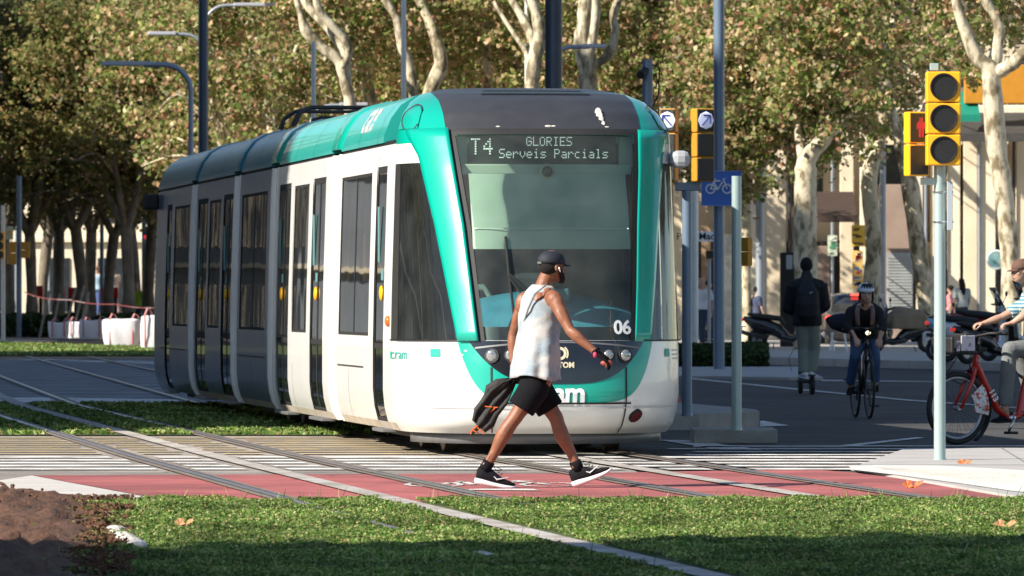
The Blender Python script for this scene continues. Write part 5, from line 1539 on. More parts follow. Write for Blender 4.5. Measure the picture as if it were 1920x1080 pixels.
# bulk bags
bagM = mat('bulk_bag', (.72, .71, .74), .75, var=.06, vscale=3, bump=.4, bscale=6); strapM = mat('bag_strap', (.55, .22, .22), .7)
def bag(label, x0, x1, y0, y1, seed, flare=1.1):
    rnd = random.Random(seed); Y = F * HC / (y1 - HY) ; a = wp(x0, y1, Y); b = wp(x1, y0, Y); cx = (a.x + b.x) / 2; w = (b.x - a.x); h = b.z
    t = thing('bulk_bag', label, 'bag', (cx, Y + w * .4, 0.02), 0, 'white bulk bags on the soil strip')
    g = G(); rings = []
    for i in range(11):
        u = i / 10; k = .44 * (1 + (flare - 1) * u + .07 * sin(u * pi)); ring = []
        for j in range(32):
            an = 2 * pi * j / 32; c_, s_ = cos(an), sin(an); q = (abs(c_) ** 5 + abs(s_) ** 5) ** (-1 / 5)
            wob = 1 + .02 * sin(5 * an + seed + u * 3) + .012 * sin(11 * an + u * 7)
            top = h * (.96 + .05 * sin(an * 2 + seed))
            ring.append((cx + c_ * q * w * k * wob, Y + w * .42 + s_ * q * w * k * wob, .02 + u * top * (1 - .05 * (1 - min(1, q - .9)))))
        rings.append(ring)
    for u, k in ((.96, .38), (.86, .3)): rings.append([(cx + (p[0] - cx) * k / .46, Y + w * .42 + (p[1] - Y - w * .42) * k / .46, h * (u - .08)) for p in rings[10]])
    g.loft(rings); part(g, 'sack', bagM, t, world=True, smooth=True)
    for sx in (-1, 1):
        g = G(); x = cx + sx * w * .30; g.tube([(x, Y - .04, .1), (x + .01, Y - .09, h * .5), (x, Y - .08, h * .98), (x + .06, Y + .02, h * 1.16), (x + .15, Y + .1, h * 1.10), (x + .2, Y + .1, h)], .028, 5, flat=.4); part(g, 'strap', strapM, t, world=True)
    return t
bag('low slumped white bulk bag at the left end of the row', 90, 128, 602, 637, 1, 1.15)
bag('greyish bulk bag second from the left with rubble inside', 124, 168, 600, 636, 2, 1.0)
bag('white bulk bag with a red strap in the middle of the row', 146, 196, 599, 638, 3, 1.05)
bag('wide white bulk bag flaring at the top', 192, 262, 597, 652, 4, 1.18)
bag('tall white bulk bag touching the rear of the tram in view', 260, 318, 590, 657, 5, .95)
# cone behind the tram's right corner
p = gp(1259, 766); t = thing('traffic_cone', 'tall dark red traffic cone just right of the tram', 'cone', p)
g = G(); g.cyl((p.x, p.y, .04), (p.x, p.y, .5), .12, .03, 20); part(g, 'body', mat('cone_red', (.40, .04, .02), .6), t, world=True, smooth=50)
g = G(); g.box((p.x, p.y, .02), (.3, .3, .04)); part(g, 'base', M['rubber'], t, world=True, bevel=.01)
# stick marker and stools on the far pavement
p = gp(1314, 664, .0); t = thing('marker_stick', 'thin stick with an orange top in front of the walking man', 'stick', (p.x, 138, .1))
g = G(); g.cyl((p.x, 138, .05), (p.x, 138, wp(0, 600, 138).z), .012, n=6); part(g, 'shaft', M['black'], t, world=True)
g = G(); g.cyl((p.x, 138, wp(0, 602, 138).z), (p.x, 138, wp(0, 592, 138).z), .03, n=8); part(g, 'grip', mat('orange_grip', (.55, .16, .04), .6), t, world=True)
for (px, lb_) in ((1548, 'small white legged stool left of the black bicycle'), (1572, 'small white legged stool nearest the black bicycle')):
    c = wp(px, 600, 156); t = thing('stool', lb_, 'stool', (c.x, 156, .15))
    g = G(); g.box((c.x, 156, .62), (.34, .34, .05)); part(g, 'seat', brown, t, world=True, bevel=.01)
    for sx in (-1, 1):
        for sy in (-1, 1): g = G(); g.cyl((c.x + sx * .2, 156 + sy * .15, .15), (c.x + sx * .13, 156 + sy * .12, .6), .018, n=6); part(g, 'leg', M['white_sign'], t, world=True)
g = G(); c = wp(1478, 560, 170); g.box((c.x, 170, 1.35), (.42, .35, 2.4)); g.box((c.x + .02, 169.82, 2.3), (.16, .03, .36), mi=1)
single(g, 'ticket_machine', [M['black'], mat('screen_pale', (.35, .42, .5), .3)], 'tall black kiosk behind the scooter rider', 'kiosk', (c.x, 170, .15), bevel=.02)
# ---------------------------------------------------------------- people
def V(*a): return Vector(a)
def ring(c, U, Vv, ru, rv, n=20, pw=2.2):
    out = []
    for j in range(n):
        a = 2 * pi * j / n; ca, sa = cos(a), sin(a); q = (abs(ca) ** pw + abs(sa) ** pw) ** (-1 / pw)
        out.append(c + U * (ru * ca * q) + Vv * (rv * sa * q))
    return out
def torso(g, J, infl=0.0, u0=-.12, u1=1.0, hem=0.0, shoulder=1.0, k=1.0, n=24):
    """rings from the crotch up to the neck base"""
    pel, nk = J['pelvis'], J['neck']; ax = (nk - pel)
    rh = (J['hipR'] - J['hipL']).normalized(); rs = (J['shR'] - J['shL']).normalized()
    prof = [(-.12, .120, .095), (-.04, .158, .115), (.08, .165, .118), (.22, .150, .108), (.38, .136, .098), (.55, .150, .108), (.70, .168, .118), (.82, .178, .115), (.90, .165, .095), (.96, .105, .075), (1.0, .062, .060)]
    us = [p[0] for p in prof]; rings = []
    m = 16
    for i in range(m + 1):
        u = u0 + (u1 - u0) * i / m
        ru = float(np.interp(u, us, [p[1] for p in prof])); rv = float(np.interp(u, us, [p[2] for p in prof]))
        if u > .8: ru = ru * shoulder
        b = max(0.0, 1 - (u - u0) / .35) * hem
        U = rh.lerp(rs, max(0, min(1, (u - .1) / .7))).normalized()
        up = ax.normalized(); Fv = up.cross(U).normalized(); U2 = Fv.cross(up).normalized()
        bend = Vector(J.get('bend', (0, 0, 0))) * sin(max(0, min(1, u)) * pi)
        c = pel + ax * u + bend
        rings.append(ring(c, U2, Fv, (ru + infl + b) * k, (rv + infl + b) * k, n))
    g.loft(rings)
LEG = [(0, .092), (.25, .084), (.6, .066), (.88, .055), (1.0, .054)]; CALF = [(0, .053), (.12, .051), (.32, .057), (.55, .048), (.85, .034), (1, .036)]
UARM = [(0, .056), (.2, .054), (.5, .047), (.85, .038), (1, .037)]; FARM = [(0, .037), (.2, .041), (.5, .036), (.85, .027), (1, .027)]
def limb(g, a, b, prof, infl=0.0, t0=0.0, t1=1.0, k=1.0, n=14, flat=1.0, ref=None, swell=None):
    pts = []; rr = []
    for i in range(9):
        t = t0 + (t1 - t0) * i / 8
        p = a.lerp(b, t)
        if swell is not None: p = p + swell * sin(min(1, t * 1.4) * pi)
        pts.append(p); rr.append((float(np.interp(t, [q[0] for q in prof], [q[1] for q in prof])) + infl) * k)
    g.tube(pts, rr, n, flat=flat, ref=ref, rnd=infl == 0)
def hand(g, w, d, palmN, k=1.0, curl=.5, thumb=1, fr=.0085):
    """palm and five fingers from wrist w along d; palmN points out of the palm"""
    d = d.normalized(); palmN = (palmN - d * palmN.dot(d)).normalized(); s = d.cross(palmN)
    g.ell(w + d * .05 * k, (.052 * k, .040 * k, .017 * k), 14, 10, (d, s, palmN))
    g.tube([w - d * .02 * k, w + d * .03 * k], [.026 * k, .027 * k], 10, flat=.75, ref=s)
    for i, (off, L_) in enumerate(((-.030, .060), (-.010, .072), (.010, .078), (.029, .070))):
        o = w + d * .085 * k + s * off * k; a = curl * (1.0 + .12 * i)
        d1 = (d * cos(a * .7) + palmN * sin(a * .7)); d2 = (d * cos(a * 1.7) + palmN * sin(a * 1.7)); d3 = (d * cos(a * 2.5) + palmN * sin(a * 2.5))
        p1 = o + d1 * L_ * .45 * k; p2 = p1 + d2 * L_ * .32 * k; p3 = p2 + d3 * L_ * .23 * k
        g.tube([o - d * .02 * k, o, p1, p2, p3], [fr * k * 1.1, fr * k * 1.1, fr * k, fr * k * .95, fr * k * .8], 8, rnd=True)
    o = w + d * .028 * k + s * thumb * .030 * k; d1 = (d * .6 + s * thumb * .7 + palmN * .35).normalized(); p1 = o + d1 * .034 * k
    d2 = (d * .85 + s * thumb * .15 + palmN * .5).normalized()
    g.tube([o, p1, p1 + d2 * .032 * k, p1 + d2 * .052 * k], [.013 * k, .0115 * k, .010 * k, .008 * k], 8, rnd=True)
def head(g, c, fw, up, k=1.0, jaw=1.0):
    fw = fw.normalized(); up = (up - fw * up.dot(fw)).normalized(); rt = fw.cross(up)
    B = (rt, fw, up)
    def P(x, y, z): return c + (rt * x + fw * y + up * z) * k
    g.ell(P(0, -.012, .030), (.076 * k, .094 * k, .088 * k), 20, 14, B)
    g.ell(P(0, .018, -.030), (.060 * k, .072 * k, .080 * k), 18, 12, B)
    g.ell(P(0, .052, -.075), (.036 * k * jaw, .034 * k, .030 * k), 12, 8, B)
    g.ell(P(0, .070, .020), (.050 * k, .018 * k, .012 * k), 12, 8, B)       # brow
    g.tube([P(0, .082, .012), P(0, .100, -.018), P(0, .103, -.028)], [.009 * k, .012 * k, .014 * k], 8, rnd=True)
    g.ell(P(0, .090, -.032), (.019 * k, .012 * k, .010 * k), 10, 6, B)
    g.ell(P(0, .086, -.052), (.024 * k, .010 * k, .006 * k), 10, 6, B); g.ell(P(0, .084, -.063), (.021 * k, .011 * k, .007 * k), 10, 6, B)
    for s in (-1, 1):
        g.ell(P(s * .080, -.008, -.008), (.010 * k, .020 * k, .031 * k), 10, 8, B)
        g.ell(P(s * .042, .052, -.018), (.022 * k, .020 * k, .018 * k), 10, 8, B)
    return P, B
def face_bits(t, body, P, B, k, brow=(.03, .02, .015), lips=(.35, .13, .11)):
    rt, fw, up = B
    for s in (-1, 1):
        e = G(); e.ell(P(s * .030, .078, .000), (.013 * k, .008 * k, .008 * k), 10, 8, B); ey = part(e, 'eye', M.setdefault('eye', mat('eye', (.6, .58, .55), .3)), body, world=True, smooth=True)
        e = G(); e.ell(P(s * .030, .0845, .000), (.006 * k, .004 * k, .006 * k), 8, 6, B); part(e, 'iris', M['black'], ey, world=True, smooth=True)
        e = G(); e.tube([P(s * .016, .086, .016), P(s * .032, .085, .021), P(s * .048, .074, .016)], .0042 * k, 6); part(e, 'eyebrow', M.setdefault('brow%s' % str(brow), mat('brow_hair', brow, .9)), body, world=True)
    e = G(); e.ell(P(0, .093, -.057), (.022 * k, .006 * k, .005 * k), 10, 6, B); part(e, 'lips', M.setdefault('lips%s' % str(lips), mat('lips', lips, .6)), body, world=True, smooth=True)
def shoe(t, ank, toe, up, mU, mS, k=1.0, ln=.285, h=.09, zs=1.0):
    """ank: heel point on the sole, toe: toe point on the sole, up: normal of the sole"""
    d = (toe - ank).normalized(); up = (up - d * up.dot(d)).normalized(); s = d.cross(up)
    def rg(y, w, z0, z1):
        c = ank + d * y * k
        out = []
        for j in range(16):
            a = 2 * pi * j / 16; ca, sa = cos(a), sin(a)
            out.append(c + s * (w * ca * k) + up * (((z0 + z1) / 2 + (z1 - z0) / 2 * (1 if sa > 0 else -1) * abs(sa) ** .6) * k * zs))
        return out
    g = G(); g.loft([rg(y * ln, w, z0, z1) for y, w, z0, z1 in ((-.02, .022, .014, .032), (0, .032, .006, .038), (.15, .037, .0, .038), (.4, .034, .0, .030), (.65, .045, .0, .026), (.85, .042, .006, .026), (.97, .026, .016, .030), (1.0, .012, .020, .028))])
    so = part(g, 'sole', mS, t, world=True, smooth=True)
    g = G(); g.loft([rg(y * ln, w, z0, z1) for y, w, z0, z1 in ((0.0, .020, .028, .085), (.05, .032, .028, .10), (.18, .036, .026, .105), (.34, .036, .024, .098), (.5, .037, .022, .076), (.68, .041, .020, .056), (.86, .036, .022, .046), (.95, .022, .024, .038))])
    return part(g, 'shoe', mU, t, world=True, smooth=True)
def body_of(t, J, skin, vox=.0085, k=1.0, hands=True, feet=True, jaw=1.0, arms=True):
    g = G(); torso(g, J, k=k)
    g.tube([J['neck'] - V(0, 0, .03), J['neck'] + (J['head'] - J['neck']) * .35, J['head'] - (J['head'] - J['neck']).normalized() * .03], [.066 * k, .056 * k, .056 * k], 14, rnd=False)
    P, B = head(g, J['head'], J['fw'], J.get('hup', V(0, 0, 1)), k, jaw)
    for s in 'RL':
        if arms or True:
            g.ell(J['sh' + s], (.060 * k, .060 * k, .058 * k), 12, 8)
            g.tube([J['neck'] + V(0, 0, -.035), J['sh' + s] + V(0, 0, .005)], [.055 * k, .052 * k], 12)
            limb(g, J['sh' + s], J['el' + s], UARM, k=k); limb(g, J['el' + s], J['wr' + s], FARM, k=k)
        limb(g, J['hip' + s], J['kn' + s], LEG, k=k)
        cd = (J['an' + s] - J['kn' + s]).normalized(); bk = (-J['ft']); bk = bk - cd * bk.dot(cd)
        limb(g, J['kn' + s], J['an' + s], CALF, k=k, swell=bk.normalized() * .016)
        if feet:
            hl, to_ = J['heel' + s], J['toe' + s]; u3 = V(-(to_ - hl).normalized().z * (to_ - hl).normalized().x, -(to_ - hl).normalized().z * (to_ - hl).normalized().y, 1).normalized(); g.tube([hl.lerp(to_, .16) + u3 * .05, hl.lerp(to_, .45) + u3 * .045, hl.lerp(to_, .75) + u3 * .034], [.022, .022, .014], 10, rnd=True)
            g.tube([J['an' + s], hl.lerp(to_, .2) + u3 * .055], [.034, .024], 10)
        if hands:
            hd, pn, cu, th = J['hand' + s]; hand(g, J['wr' + s], hd, pn, k, cu, th, J.get('fr', .0085))
    if 'extra' in J: J['extra'](g)
    gg = remesh(g, vox, J.get('sm', 4), .5)
    b = part(gg, 'body', skin, t, world=True, smooth=True)
    return b, P, B
def cloth(t, name, g, m, vox=.010, it=4, label=None):
    gg = remesh(g, vox, it, .5); return part(gg, name, m, t, world=True, smooth=True, label=label)
def cap_mesh(t, P, B, m, brimdir=1, k=1.0, name='cap'):
    rt, fw, up = B; g = G(); rows = []
    for i in range(8):
        a = (pi / 2) * i / 7 * .98
        rows.append([P(.088 * cos(a) * cos(b), -.012 + .106 * cos(a) * sin(b), .036 + .080 * sin(a)) for b in [2 * pi * j / 24 for j in range(24)]])
    rows.insert(0, [P(.086 * cos(b), -.012 + .103 * sin(b), .020) for b in [2 * pi * j / 24 for j in range(24)]])
    g.loft(rows); 
    br = []
    for i in range(5):
        u = i / 4; br.append([P((-.072 + .144 * j / 10) * (1 - .25 * u), .078 + (.075 * u) * (1 - (abs(j - 5) / 5) ** 2 * .6) - .022 * (abs(j - 5) / 5) ** 2, .030 - .012 * u - .012 * (abs(j - 5) / 5) ** 2 * (1)) for j in range(11)])
    c = part(g, name, m, t, world=True, smooth=True)
    g = G(); g.grid(br); part(g, 'brim', m, c, world=True, smooth=True, solid=.005)
    return c

# --- the walking man ---------------------------------------------------------
YW = 47.95
def K(x, y, d=0.0): return wp(x, y, YW + d)
skinD = mat('skin_dark', (.225, .088, .045), .50, var=.22, vscale=11, bump=.12, bscale=90, det=8)
J = dict(head=K(1036, 500, -.0), neck=K(1016, 538, .02), pelvis=K(1002, 700), hipR=K(1012, 712, -.08), hipL=K(996, 712, .09),
         shR=K(1040, 561, -.17), shL=K(984, 562, .17), elR=K(1070, 622, -.27), wrR=K(1117, 660, -.33), elL=K(962, 628, .23), wrL=K(963, 688, .22),
         knR=K(966, 783, -.09), anR=K(916, 868, -.05), knL=K(1043, 784, .11), anL=K(1079, 868, .12),
         heelR=K(890, 908, -.05), toeR=K(950, 918, -.03), heelL=K(1077, 915, .12), toeL=K(1136, 892, .10),
         fw=V(.86, .50, -.06), hup=V(0.05, 0, 1), ft=V(.75, .66, 0), fr=.0095, bend=(-.012, 0, 0),
         handR=(V(.80, -.1, -.55), V(-.35, .3, -.9), .55, 1), handL=(V(.05, .05, -1), V(.8, -.5, 0), .95, 1))
walker = thing('person', 'man in a dark cap, sleeveless pale shirt and black shorts striding along the red lane', 'person', (K(1002, 0).x, YW, 0.01))
def muscles(g):
    def bulge(a, b, t, off, r, ln):
        d = (b - a).normalized(); o = Vector(off); o = (o - d * o.dot(d)).normalized(); s = d.cross(o); c = a.lerp(b, t) + o * .022
        g.ell(c, (ln, r, r * .85), 14, 10, (d, s, o))
    for q in 'RL':
        sh, el, wr, hp, kn, an = (J[k + q] for k in ('sh', 'el', 'wr', 'hip', 'kn', 'an'))
        side = V(.66, -.75, 0) * (1 if q == 'R' else -1); ft = J['ft']
        bulge(sh, el, .10, side, .046, .075)                # deltoid
        bulge(sh, el, .55, ft + V(0, 0, -.2), .034, .085)    # biceps
        bulge(sh, el, .45, -ft, .036, .10)                   # triceps
        bulge(el, wr, .22, side, .030, .085)                 # forearm
        bulge(hp, kn, .55, ft, .055, .16)                    # thigh
        bulge(hp, kn, .90, ft, .030, .05)                    # above the knee
        bulge(kn, an, .02, ft, .030, .035)                   # knee cap
        for sg in (-1, 1): bulge(kn, an, .27 if sg > 0 else .31, -ft + side * .55 * sg, .036, .095)   # the two calf heads
        d = (an - kn).normalized(); bk = -ft; bk = (bk - d * bk.dot(d)).normalized()
        g.tube([kn.lerp(an, .62) + bk * .024, an + bk * .030 - d * .0, an + bk * .034 + d * .03], [.016, .012, .014], 8)   # heel tendon
    for sg in (-1, 1): g.ell(J['pelvis'].lerp(J['neck'], .80) + V(.66, -.75, 0) * (.085 * sg) - J['ft'] * .075, (.07, .05, .09), 12, 8)   # shoulder blades
J['extra'] = muscles; J['sm'] = 3
wb, P, B = body_of(walker, J, skinD, .0060, jaw=1.1)
# tank top: loose tie-dyed cloth
shirtM = mat('tie_dye', (.25, .31, .35), .85, col2=(.43, .42, .40), vscale=6, bump=.6, bscale=8, det=4, sharp=(.42, .58))
g = G(); up = (J['neck'] - J['pelvis']).normalized(); L0 = (J['neck'] - J['pelvis']).length; rings = []
UH = (J['hipR'] - J['hipL']).normalized(); USh = (J['shR'] - J['shL']).normalized(); n = 64
for i in range(34):
    u = -.06 + 1.08 * i / 33
    ru = float(np.interp(u, [-.06, .2, .45, .6, .72, .80, .87, .93, .99, 1.03], [.216, .206, .188, .182, .178, .172, .160, .138, .100, .070]))
    rv = float(np.interp(u, [-.06, .2, .45, .7, .82, .88, .93, 1.03], [.170, .160, .140, .150, .148, .135, .112, .070]))
    U = UH.lerp(USh, max(0, min(1, u))).normalized(); Fv = up.cross(U).normalized(); U = Fv.cross(up)
    w_ = max(0, (.55 - u)) * .10; c = J['pelvis'] + up * (L0 * u) + V(.004, 0, 0); row = []
    for j in range(n):
        a = 2 * pi * j / n
        f_ = 1 + w_ * sin(6 * a + 2.2 * u) + w_ * .6 * sin(11 * a + 1 + 5 * u) + .012 * sin(3 * a + u * 21) + .010 * sin(5 * a - u * 33)
        row.append(c + U * (ru * cos(a) * f_) + Fv * (rv * sin(a) * f_) - up * ((.014 * sin(3 * a + .5)) if i == 0 else 0))
    rings.append(row)
g.loft(rings, cap=False)
part(g, 'tank_top', shirtM, walker, world=True, smooth=True, solid=.004)
blackC = mat('black_cloth', (.007, .007, .009), .95, var=.25, vscale=6, bump=.5, bscale=9, spec=.15)
g = G(); torso(g, J, .020, -.14, .12)
for s in 'RL':
    a, b = J['hip' + s], J['kn' + s]; a2 = J['pelvis'].lerp(a, .8)
    g.tube([a2 + V(0, 0, .04), a.lerp(b, .25), a.lerp(b, .5), a.lerp(b, .76)], [.108, .112, .106, .104], 18)
cloth(walker, 'shorts', g, blackC, .009, 4)
g = G()
for s in 'RL':
    a, b = J['hip' + s], J['kn' + s]; d_ = (b - a).normalized(); c = a.lerp(b, .755)
    g.torus(c, .098, .004, d_, 28, 6)
part(g, 'shorts_hem', blackC, walker, world=True, smooth=True)
soleW = mat('sole_white', (.72, .70, .70), .6, var=.06); shoeK = mat('shoe_black', (.008, .008, .011), .85, var=.3, vscale=60, spec=.2)
for s, upv in (('R', V(-.18, 0, 1)), ('L', V(.38, 0, 1))):
    sh = shoe(walker, J['heel' + s], J['toe' + s], upv, shoeK, soleW, 1.0, .305, zs=1.3)
    g = G(); d_ = (J['an' + s] - J['kn' + s]).normalized(); g.tube([J['an' + s] - d_ * .015, J['an' + s] + d_ * .06], [.043, .043], 14, rnd=False)
    so = part(g, 'sock', blackC, walker, world=True, smooth=True)
    dd = (J['toe' + s] - J['heel' + s]).normalized(); sd = dd.cross(upv).normalized(); un = sd.cross(dd)
    o_ = J['heel' + s] + dd * .16 + sd * .043 + un * .072
    g = G()
    g.tube([o_ - dd * .035 + un * .006, o_ - dd * .01 - un * .012, o_ + dd * .03 + un * .002, o_ + dd * .065 + un * .016], [.003, .006, .004, .002], 6); part(g, 'side_mark', mat('mark_pale', (.6, .6, .62), .5), sh, world=True)
    g = G(); l0 = J['heel' + s] + dd * .135 + un * .122
    for q in range(3): g.tube([l0 + dd * q * .02 - un * q * .011 - sd * .02, l0 + dd * (q * .02 + .008) - un * (q * .011 - .006), l0 + dd * q * .02 - un * q * .011 + sd * .02], .003, 6)
    g.tube([l0, l0 + un * .03 - dd * .02, l0 + un * .012 + dd * .05, l0 + dd * .01], .0028, 6)
    part(g, 'laces', blackC, sh, world=True)
capM = mat('navy_cap', (.010, .013, .022), .75, var=.2)
cp = cap_mesh(walker, P, B, capM)
g = G(); q = P(-.0, -.112, .020)
g.box(P(.012, -.118, .022), (.03, .012, .014)); part(g, 'buckle', M['chrome'], cp, world=True)
hairM = mat('black_hair', (.008, .007, .006), .95, var=.3, bump=.6, bscale=120)
g = G(); g.ell(P(0, -.030, .000), (.079, .082, .062), 20, 12, B); part(g, 'hair', hairM, walker, world=True, smooth=True)
g = G()
for s in (-1, 1): g.tube([P(s * .074, .018, .0), P(s * .066, .034, -.04), P(s * .045, .062, -.078), P(0, .086, -.095)], [.010, .018, .022, .024], 10, rnd=True)
g.tube([P(-.02, .094, -.046), P(.02, .094, -.046)], .007, 6); part(remesh(g, .005, 3), 'beard', hairM, walker, world=True, smooth=True) if False else part(remesh(g, .006, 3), 'beard', hairM, walker, world=True, smooth=True)
face_bits(walker, wb, P, B, 1.0)
g = G(); g.ell(P(.090, .004, -.010), (.008, .007, .009), 8, 6, B); g.tube([P(.092, .006, -.014), P(.092, .014, -.036)], .0035, 6); part(g, 'earbud', M['white_sign'], walker, world=True, smooth=True)
# strap across the back, and its small bag hidden behind the waist
g = G(); g.tube([K(1027, 531, -.06), K(1022, 536, -.145), K(1003, 551, -.165), K(990, 580, -.14), K(980, 612, -.06), K(975, 645, .04)], .0075, 8, flat=.5); part(g, 'shoulder_strap', mat('strap_grey', (.11, .11, .12), .8), walker, world=True, smooth=True)
# gloves and wrist things
gl = G()
d_ = J['handR'][0].normalized(); hand(gl, J['wrR'] - d_ * .0, J['handR'][0], J['handR'][1], 1.10, .50, 1, .0105)
gl = remesh(gl, .006, 3); part(gl, 'glove', blackC, walker, world=True, smooth=True)
g = G(); g.torus(J['wrR'] - (J['wrR'] - J['elR']).normalized() * .0, .030, .010, (J['wrR'] - J['elR']), 24, 8); part(g, 'glove_cuff', blackC, walker, world=True, smooth=True)
g = G(); c = J['wrR'] + V(-.005, -.035, -.02); g.ell(c, (.016, .010, .022), 12, 8); part(g, 'pink_cuff', mat('pink', (.50, .04, .10), .6), walker, world=True, smooth=True)
g = G(); g.torus(J['wrL'] - V(0, 0, -.03), .031, .008, (J['wrL'] - J['elL']), 24, 8); part(g, 'wristband', M['black'], walker, world=True, smooth=True)
gl = G(); hand(gl, J['wrL'], J['handL'][0], J['handL'][1], 1.08, .95, 1, .010); part(remesh(gl, .006, 3), 'glove', blackC, walker, world=True, smooth=True)
# what he holds: a small dark phone pouch in the right hand, a jacket in the left
c = J['wrR'] + J['handR'][0].normalized() * .095 + V(0, -.01, -.025)
g = G(); g.ell(c, (.045, .018, .022), 12, 8); single(g, 'drink_flask', mat('dull_red', (.30, .06, .04), .6), 'small dull red thing held in the walking man\'s gloved right hand', 'flask', c, smooth=True)
jk = thing('jacket', 'black jacket with orange piping hanging from the walking man\'s left hand', 'jacket', K(963, 710, .2))
jm = mat('jacket_black', (.020, .018, .017), .75, var=.3, vscale=8, bump=.5, bscale=10); om = mat('orange_piping', (.75, .14, .02), .6)
top_ = [(968, 700, 6), (960, 712, 12), (948, 722, 22), (932, 742, 30), (918, 764, 27), (908, 783, 30), (898, 800, 20)]
rings = []
for i, (x, y, h_) in enumerate(top_):
    c = K(x, y, .20 - .01 * i); nx_, nz_ = .62, .78  # across the hang direction
    U = V(nx_ * .85, 0, nz_ * .85 * -.75).normalized() if i > 1 else V(1, 0, -.2).normalized()
    Vv = V(0, 1, 0); n = 36; r = h_ * YW / F * .82; rr = []
    for j in range(n):
        a = 2 * pi * j / n; f_ = 1 + .10 * sin(5 * a + i * .7) * (i / 6)
        rr.append(c + U * (r * cos(a) * f_) + Vv * ((.028 + .012 * sin(3 * a + i)) * sin(a) + .018 * sin(4 * cos(a) * 2 + i)))
    rings.append(rr)
g = G(); g.loft(rings); jb = part(g, 'cloth', jm, jk, world=True, smooth=True)
g = G(); rings = []
for i, (x, y, h_) in enumerate([(955, 716, 12), (935, 722, 18), (915, 733, 16), (910, 744, 8)]):
    c = K(x, y, .16); r = h_ * YW / F
    rings.append([c + V(-.35, 0, .93) * (r * .7 * cos(2 * pi * j / 20)) + V(0, .022, 0) * sin(2 * pi * j / 20) for j in range(20)])
g.loft(rings); part(g, 'sleeve', jm, jk, world=True, smooth=True)
def pipe(pts, r=.0045):
    g = G(); g.tube([K(*p) for p in pts], r, 6); part(g, 'piping', om, jk, world=True)
pipe([(909, 762, .13), (918, 763, .13), (933, 764, .13)]); pipe([(930, 763, .13), (912, 780, .13), (896, 797, .14), (884, 808, .15)])
pipe([(884, 806, .13), (893, 810, .13), (898, 812, .14)]); pipe([(893, 799, .13), (900, 806, .13), (908, 814, .13)]); pipe([(884, 806, .13), (883, 814, .13)])
g = G()
g.tube([K(905, 790, .15), K(890, 808, .15), K(883, 813, .15)], [.03, .014, .010], 8, flat=.5); part(g, 'sleeve_end', jm, jk, world=True, smooth=True)

# --- trousers / sleeves helpers ------------------------------------------------
def trousers(t, J, m, infl=.012, k=1.0, bottom=.93, vox=.012, name='trousers', cuff=.0):
    g = G(); torso(g, J, .014, -.14, .16, k=k)
    for s in 'RL':
        limb(g, J['pelvis'].lerp(J['hip' + s], .85), J['kn' + s], LEG, .006 + infl, k=k)
        g.ell(J['kn' + s], ((.056 + infl) * k,) * 3, 12, 8)
        limb(g, J['kn' + s], J['an' + s], [(0, .056), (.4, .056), (1, .048 + cuff)], infl, 0, bottom, k=k)
    return cloth(t, name, g, m, vox, 3)
def top(t, J, m, infl=.016, sleeve=1.0, k=1.0, vox=.012, name='shirt', hem=.01, u0=.0, wide=0):
    g = G(); torso(g, J, infl, u0, .95, hem, 1.0, k=k)
    for s in 'RL':
        g.tube([J['neck'] + V(0, 0, -.05), J['sh' + s]], [.062 + wide, .064 + wide], 12)
        g.ell(J['sh' + s], ((.066 + wide) * k,) * 3, 12, 8)
        limb(g, J['sh' + s], J['el' + s], UARM, infl + wide, 0, min(1, sleeve * 2), k=k)
        if sleeve > .5:
            g.ell(J['el' + s], ((.045 + infl + wide) * k,) * 3, 10, 8); limb(g, J['el' + s], J['wr' + s], FARM, infl + wide, 0, (sleeve - .5) * 2, k=k)
    return cloth(t, name, g, m, vox, 3)

# --- scooter rider seen from behind ------------------------------------------
YS = 95.6
def K(x, y, d=0.0): return wp(x, y, YS + d)
skinL = mat('skin_light', (.46, .27, .19), .5, var=.08, vscale=9)
J = dict(head=K(1512, 499, .02), neck=K(1513, 520), pelvis=K(1514, 606), hipR=K(1523, 612), hipL=K(1505, 612), shR=K(1537, 534), shL=K(1489, 534),
         elR=K(1545, 572, .08), wrR=K(1533, 582, .30), elL=K(1479, 576, .08), wrL=K(1496, 584, .30), knR=K(1528, 654, .05), anR=K(1521, 700, .02), knL=K(1506, 654, .03), anL=K(1507, 702, -.06),
         heelR=K(1521, 710, -.04), toeR=K(1522, 706, .2), heelL=K(1513, 712, -.18), toeL=K(1500, 708, .04), fw=V(.1, 1, 0), ft=V(0, 1, 0),
         handR=(V(0, 1, -.1), V(0, 0, -1), .9, 1), handL=(V(0, 1, -.1), V(0, 0, -1), .9, -1), fr=.011)
rd_ = thing('person', 'person in a black jacket and backpack riding a scooter away from the view', 'person', (K(1514, 0).x, YS, .15))
b_, P, B = body_of(rd_, J, skinD, .011, k=1.02)
trousers(rd_, J, mat('grey_green_cloth', (.20, .225, .19), .85, var=.12, vscale=7, bump=.4, bscale=8), .022, vox=.011)
top(rd_, J, mat('jacket_dark', (.008, .009, .013), .8, var=.2, bump=.4, bscale=8), .045, 1.0, vox=.012, name='jacket', u0=-.06, wide=.012)
g = G(); g.ell(P(0, -.010, .022), (.090, .104, .108), 20, 12, B); part(g, 'hair', hairM, rd_, world=True, smooth=True)
g = G(); g.tube([K(1513, 535, -.24), K(1514, 548, -.30), K(1514, 570, -.32), K(1514, 590, -.30), K(1514, 598, -.26)], [.10, .155, .165, .16, .12], 16, flat=.62, ref=(1, 0, 0), rnd=True)
gc_ = G(); gc_.tube([K(1513, 531, .0), K(1513, 522, .0), K(1512, 513, .0)], [.15, .10, .072], 14, rnd=True); part(remesh(gc_, .012, 4), 'hood', M['black'], rd_, world=True, smooth=True)
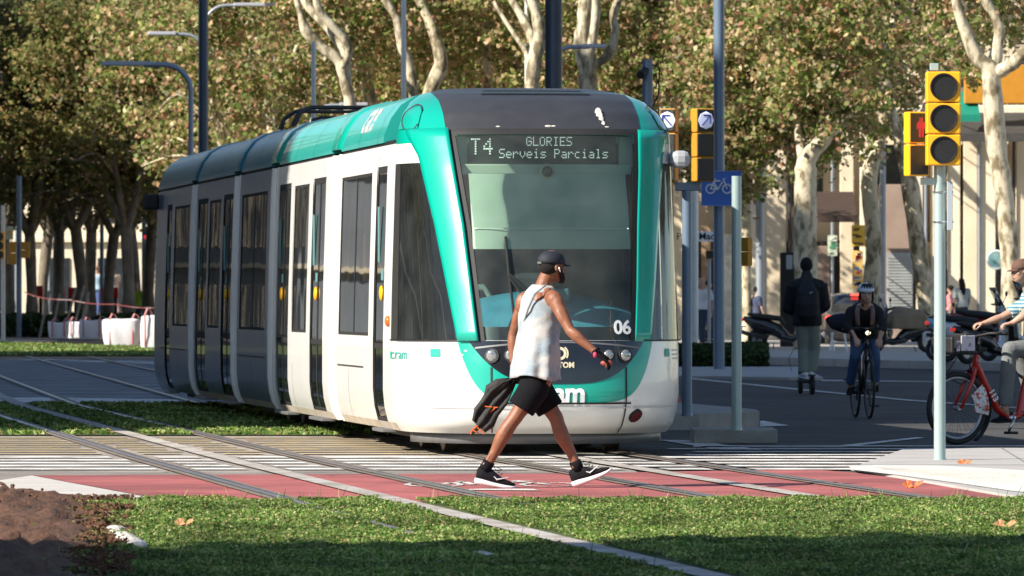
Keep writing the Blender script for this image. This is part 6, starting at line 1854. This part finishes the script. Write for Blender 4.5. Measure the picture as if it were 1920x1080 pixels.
bp_ = part(remesh(g, .012, 4), 'backpack', mat('pack_black', (.006, .007, .011), .7, var=.2), rd_, world=True, smooth=True)
g = G(); g.tube([K(1518, 550, -.42), K(1524, 547, -.42)], .008, 6); part(g, 'pack_mark', mat('pale_blue', (.3, .42, .55), .5), bp_, world=True)
whT = mat('white_trainers', (.62, .63, .66), .6, var=.1)
for s in 'RL': shoe(rd_, J['heel' + s], J['toe' + s], V(0, 0, 1), whT, whT, 1.0, .27)
es = thing('electric_scooter', 'black electric scooter with two small wheels under the rider', 'scooter', (K(1512, 0).x, YS, 0))
g = G(); a, b = K(1501, 0, 0), K(1522, 0, 0)
for nm, (c, yy) in (('wheel', (wp(1501, 726, 95.9), 0)), ('wheel', (wp(1523, 722, 95.0), 0))):
    g = G(); R_ = c.z; g.torus((c.x, c.y, R_), R_ - .028, .030, (1, .1, 0), 24, 10); w = part(g, 'wheel', M['rubber'], es, world=True, smooth=True)
    g = G(); g.cyl((c.x - .025, c.y, R_), (c.x + .025, c.y, R_), R_ - .05, n=20); part(g, 'hub', M['dark_metal'], w, world=True, smooth=50)
c0, c1 = wp(1502, 714, 95.9), wp(1521, 712, 95.0)
g = G(); g.box(((c0.x + c1.x) / 2 - .01, 95.4, .19), (.24, .75, .05)); part(g, 'deck', M['black'], es, world=True, bevel=.015)
g = G(); g.tube([wp(1500, 720, 96.0), wp(1507, 640, 96.05), wp(1514, 575, 95.98)], .022, 10); part(g, 'stem', M['black'], es, world=True, smooth=True)
g = G(); g.tube([wp(1492, 585, 95.95), wp(1536, 583, 95.95)], .016, 8); part(g, 'handlebar', M['black'], es, world=True, smooth=True)
g = G(); c = wp(1522, 704, 94.95); g.box(c, (.10, .22, .03)); g.box(wp(1500, 700, 95.9), (.05, .05, .16)); part(g, 'mudguard', M['black'], es, world=True, bevel=.01)
g = G(); g.tube([wp(1484, 695, 95.8), wp(1479, 672, 95.8), wp(1488, 655, 95.8), wp(1503, 648, 95.8)], .004, 5); part(g, 'cable', M['black'], es, world=True)

# --- bicycles ------------------------------------------------------------------
def wheel_parts(t, c, ax, R, tyre, rim, nsp=24):
    g = G(); g.torus(c, R - tyre, tyre, ax, 48, 8); w = part(g, 'wheel', M['rubber'], t, smooth=True)
    g = G(); g.torus(c, R - tyre * 2.3, tyre * .6, ax, 48, 6); part(g, 'rim', rim, w, smooth=True)
    g = G(); ax = Vector(ax).normalized(); u = V(0, 0, 1); v = ax.cross(u)
    for i in range(nsp):
        a = 2 * pi * i / nsp; d = u * cos(a) + v * sin(a); g.cyl(Vector(c) + ax * (.025 if i % 2 else -.025), Vector(c) + d * (R - tyre * 2.4), .0014, n=4)
    part(g, 'spokes', M['dark_metal'], w)
    g = G(); g.cyl(Vector(c) - ax * .045, Vector(c) + ax * .045, .022, n=14); part(g, 'hub', rim, w, smooth=50)
    return w
# black city bicycle: local +x forward
bk = thing('bicycle', 'black bicycle with narrow tyres ridden towards the view', 'bicycle', (wp(1604, 783, 76.9).x, 76.9, 0), 0)
fp = gp(1634, 786); bk.rotation_euler.z = atan2((fp.y) - 76.95, fp.x - bk.location.x)
wbse = 1.02; R_ = .345
rim_k = mat('rim_dark', (.10, .10, .11), .4, .5)
wheel_parts(bk, (0, 0, R_), (0, 1, 0), R_, .016, rim_k); wheel_parts(bk, (wbse, 0, R_), (0, 1, 0), R_, .016, rim_k)
fk_ = mat('frame_black', (.012, .012, .014), .35, coat=.5)
g = G(); BB = (.43, 0, .29); ST = (.27, 0, .86); HT0 = (.83, 0, .80); HT1 = (.80, 0, .93)
g.tube([BB, ST], .017, 8); g.tube([(.29, 0, .82), HT1], .016, 8); g.tube([BB, HT0], .019, 8); g.tube([HT0, HT1], .02, 8)
for s in (-.055, .055): g.tube([(0, s, R_), (.38, s * .6, .29)], .009, 6); g.tube([(0, s, R_), (.28, s * .4, .80)], .008, 6); g.tube([(wbse, s, R_), (.90, s * .9, .70), (.835, s * .3, .79)], .012, 6)
part(g, 'frame', fk_, bk, smooth=True)
g = G(); g.tube([(.80, 0, .92), (.79, 0, 1.0), (.86, 0, 1.03)], .014, 8); g.tube([(.80, -.28, 1.01), (.86, -.12, 1.035), (.87, 0, 1.035), (.86, .12, 1.035), (.80, .28, 1.01)], .013, 8); part(g, 'handlebar', fk_, bk, smooth=True)
g = G()
for s in (-1, 1): g.tube([(.85, s * .2, 1.02), (.92, s * .2, .97), (.90, s * .19, .84)], .010, 6)
g.tube([(.9, -.1, 1.04), (.97, 0, 1.02), (.9, .05, .8)], .005, 6); g.tube([(.9, .1, 1.04), (.98, 0, .99), (.9, -.03, .75)], .005, 6); part(g, 'brake_cable', M['black'], bk)
g = G(); g.tube([(.27, 0, .84), (.25, 0, .93)], .014, 8); g.ell((.23, 0, .95), (.14, .07, .03), 14, 8); part(g, 'saddle', M['black'], bk, smooth=True)
g = G(); g.cyl((.43, -.05, .29), (.43, -.055, .29), .09, n=24); g.cyl((.43, -.09, .29), (.43, .09, .29), .02, n=10); g.tube([(.43, .09, .29), (.50, .09, .14)], .012, 6); g.tube([(.43, -.09, .29), (.36, -.09, .44)], .012, 6); part(g, 'crank', M['dark_metal'], bk)
for s, p_ in ((1, (.50, .14, .14)), (-1, (.36, -.14, .44))): g = G(); g.box(p_, (.09, .1, .02)); part(g, 'pedal', M['black'], bk)
g = G(); g.ell((.92, 0, .98), (.03, .03, .025), 10, 8); part(g, 'front_lamp', mat('front_lamp', (.8, .75, .55), .3, emis=(1, .9, .6), es=1.2), bk, smooth=True)
# the woman riding it
YC = 76.0
def K(x, y, d=0.0): return wp(x, y, YC + d)
J = dict(head=K(1624, 551, -.10), neck=K(1622, 573, .08), pelvis=K(1622, 634, .62), hipR=K(1609, 640, .60), hipL=K(1635, 640, .60), shR=K(1596, 584, .10), shL=K(1646, 584, .10),
         elR=K(1589, 612, .06), wrR=K(1603, 632, -.02), elL=K(1656, 612, .02), wrL=K(1650, 634, -.05), knR=K(1603, 668, .15), anR=K(1594, 722, .40), knL=K(1641, 676, .12), anL=K(1641, 718, .22),
         heelR=K(1596, 738, .50), toeR=K(1592, 742, .27), heelL=K(1642, 733, .34), toeL=K(1642, 737, .1), fw=V(.06, -1, -.12), ft=V(0, -1, 0),
         handR=(V(.25, -.6, -.6), V(.1, -.4, -1), .6, 1), handL=(V(-.1, -.6, -.6), V(0, -.4, -1), .6, -1), fr=.0105)
wm = thing('person', 'woman with a white helmet and dark top cycling towards the view', 'person', (K(1622, 0).x, YC + .4, .2))
b_, P, B = body_of(wm, J, skinL, .010, k=.94, jaw=.9)
face_bits(wm, b_, P, B, .94)
trousers(wm, J, mat('blue_jeans', (.035, .075, .17), .85, var=.2, vscale=9, bump=.4, bscale=9), .008, .94, vox=.010, name='jeans')
top(wm, J, mat('dark_top', (.012, .010, .014), .85, var=.25, bump=.4, bscale=9), .014, .74, .94, vox=.010, name='top', wide=.0)
for s in 'RL': shoe(wm, J['heel' + s], J['toe' + s], V(0, -.2, 1), shoeK, M['black'], .95, .26)
g = G(); g.tube([P(0, -.09, -.01), P(.01, -.11, -.07), P(.02, -.10, -.15)], [.05, .045, .02], 10, rnd=True)
for s in (-1, 1): g.tube([P(s * .075, .02, .02), P(s * .082, .0, -.05), P(s * .075, -.01, -.10)], [.012, .014, .008], 8, rnd=True)
part(g, 'hair', mat('brown_hair', (.03, .018, .012), .9), wm, world=True, smooth=True)
g = G(); rows = []
for i in range(9):
    a = (pi / 2) * i / 8 * .98; rows.append([P(.100 * cos(a) * cos(b), -.014 + .128 * cos(a) * sin(b), .042 + .092 * sin(a)) for b in [2 * pi * j / 28 for j in range(28)]])
rows.insert(0, [P(.094 * cos(b), -.014 + .120 * sin(b), .030) for b in [2 * pi * j / 28 for j in range(28)]])
g.loft(rows); hm = part(g, 'helmet', mat('helmet_white', (.62, .68, .80), .4, coat=.5), wm, world=True, smooth=True)
for q in (-.66, -.33, 0, .33, .66):
    g = G(); pts = []
    for i in range(7):
        a = .35 + .85 * i / 6; th_ = pi / 2 - q * 1.15
        pts.append(P(.103 * cos(a) * cos(th_) , -.014 + .131 * cos(a) * sin(th_), .042 + .095 * sin(a)))
    g.tube(pts, [.004, .010, .013, .014, .013, .010, .004], 8, flat=.5); part(g, 'helmet_vent', M['black'], hm, world=True, smooth=True)
for s in (-1, 1):
    g = G(); g.tube([K(1622 + s * 12, 574, .06), K(1622 + s * 15, 584, -.08), K(1622 + s * 14, 604, .0), K(1622 + s * 13, 618, .2)], .026, 8, flat=.35, ref=(1, 0, 0)); part(g, 'pack_strap', mat('strap_pink', (.20, .13, .12), .8), wm, world=True, smooth=True)
g = G()
g.tube([K(1604, 606, .5), K(1585, 606, .5), K(1562, 603, .5), K(1548, 598, .5)], [.12, .12, .09, .02], 12, flat=.7, ref=(0, 0, 1)); c = K(1575, 605, .5)
single(remesh(g, .012, 4), 'bag', mat('navy_bag', (.008, .010, .022), .8, var=.2), 'dark pointed bag slung at the side of the cycling woman', 'bag', c, smooth=True)

# --- red shared bicycle and its rider -----------------------------------------
YR = 62.5
hub = wp(1794, 765, YR); R_ = hub.z
rb = thing('bicycle', 'red hire bicycle with a black front carrier heading left', 'bicycle', (hub.x, YR, 0), radians(180 - 32) + pi)
# local +x runs from the front wheel towards the rear
rb.rotation_euler.z = radians(32)
red = mat('bike_red', (.52, .025, .015), .35, coat=.6, var=.05)
rimg = mat('rim_grey', (.42, .42, .44), .35, .6)
wheel_parts(rb, (0, 0, R_), (0, 1, 0), R_, .026, rimg, 28); wheel_parts(rb, (1.12, 0, R_), (0, 1, 0), R_, .026, rimg, 28)
g = G()
g.tube([(.20, 0, R_ + .36), (.235, 0, R_ + .50)], .030, 10)
g.tube([(.21, 0, R_ + .42), (.32, 0, R_ + .22), (.47, 0, R_ - .02), (.60, 0, R_ - .10), (.72, 0, R_ - .08)], [.052, .050, .047, .05, .045], 14, flat=.7, ref=(0, 1, 0))
g.tube([(.72, 0, R_ - .08), (.80, 0, .62), (.84, 0, .75)], [.045, .028, .02], 10)
for s in (-.07, .07): g.tube([(.72, s * .5, R_ - .06), (1.12, s, R_)], .018, 8)
part(remesh(g, .009, 4), 'frame', red, rb, smooth=True)
for s in (-.06, .06):
    g = G(); g.tube([(.185, s * .6, R_ + .37), (.13, s, R_ + .24), (.01, s, R_)], [.024, .020, .016], 10); part(g, 'fork_leg', red, rb, smooth=True)
g = G(); rows = []
for i in range(19):
    a = radians(20) + radians(125) * i / 18; rows.append([(cos(a) * 0 + sin(a) * (R_ + .035 - .008 * abs(s)), s * .035, R_ + cos(a) * (R_ + .035 - .012 * abs(s))) for s in (-1, -.5, 0, .5, 1)])
g.grid(rows); part(g, 'mudguard', M['black'], rb, smooth=True, solid=.006)
g = G(); rows = []
for i in range(9):
    a = radians(50) + radians(52) * i / 8; rows.append([(sin(a) * r, -.040, R_ + cos(a) * r) for r in (R_ * .52, R_ * .74, R_ * 1.0)])
g.grid(rows); part(g, 'skirt_guard', mat('speckled_guard', (.75, .74, .74), .5, col2=(.55, .08, .06), vscale=30, det=2, sharp=(.50, .60)), rb, solid=.003)
gt = text_mesh('113', .085, .001, .003)
ang = atan2(-.24, .15)
part(xf(gt, lambda p: V(.385 + (p.x * cos(ang) - p.y * sin(ang)) , -.0575 - p.z, R_ + .115 + (p.x * sin(ang) + p.y * cos(ang)))), 'number', M['white_sign'], rb)
g = G(); g.tube([(.235, 0, R_ + .48), (.27, 0, R_ + .66)], .018, 8); g.tube([(.30, -.30, R_ + .70), (.24, -.2, R_ + .70), (.22, 0, R_ + .67), (.24, .2, R_ + .70), (.30, .30, R_ + .70)], .014, 8); part(g, 'handlebar', M['black'], rb, smooth=True)
for s in (-1, 1): g = G(); g.tube([(.28, s * .25, R_ + .70), (.35, s * .33, R_ + .70)], .019, 10); part(g, 'grip', M['rubber'], rb, smooth=True)
g = G(); g.box((-.02, 0, R_ + .52), (.30, .34, .04)); g.box((-.16, 0, R_ + .59), (.04, .34, .16)); g.box((.06, 0, R_ + .60), (.10, .26, .20)); part(g, 'front_carrier', M['black'], rb, bevel=.03)
g = G(); g.box((.02, -.15, R_ + .60), (.16, .012, .16)); g.box((-.10, -.16, R_ + .58), (.04, .012, .1)); part(g, 'carrier_label', mat('label_white', (.62, .56, .62), .5, col2=(.25, .2, .25), vscale=14, sharp=(.55, .6)), rb, bevel=.01)
g = G(); g.tube([(.1, .1, R_ + .5), (-.1, .05, R_ + .3), (.05, 0, R_ + .22), (.18, .0, R_ + .3)], .006, 6); g.tube([(.2, -.1, R_ + .66), (.05, -.12, R_ + .45), (.15, -.02, R_ + .35)], .006, 6); part(g, 'brake_cable', M['black'], rb)
g = G(); g.ell((-.20, 0, R_ + .48), (.05, .06, .12), 12, 8); part(g, 'front_lamp', M['panel_black'], rb, smooth=True)
g = G(); g.cyl((.60, -.08, R_ - .10), (.60, .08, R_ - .10), .03, n=14); g.tube([(.60, -.09, R_ - .10), (.53, -.10, R_ - .22)], .014, 8); g.tube([(.60, .09, R_ - .10), (.67, .10, R_ + .02)], .014, 8); part(g, 'crank', M['chrome'], rb, smooth=True)
g = G(); g.box((.52, -.15, R_ - .235), (.10, .1, .025)); part(g, 'pedal', M['black'], rb, bevel=.005)
g = G(); g.ell((.86, 0, .88), (.15, .09, .04), 14, 8); g.tube([(.80, 0, .6), (.85, 0, .87)], .016, 8); part(g, 'saddle', M['black'], rb, smooth=True)
g = G(); g.ell((.30, -.075, R_ + .0), (.025, .01, .035), 10, 8); part(g, 'side_reflector', mat('reflector', (.6, .1, .02), .3), rb, smooth=True)
def K(x, y, d=0.0): return wp(x, y, YR + .30 + d)
J = dict(head=K(1915, 508, .0), neck=K(1932, 545, .05), pelvis=K(1962, 650, .30), hipR=K(1955, 655, .22), hipL=K(1966, 655, .12), shR=K(1936, 565, .25), shL=K(1930, 566, -.14),
         elR=K(1876, 596, .16), wrR=K(1846, 606, .10), elL=K(1920, 592, -.36), wrL=K(1898, 606, -.36), knL=K(1898, 652, .02), anL=K(1888, 770, .02), knR=K(1910, 655, .30), anR=K(1935, 745, .42),
         heelL=K(1898, 792, .06), toeL=K(1858, 795, -.12), heelR=K(1950, 760, .45), toeR=K(1915, 765, .3), fw=V(-.93, -.35, -.12), ft=V(-.85, -.5, 0), fr=.0095,
         handR=(V(-1, -.1, -.15), V(-.2, 0, -1), .9, 1), handL=(V(-1, -.1, -.15), V(-.2, 0, -1), .9, -1))
J['knL'] = K(1893, 655, -.05); J['anL'] = K(1884, 768, -.05)
rm = thing('person', 'man in a brown cap and striped shirt riding the red bicycle at the right edge', 'person', (K(1940, 0).x, YR + .5, .1))
b_, P, B = body_of(rm, J, skinL, .0085, k=1.0)
face_bits(rm, b_, P, B, 1.0)
def striped():
    m = mat('striped_shirt', (.35, .45, .5), .8, bump=.3, bscale=9); nt = m.node_tree; n = nt.nodes; L = nt.links
    tc = n.new('ShaderNodeTexCoord'); wv = n.new('ShaderNodeTexWave'); wv.bands_direction = 'Z'; wv.inputs['Scale'].default_value = 9.0; wv.inputs['Distortion'].default_value = .4
    L.new(tc.outputs['Object'], wv.inputs[0]); r = n.new('ShaderNodeValToRGB'); r.color_ramp.interpolation = 'CONSTANT'
    r.color_ramp.elements[0].color = (.07, .22, .27, 1); r.color_ramp.elements[1].position = .55; r.color_ramp.elements[1].color = (.52, .55, .55, 1)
    L.new(wv.outputs[1], r.inputs[0]); L.new(r.outputs[0], n['Principled BSDF'].inputs['Base Color']); return m
top(rm, J, striped(), .020, .36, 1.0, vox=.009, name='striped_shirt', wide=.004)
trousers(rm, J, mat('grey_trousers', (.16, .17, .165), .85, var=.15, vscale=8, bump=.4, bscale=9), .018, vox=.009)
for s in 'RL': shoe(rm, J['heel' + s], J['toe' + s], V(0, 0, 1), shoeK, M['black'], 1.0, .27)
cap_mesh(rm, P, B, mat('brown_cap', (.115, .06, .04), .85, var=.15, bump=.3, bscale=60))
g = G(); g.ell(P(0, -.035, .0), (.080, .078, .06), 16, 10, B); part(g, 'hair', hairM, rm, world=True, smooth=True)

# --- distant walkers --------------------------------------------------------------
def walker_far(label, px, ytop, yfoot, Y, fdir, shirt, pants, hair, skin=None, z0=.15, step=.22, longh=False, vest=None, bald=False, lab2=None):
    H = wp(0, ytop, Y).z - z0; k = H / 1.76; bx = wp(px, 0, Y).x; f = Vector(fdir).normalized(); r = V(f.y, -f.x, 0)
    def Q(a, b, c): return V(bx, Y, z0) + f * a * k + r * b * k + V(0, 0, c * k)
    J = dict(head=Q(.03, 0, 1.63), neck=Q(0, 0, 1.46), pelvis=Q(0, 0, .94), hipR=Q(0, .09, .90), hipL=Q(0, -.09, .90), shR=Q(0, .19, 1.40), shL=Q(0, -.19, 1.40),
             elR=Q(.06, .24, 1.12), wrR=Q(.16, .22, .89), elL=Q(-.10, -.24, 1.12), wrL=Q(-.06, -.23, .87), knR=Q(-step * .2, .09, .50), anR=Q(-step, .09, .11), knL=Q(step * .6, -.09, .50), anL=Q(step, -.09, .09),
             heelR=Q(-step - .07, .09, .04), toeR=Q(-step + .19, .09, .0), heelL=Q(step - .06, -.09, .0), toeL=Q(step + .2, -.09, .02), fw=f, ft=f,
             handR=(V(0, 0, -1) + f * .3, -r, .4, 1), handL=(V(0, 0, -1) + f * .1, r, .4, -1), fr=.011)
    t = thing('person', label, 'person', (bx, Y, z0))
    b_, P, B = body_of(t, J, skin or skinL, .014, k=k)
    trousers(t, J, M.setdefault('p%s' % str(pants), mat('trousers', pants, .85, var=.15)), .014, k, vox=.014)
    top(t, J, M.setdefault('s%s' % str(shirt), mat('shirt', shirt, .85, var=.1, bump=.3, bscale=9)), .022, .4 if not vest else 1.0, k, vox=.014)
    for s in 'RL': shoe(t, J['heel' + s], J['toe' + s], V(0, 0, 1), shoeK, soleW, k, .27)
    if not bald:
        g = G(); g.ell(P(0, -.025, .032), (.084, .098, .088), 16, 10, B)
        if longh: g.tube([P(0, -.06, .03), P(0, -.10, -.10), P(0, -.12, -.30), P(0, -.11, -.46)], [.07, .09, .085, .03], 12, flat=.8, ref=(1, 0, 0))
        part(g, 'hair', hair, t, world=True, smooth=True)
    return t
wM = (.66, .66, .70); jn = (.03, .045, .08)
walker_far('bald man in a white shirt and jeans walking by the corner', 1317, 519, 636, 168, (-.5, -.85, 0), wM, jn, hairM, bald=True)
walker_far('dark dressed person half hidden behind the man in white', 1328, 524, 628, 182, (.7, .7, 0), (.05, .05, .06), (.03, .03, .04), hairM)
walker_far('person in a dark top partly hidden behind the thin grey lamp post', 1419, 536, 640, 172, (.9, .3, 0), (.04, .05, .10), (.02, .02, .03), hairM)
walker_far('woman with long dark hair and a pale top seen from behind', 1803, 520, 632, 190, (-.3, 1, 0), (.45, .46, .42), (.05, .05, .06), hairM, longh=True, step=.08)
walker_far('person in red and white beyond the signal pole', 1783, 534, 632, 196, (-.8, .4, 0), (.55, .22, .22), (.06, .06, .08), hairM, step=.1)
walker_far('worker in a yellow green safety vest by the rear of the tram', 257, 528, 600, 252, (-.6, -.8, 0), (.35, .55, .04), (.02, .03, .05), hairM, z0=.0, vest=True)
walker_far('person in a blue top far behind the red barrier', 203, 497, 560, 288, (.5, -.8, 0), (.04, .07, .22), (.04, .05, .07), hairM, z0=.6)
walker_far('person in a pale top beside the blue one far behind the barrier', 213, 498, 560, 288, (-.5, .8, 0), (.55, .45, .38), (.3, .2, .2), hairM, z0=.6)
walker_far('person in light blue between the shaded trunks', 181, 496, 565, 284, (.2, .9, 0), (.35, .5, .6), (.05, .08, .2), hairM, z0=.5)
# ---------------------------------------------------------------- parked motor scooters, motorcycles and car
def motor_scooter(label, px, pybase, Y, rz, body, seat, extra=None, z0=.15, scale=1.0, shield=True):
    """local +x is forward"""
    c = wp(px, pybase, Y)
    t = thing('motor_scooter', label, 'motorbike', (c.x, Y, z0), rz); t.scale = (scale,) * 3
    for x in (-.62, .68):
        g = G(); g.torus((x, 0, .25), .185, .065, (0, 1, 0), 28, 10); w = part(g, 'wheel', M['rubber'], t, smooth=True)
        g = G(); g.cyl((x, -.04, .25), (x, .04, .25), .13, n=20)
        for i in range(5): a = 2 * pi * i / 5; g.tube([(x, 0, .25), (x + .15 * cos(a), 0, .25 + .15 * sin(a))], .022, 6)
        part(g, 'rim', rimg, w, smooth=50)
    g = G()
    g.tube([(-.92, 0, .74), (-.70, 0, .62), (-.40, 0, .55), (-.12, 0, .46), (.05, 0, .34)], [.07, .15, .18, .17, .12], 16, flat=1.0, ref=(0, 1, 0), rnd=True)
    g.tube([(.0, 0, .30), (.25, 0, .26), (.45, 0, .30)], [.14, .15, .12], 14, flat=.6, ref=(0, 1, 0), rnd=True)
    g.tube([(.46, 0, .30), (.52, 0, .55), (.50, 0, .80), (.42, 0, .98)], [.14, .20, .17, .10], 14, flat=.62, ref=(0, 1, 0), rnd=True)
    g.tube([(.50, 0, .48), (.66, 0, .50), (.86, 0, .42)], [.10, .09, .04], 10, flat=1.0, ref=(0, 1, 0), rnd=True)
    part(remesh(g, .018, 5), 'fairing', body, t, smooth=True)
    g = G(); g.tube([(-.80, 0, .84), (-.60, 0, .80), (-.30, 0, .77), (-.05, 0, .74), (.02, 0, .62)], [.08, .12, .13, .12, .08], 14, flat=.55, ref=(0, 1, 0), rnd=True); part(g, 'seat', seat, t, smooth=True)
    g = G(); g.tube([(.44, 0, .92), (.38, 0, 1.04), (.34, -.32, 1.06)], .018, 8); g.tube([(.38, 0, 1.04), (.34, .32, 1.06)], .018, 8); part(g, 'handlebar', M['black'], t, smooth=True)
    for s in (-1, 1):
        g = G(); g.tube([(.38, s * .26, 1.06), (.42, s * .34, 1.22)], .008, 6); g.ell((.42, s * .36, 1.25), (.02, .07, .05), 12, 8); part(g, 'mirror', M['black'], t, smooth=True)
    if shield:
        g = G(); g.grid([[(.52 - .22 * u + .06 * (abs(v_)) ** 2 * -1, v_ * (.22 - .05 * u), .95 + .42 * u) for v_ in (-1, -.5, 0, .5, 1)] for u in (0, .33, .66, 1)]); part(g, 'windshield', M['clear_glass'], t, smooth=True, solid=.004)
    g = G(); g.tube([(-.62, -.14, .26), (-.30, -.18, .30), (-.75, -.20, .36), (-.95, -.20, .42)], [.03, .06, .055, .05], 10); part(g, 'exhaust', M['dark_metal'], t, smooth=True)
    g = G(); g.box((-.98, 0, .72), (.04, .20, .07)); part(g, 'tail_lamp', mat('tail_red', (.45, .02, .02), .3, emis=(1, .05, .02), es=.25), t, bevel=.02)
    g = G(); g.box((-1.03, 0, .46), (.012, .21, .16)); g.box((-.97, 0, .55), (.10, .12, .03)); part(g, 'number_plate', M['white_sign'], t, bevel=.005)
    g = G(); g.ell((.60, 0, .74), (.05, .12, .06), 14, 8); part(g, 'headlamp', mat('lamp_glass', (.5, .5, .52), .15, .3), t, smooth=True)
    g = G(); g.cyl((-.25, .12, .15), (-.28, .2, .02), .012, n=6); part(g, 'stand', M['dark_metal'], t)
    if extra: extra(t)
    return t
kb = mat('bike_black', (.012, .012, .014), .25, coat=.6, var=.1); seatk = mat('seat_black', (.014, .014, .014), .6, var=.2)
motor_scooter('black motor scooter with a red tail lamp parked left of the broad tree', 1467, 652, 160, radians(-18), kb, seatk, scale=1.0)
tan = mat('tan_cover', (.21, .165, .11), .8, var=.2, vscale=3, bump=.4, bscale=7)
def covered(t):
    g = G(); g.box((-.1, 0, .74), (.85, .5, .34)); g.tube([(-.7, 0, .72), (-.4, 0, .82), (.1, 0, .90), (.45, 0, .74)], [.10, .22, .22, .10], 10, rnd=False); part(remesh(g, .03, 5), 'cover', tan, t, smooth=True)
    g = G(); g.tube([(-.75, -.2, .9), (-.4, -.26, 1.02), (.1, -.26, 1.08), (.5, -.2, .9), (.6, -.2, .7)], .025, 6); part(g, 'cover_edge', M['black'], t, smooth=True)
motor_scooter('motor scooter half wrapped in a tan cover beside the yellow green shrub', 1692, 655, 150, radians(195), kb, seatk, covered, shield=False, scale=.95)
bl_w = mat('blue_white_fairing', (.16, .45, .66), .3, col2=(.7, .72, .74), vscale=2.2, sharp=(.48, .52), coat=.6)
redm = mat('moto_red', (.45, .02, .03), .3, coat=.6)
motor_scooter('blue and white motorbike parked behind the signal pole', 1835, 652, 128, radians(12), bl_w, seatk, z0=.15, scale=1.05)
motor_scooter('red motorbike with a dark windshield behind the riding man', 1880, 655, 132, radians(-25), redm, seatk, z0=.15, scale=1.15)
motor_scooter('dark motorbike nose first behind the pole with a pale plate', 1806, 652, 130, radians(150), kb, seatk, z0=.15, scale=.88, shield=False)
motor_scooter('black motorbike lowest in the row, under the handlebar of the red bicycle', 1860, 668, 124, radians(30), kb, seatk, z0=.15, scale=.9, shield=False)

# car seen from behind
Yc = 178.0; cx = wp(1612, 0, Yc).x
car = thing('parked_car', 'dark grey car seen from behind with red lamps lit', 'car', (cx, Yc, .0), radians(0))
def L_(x, y, z): return V(x, y, z)
g = G(); sec = [(-.02, .86, .28, .95), (.05, .90, .24, 1.02), (.5, .92, .22, 1.02), (2.0, .92, .22, .98), (3.3, .90, .24, .92), (4.2, .84, .30, .75), (4.35, .70, .38, .60)]
g.loft([ring(V(0, y, (z0 + z1) / 2), V(1, 0, 0), V(0, 0, 1), w, (z1 - z0) / 2, 28, 5) for y, w, z0, z1 in sec]); cb = part(g, 'body', mat('car_paint', (.07, .075, .085), .2, .5, coat=1.0), car, smooth=40)
g = G(); g.loft([ring(V(0, y, zc), V(1, 0, 0), V(0, 0, 1), w, h, 24, 4) for y, w, zc, h in ((.12, .76, 1.1, .12), (.45, .72, 1.25, .24), (1.2, .72, 1.27, .28), (2.2, .72, 1.25, .26), (3.1, .76, 1.02, .08))]); part(g, 'cabin', mat('car_roof', (.06, .065, .07), .2, .5, coat=1.0), car, smooth=40)
g = G(); g.add([V(-.62, .16, 1.06), V(.62, .16, 1.06), V(.54, .42, 1.42), V(-.54, .42, 1.42)], [(0, 1, 2, 3)]); g.v = [(p[0], p[1] - .045, p[2] + .02) for p in g.v]; part(g, 'rear_window', M['panel_black'], car, solid=.005)
for s in (-1, 1):
    g = G(); g.tube([(s * .86, .0, .84), (s * .62, -.05, .88)], [.085, .04], 10, rnd=True); part(g, 'tail_lamp', mat('car_lamp', (.5, .03, .02), .2, emis=(1, .06, .03), es=.5), car, smooth=True)
    for y in (.75, 3.45):
        g = G(); g.torus((s * .80, y, .31), .22, .09, (1, 0, 0), 24, 8); w = part(g, 'wheel', M['rubber'], car, smooth=True)
        g = G(); g.cyl((s * .74, y, .31), (s * .88, y, .31), .17, n=20); part(g, 'rim', rimg, w, smooth=50)
g = G(); g.box((0, .36, 1.47), (.45, .05, .035)); part(g, 'brake_lamp', mat('brake_lamp', (.6, .03, .02), .3, emis=(1, .07, .04), es=2.5), car, bevel=.01)
g = G(); g.box((0, -.03, .62), (.52, .02, .12)); part(g, 'number_plate', M['white_sign'], car)
g = G(); g.box((0, -.04, .38), (1.6, .10, .18)); part(g, 'bumper', M['black'], car, bevel=.03)
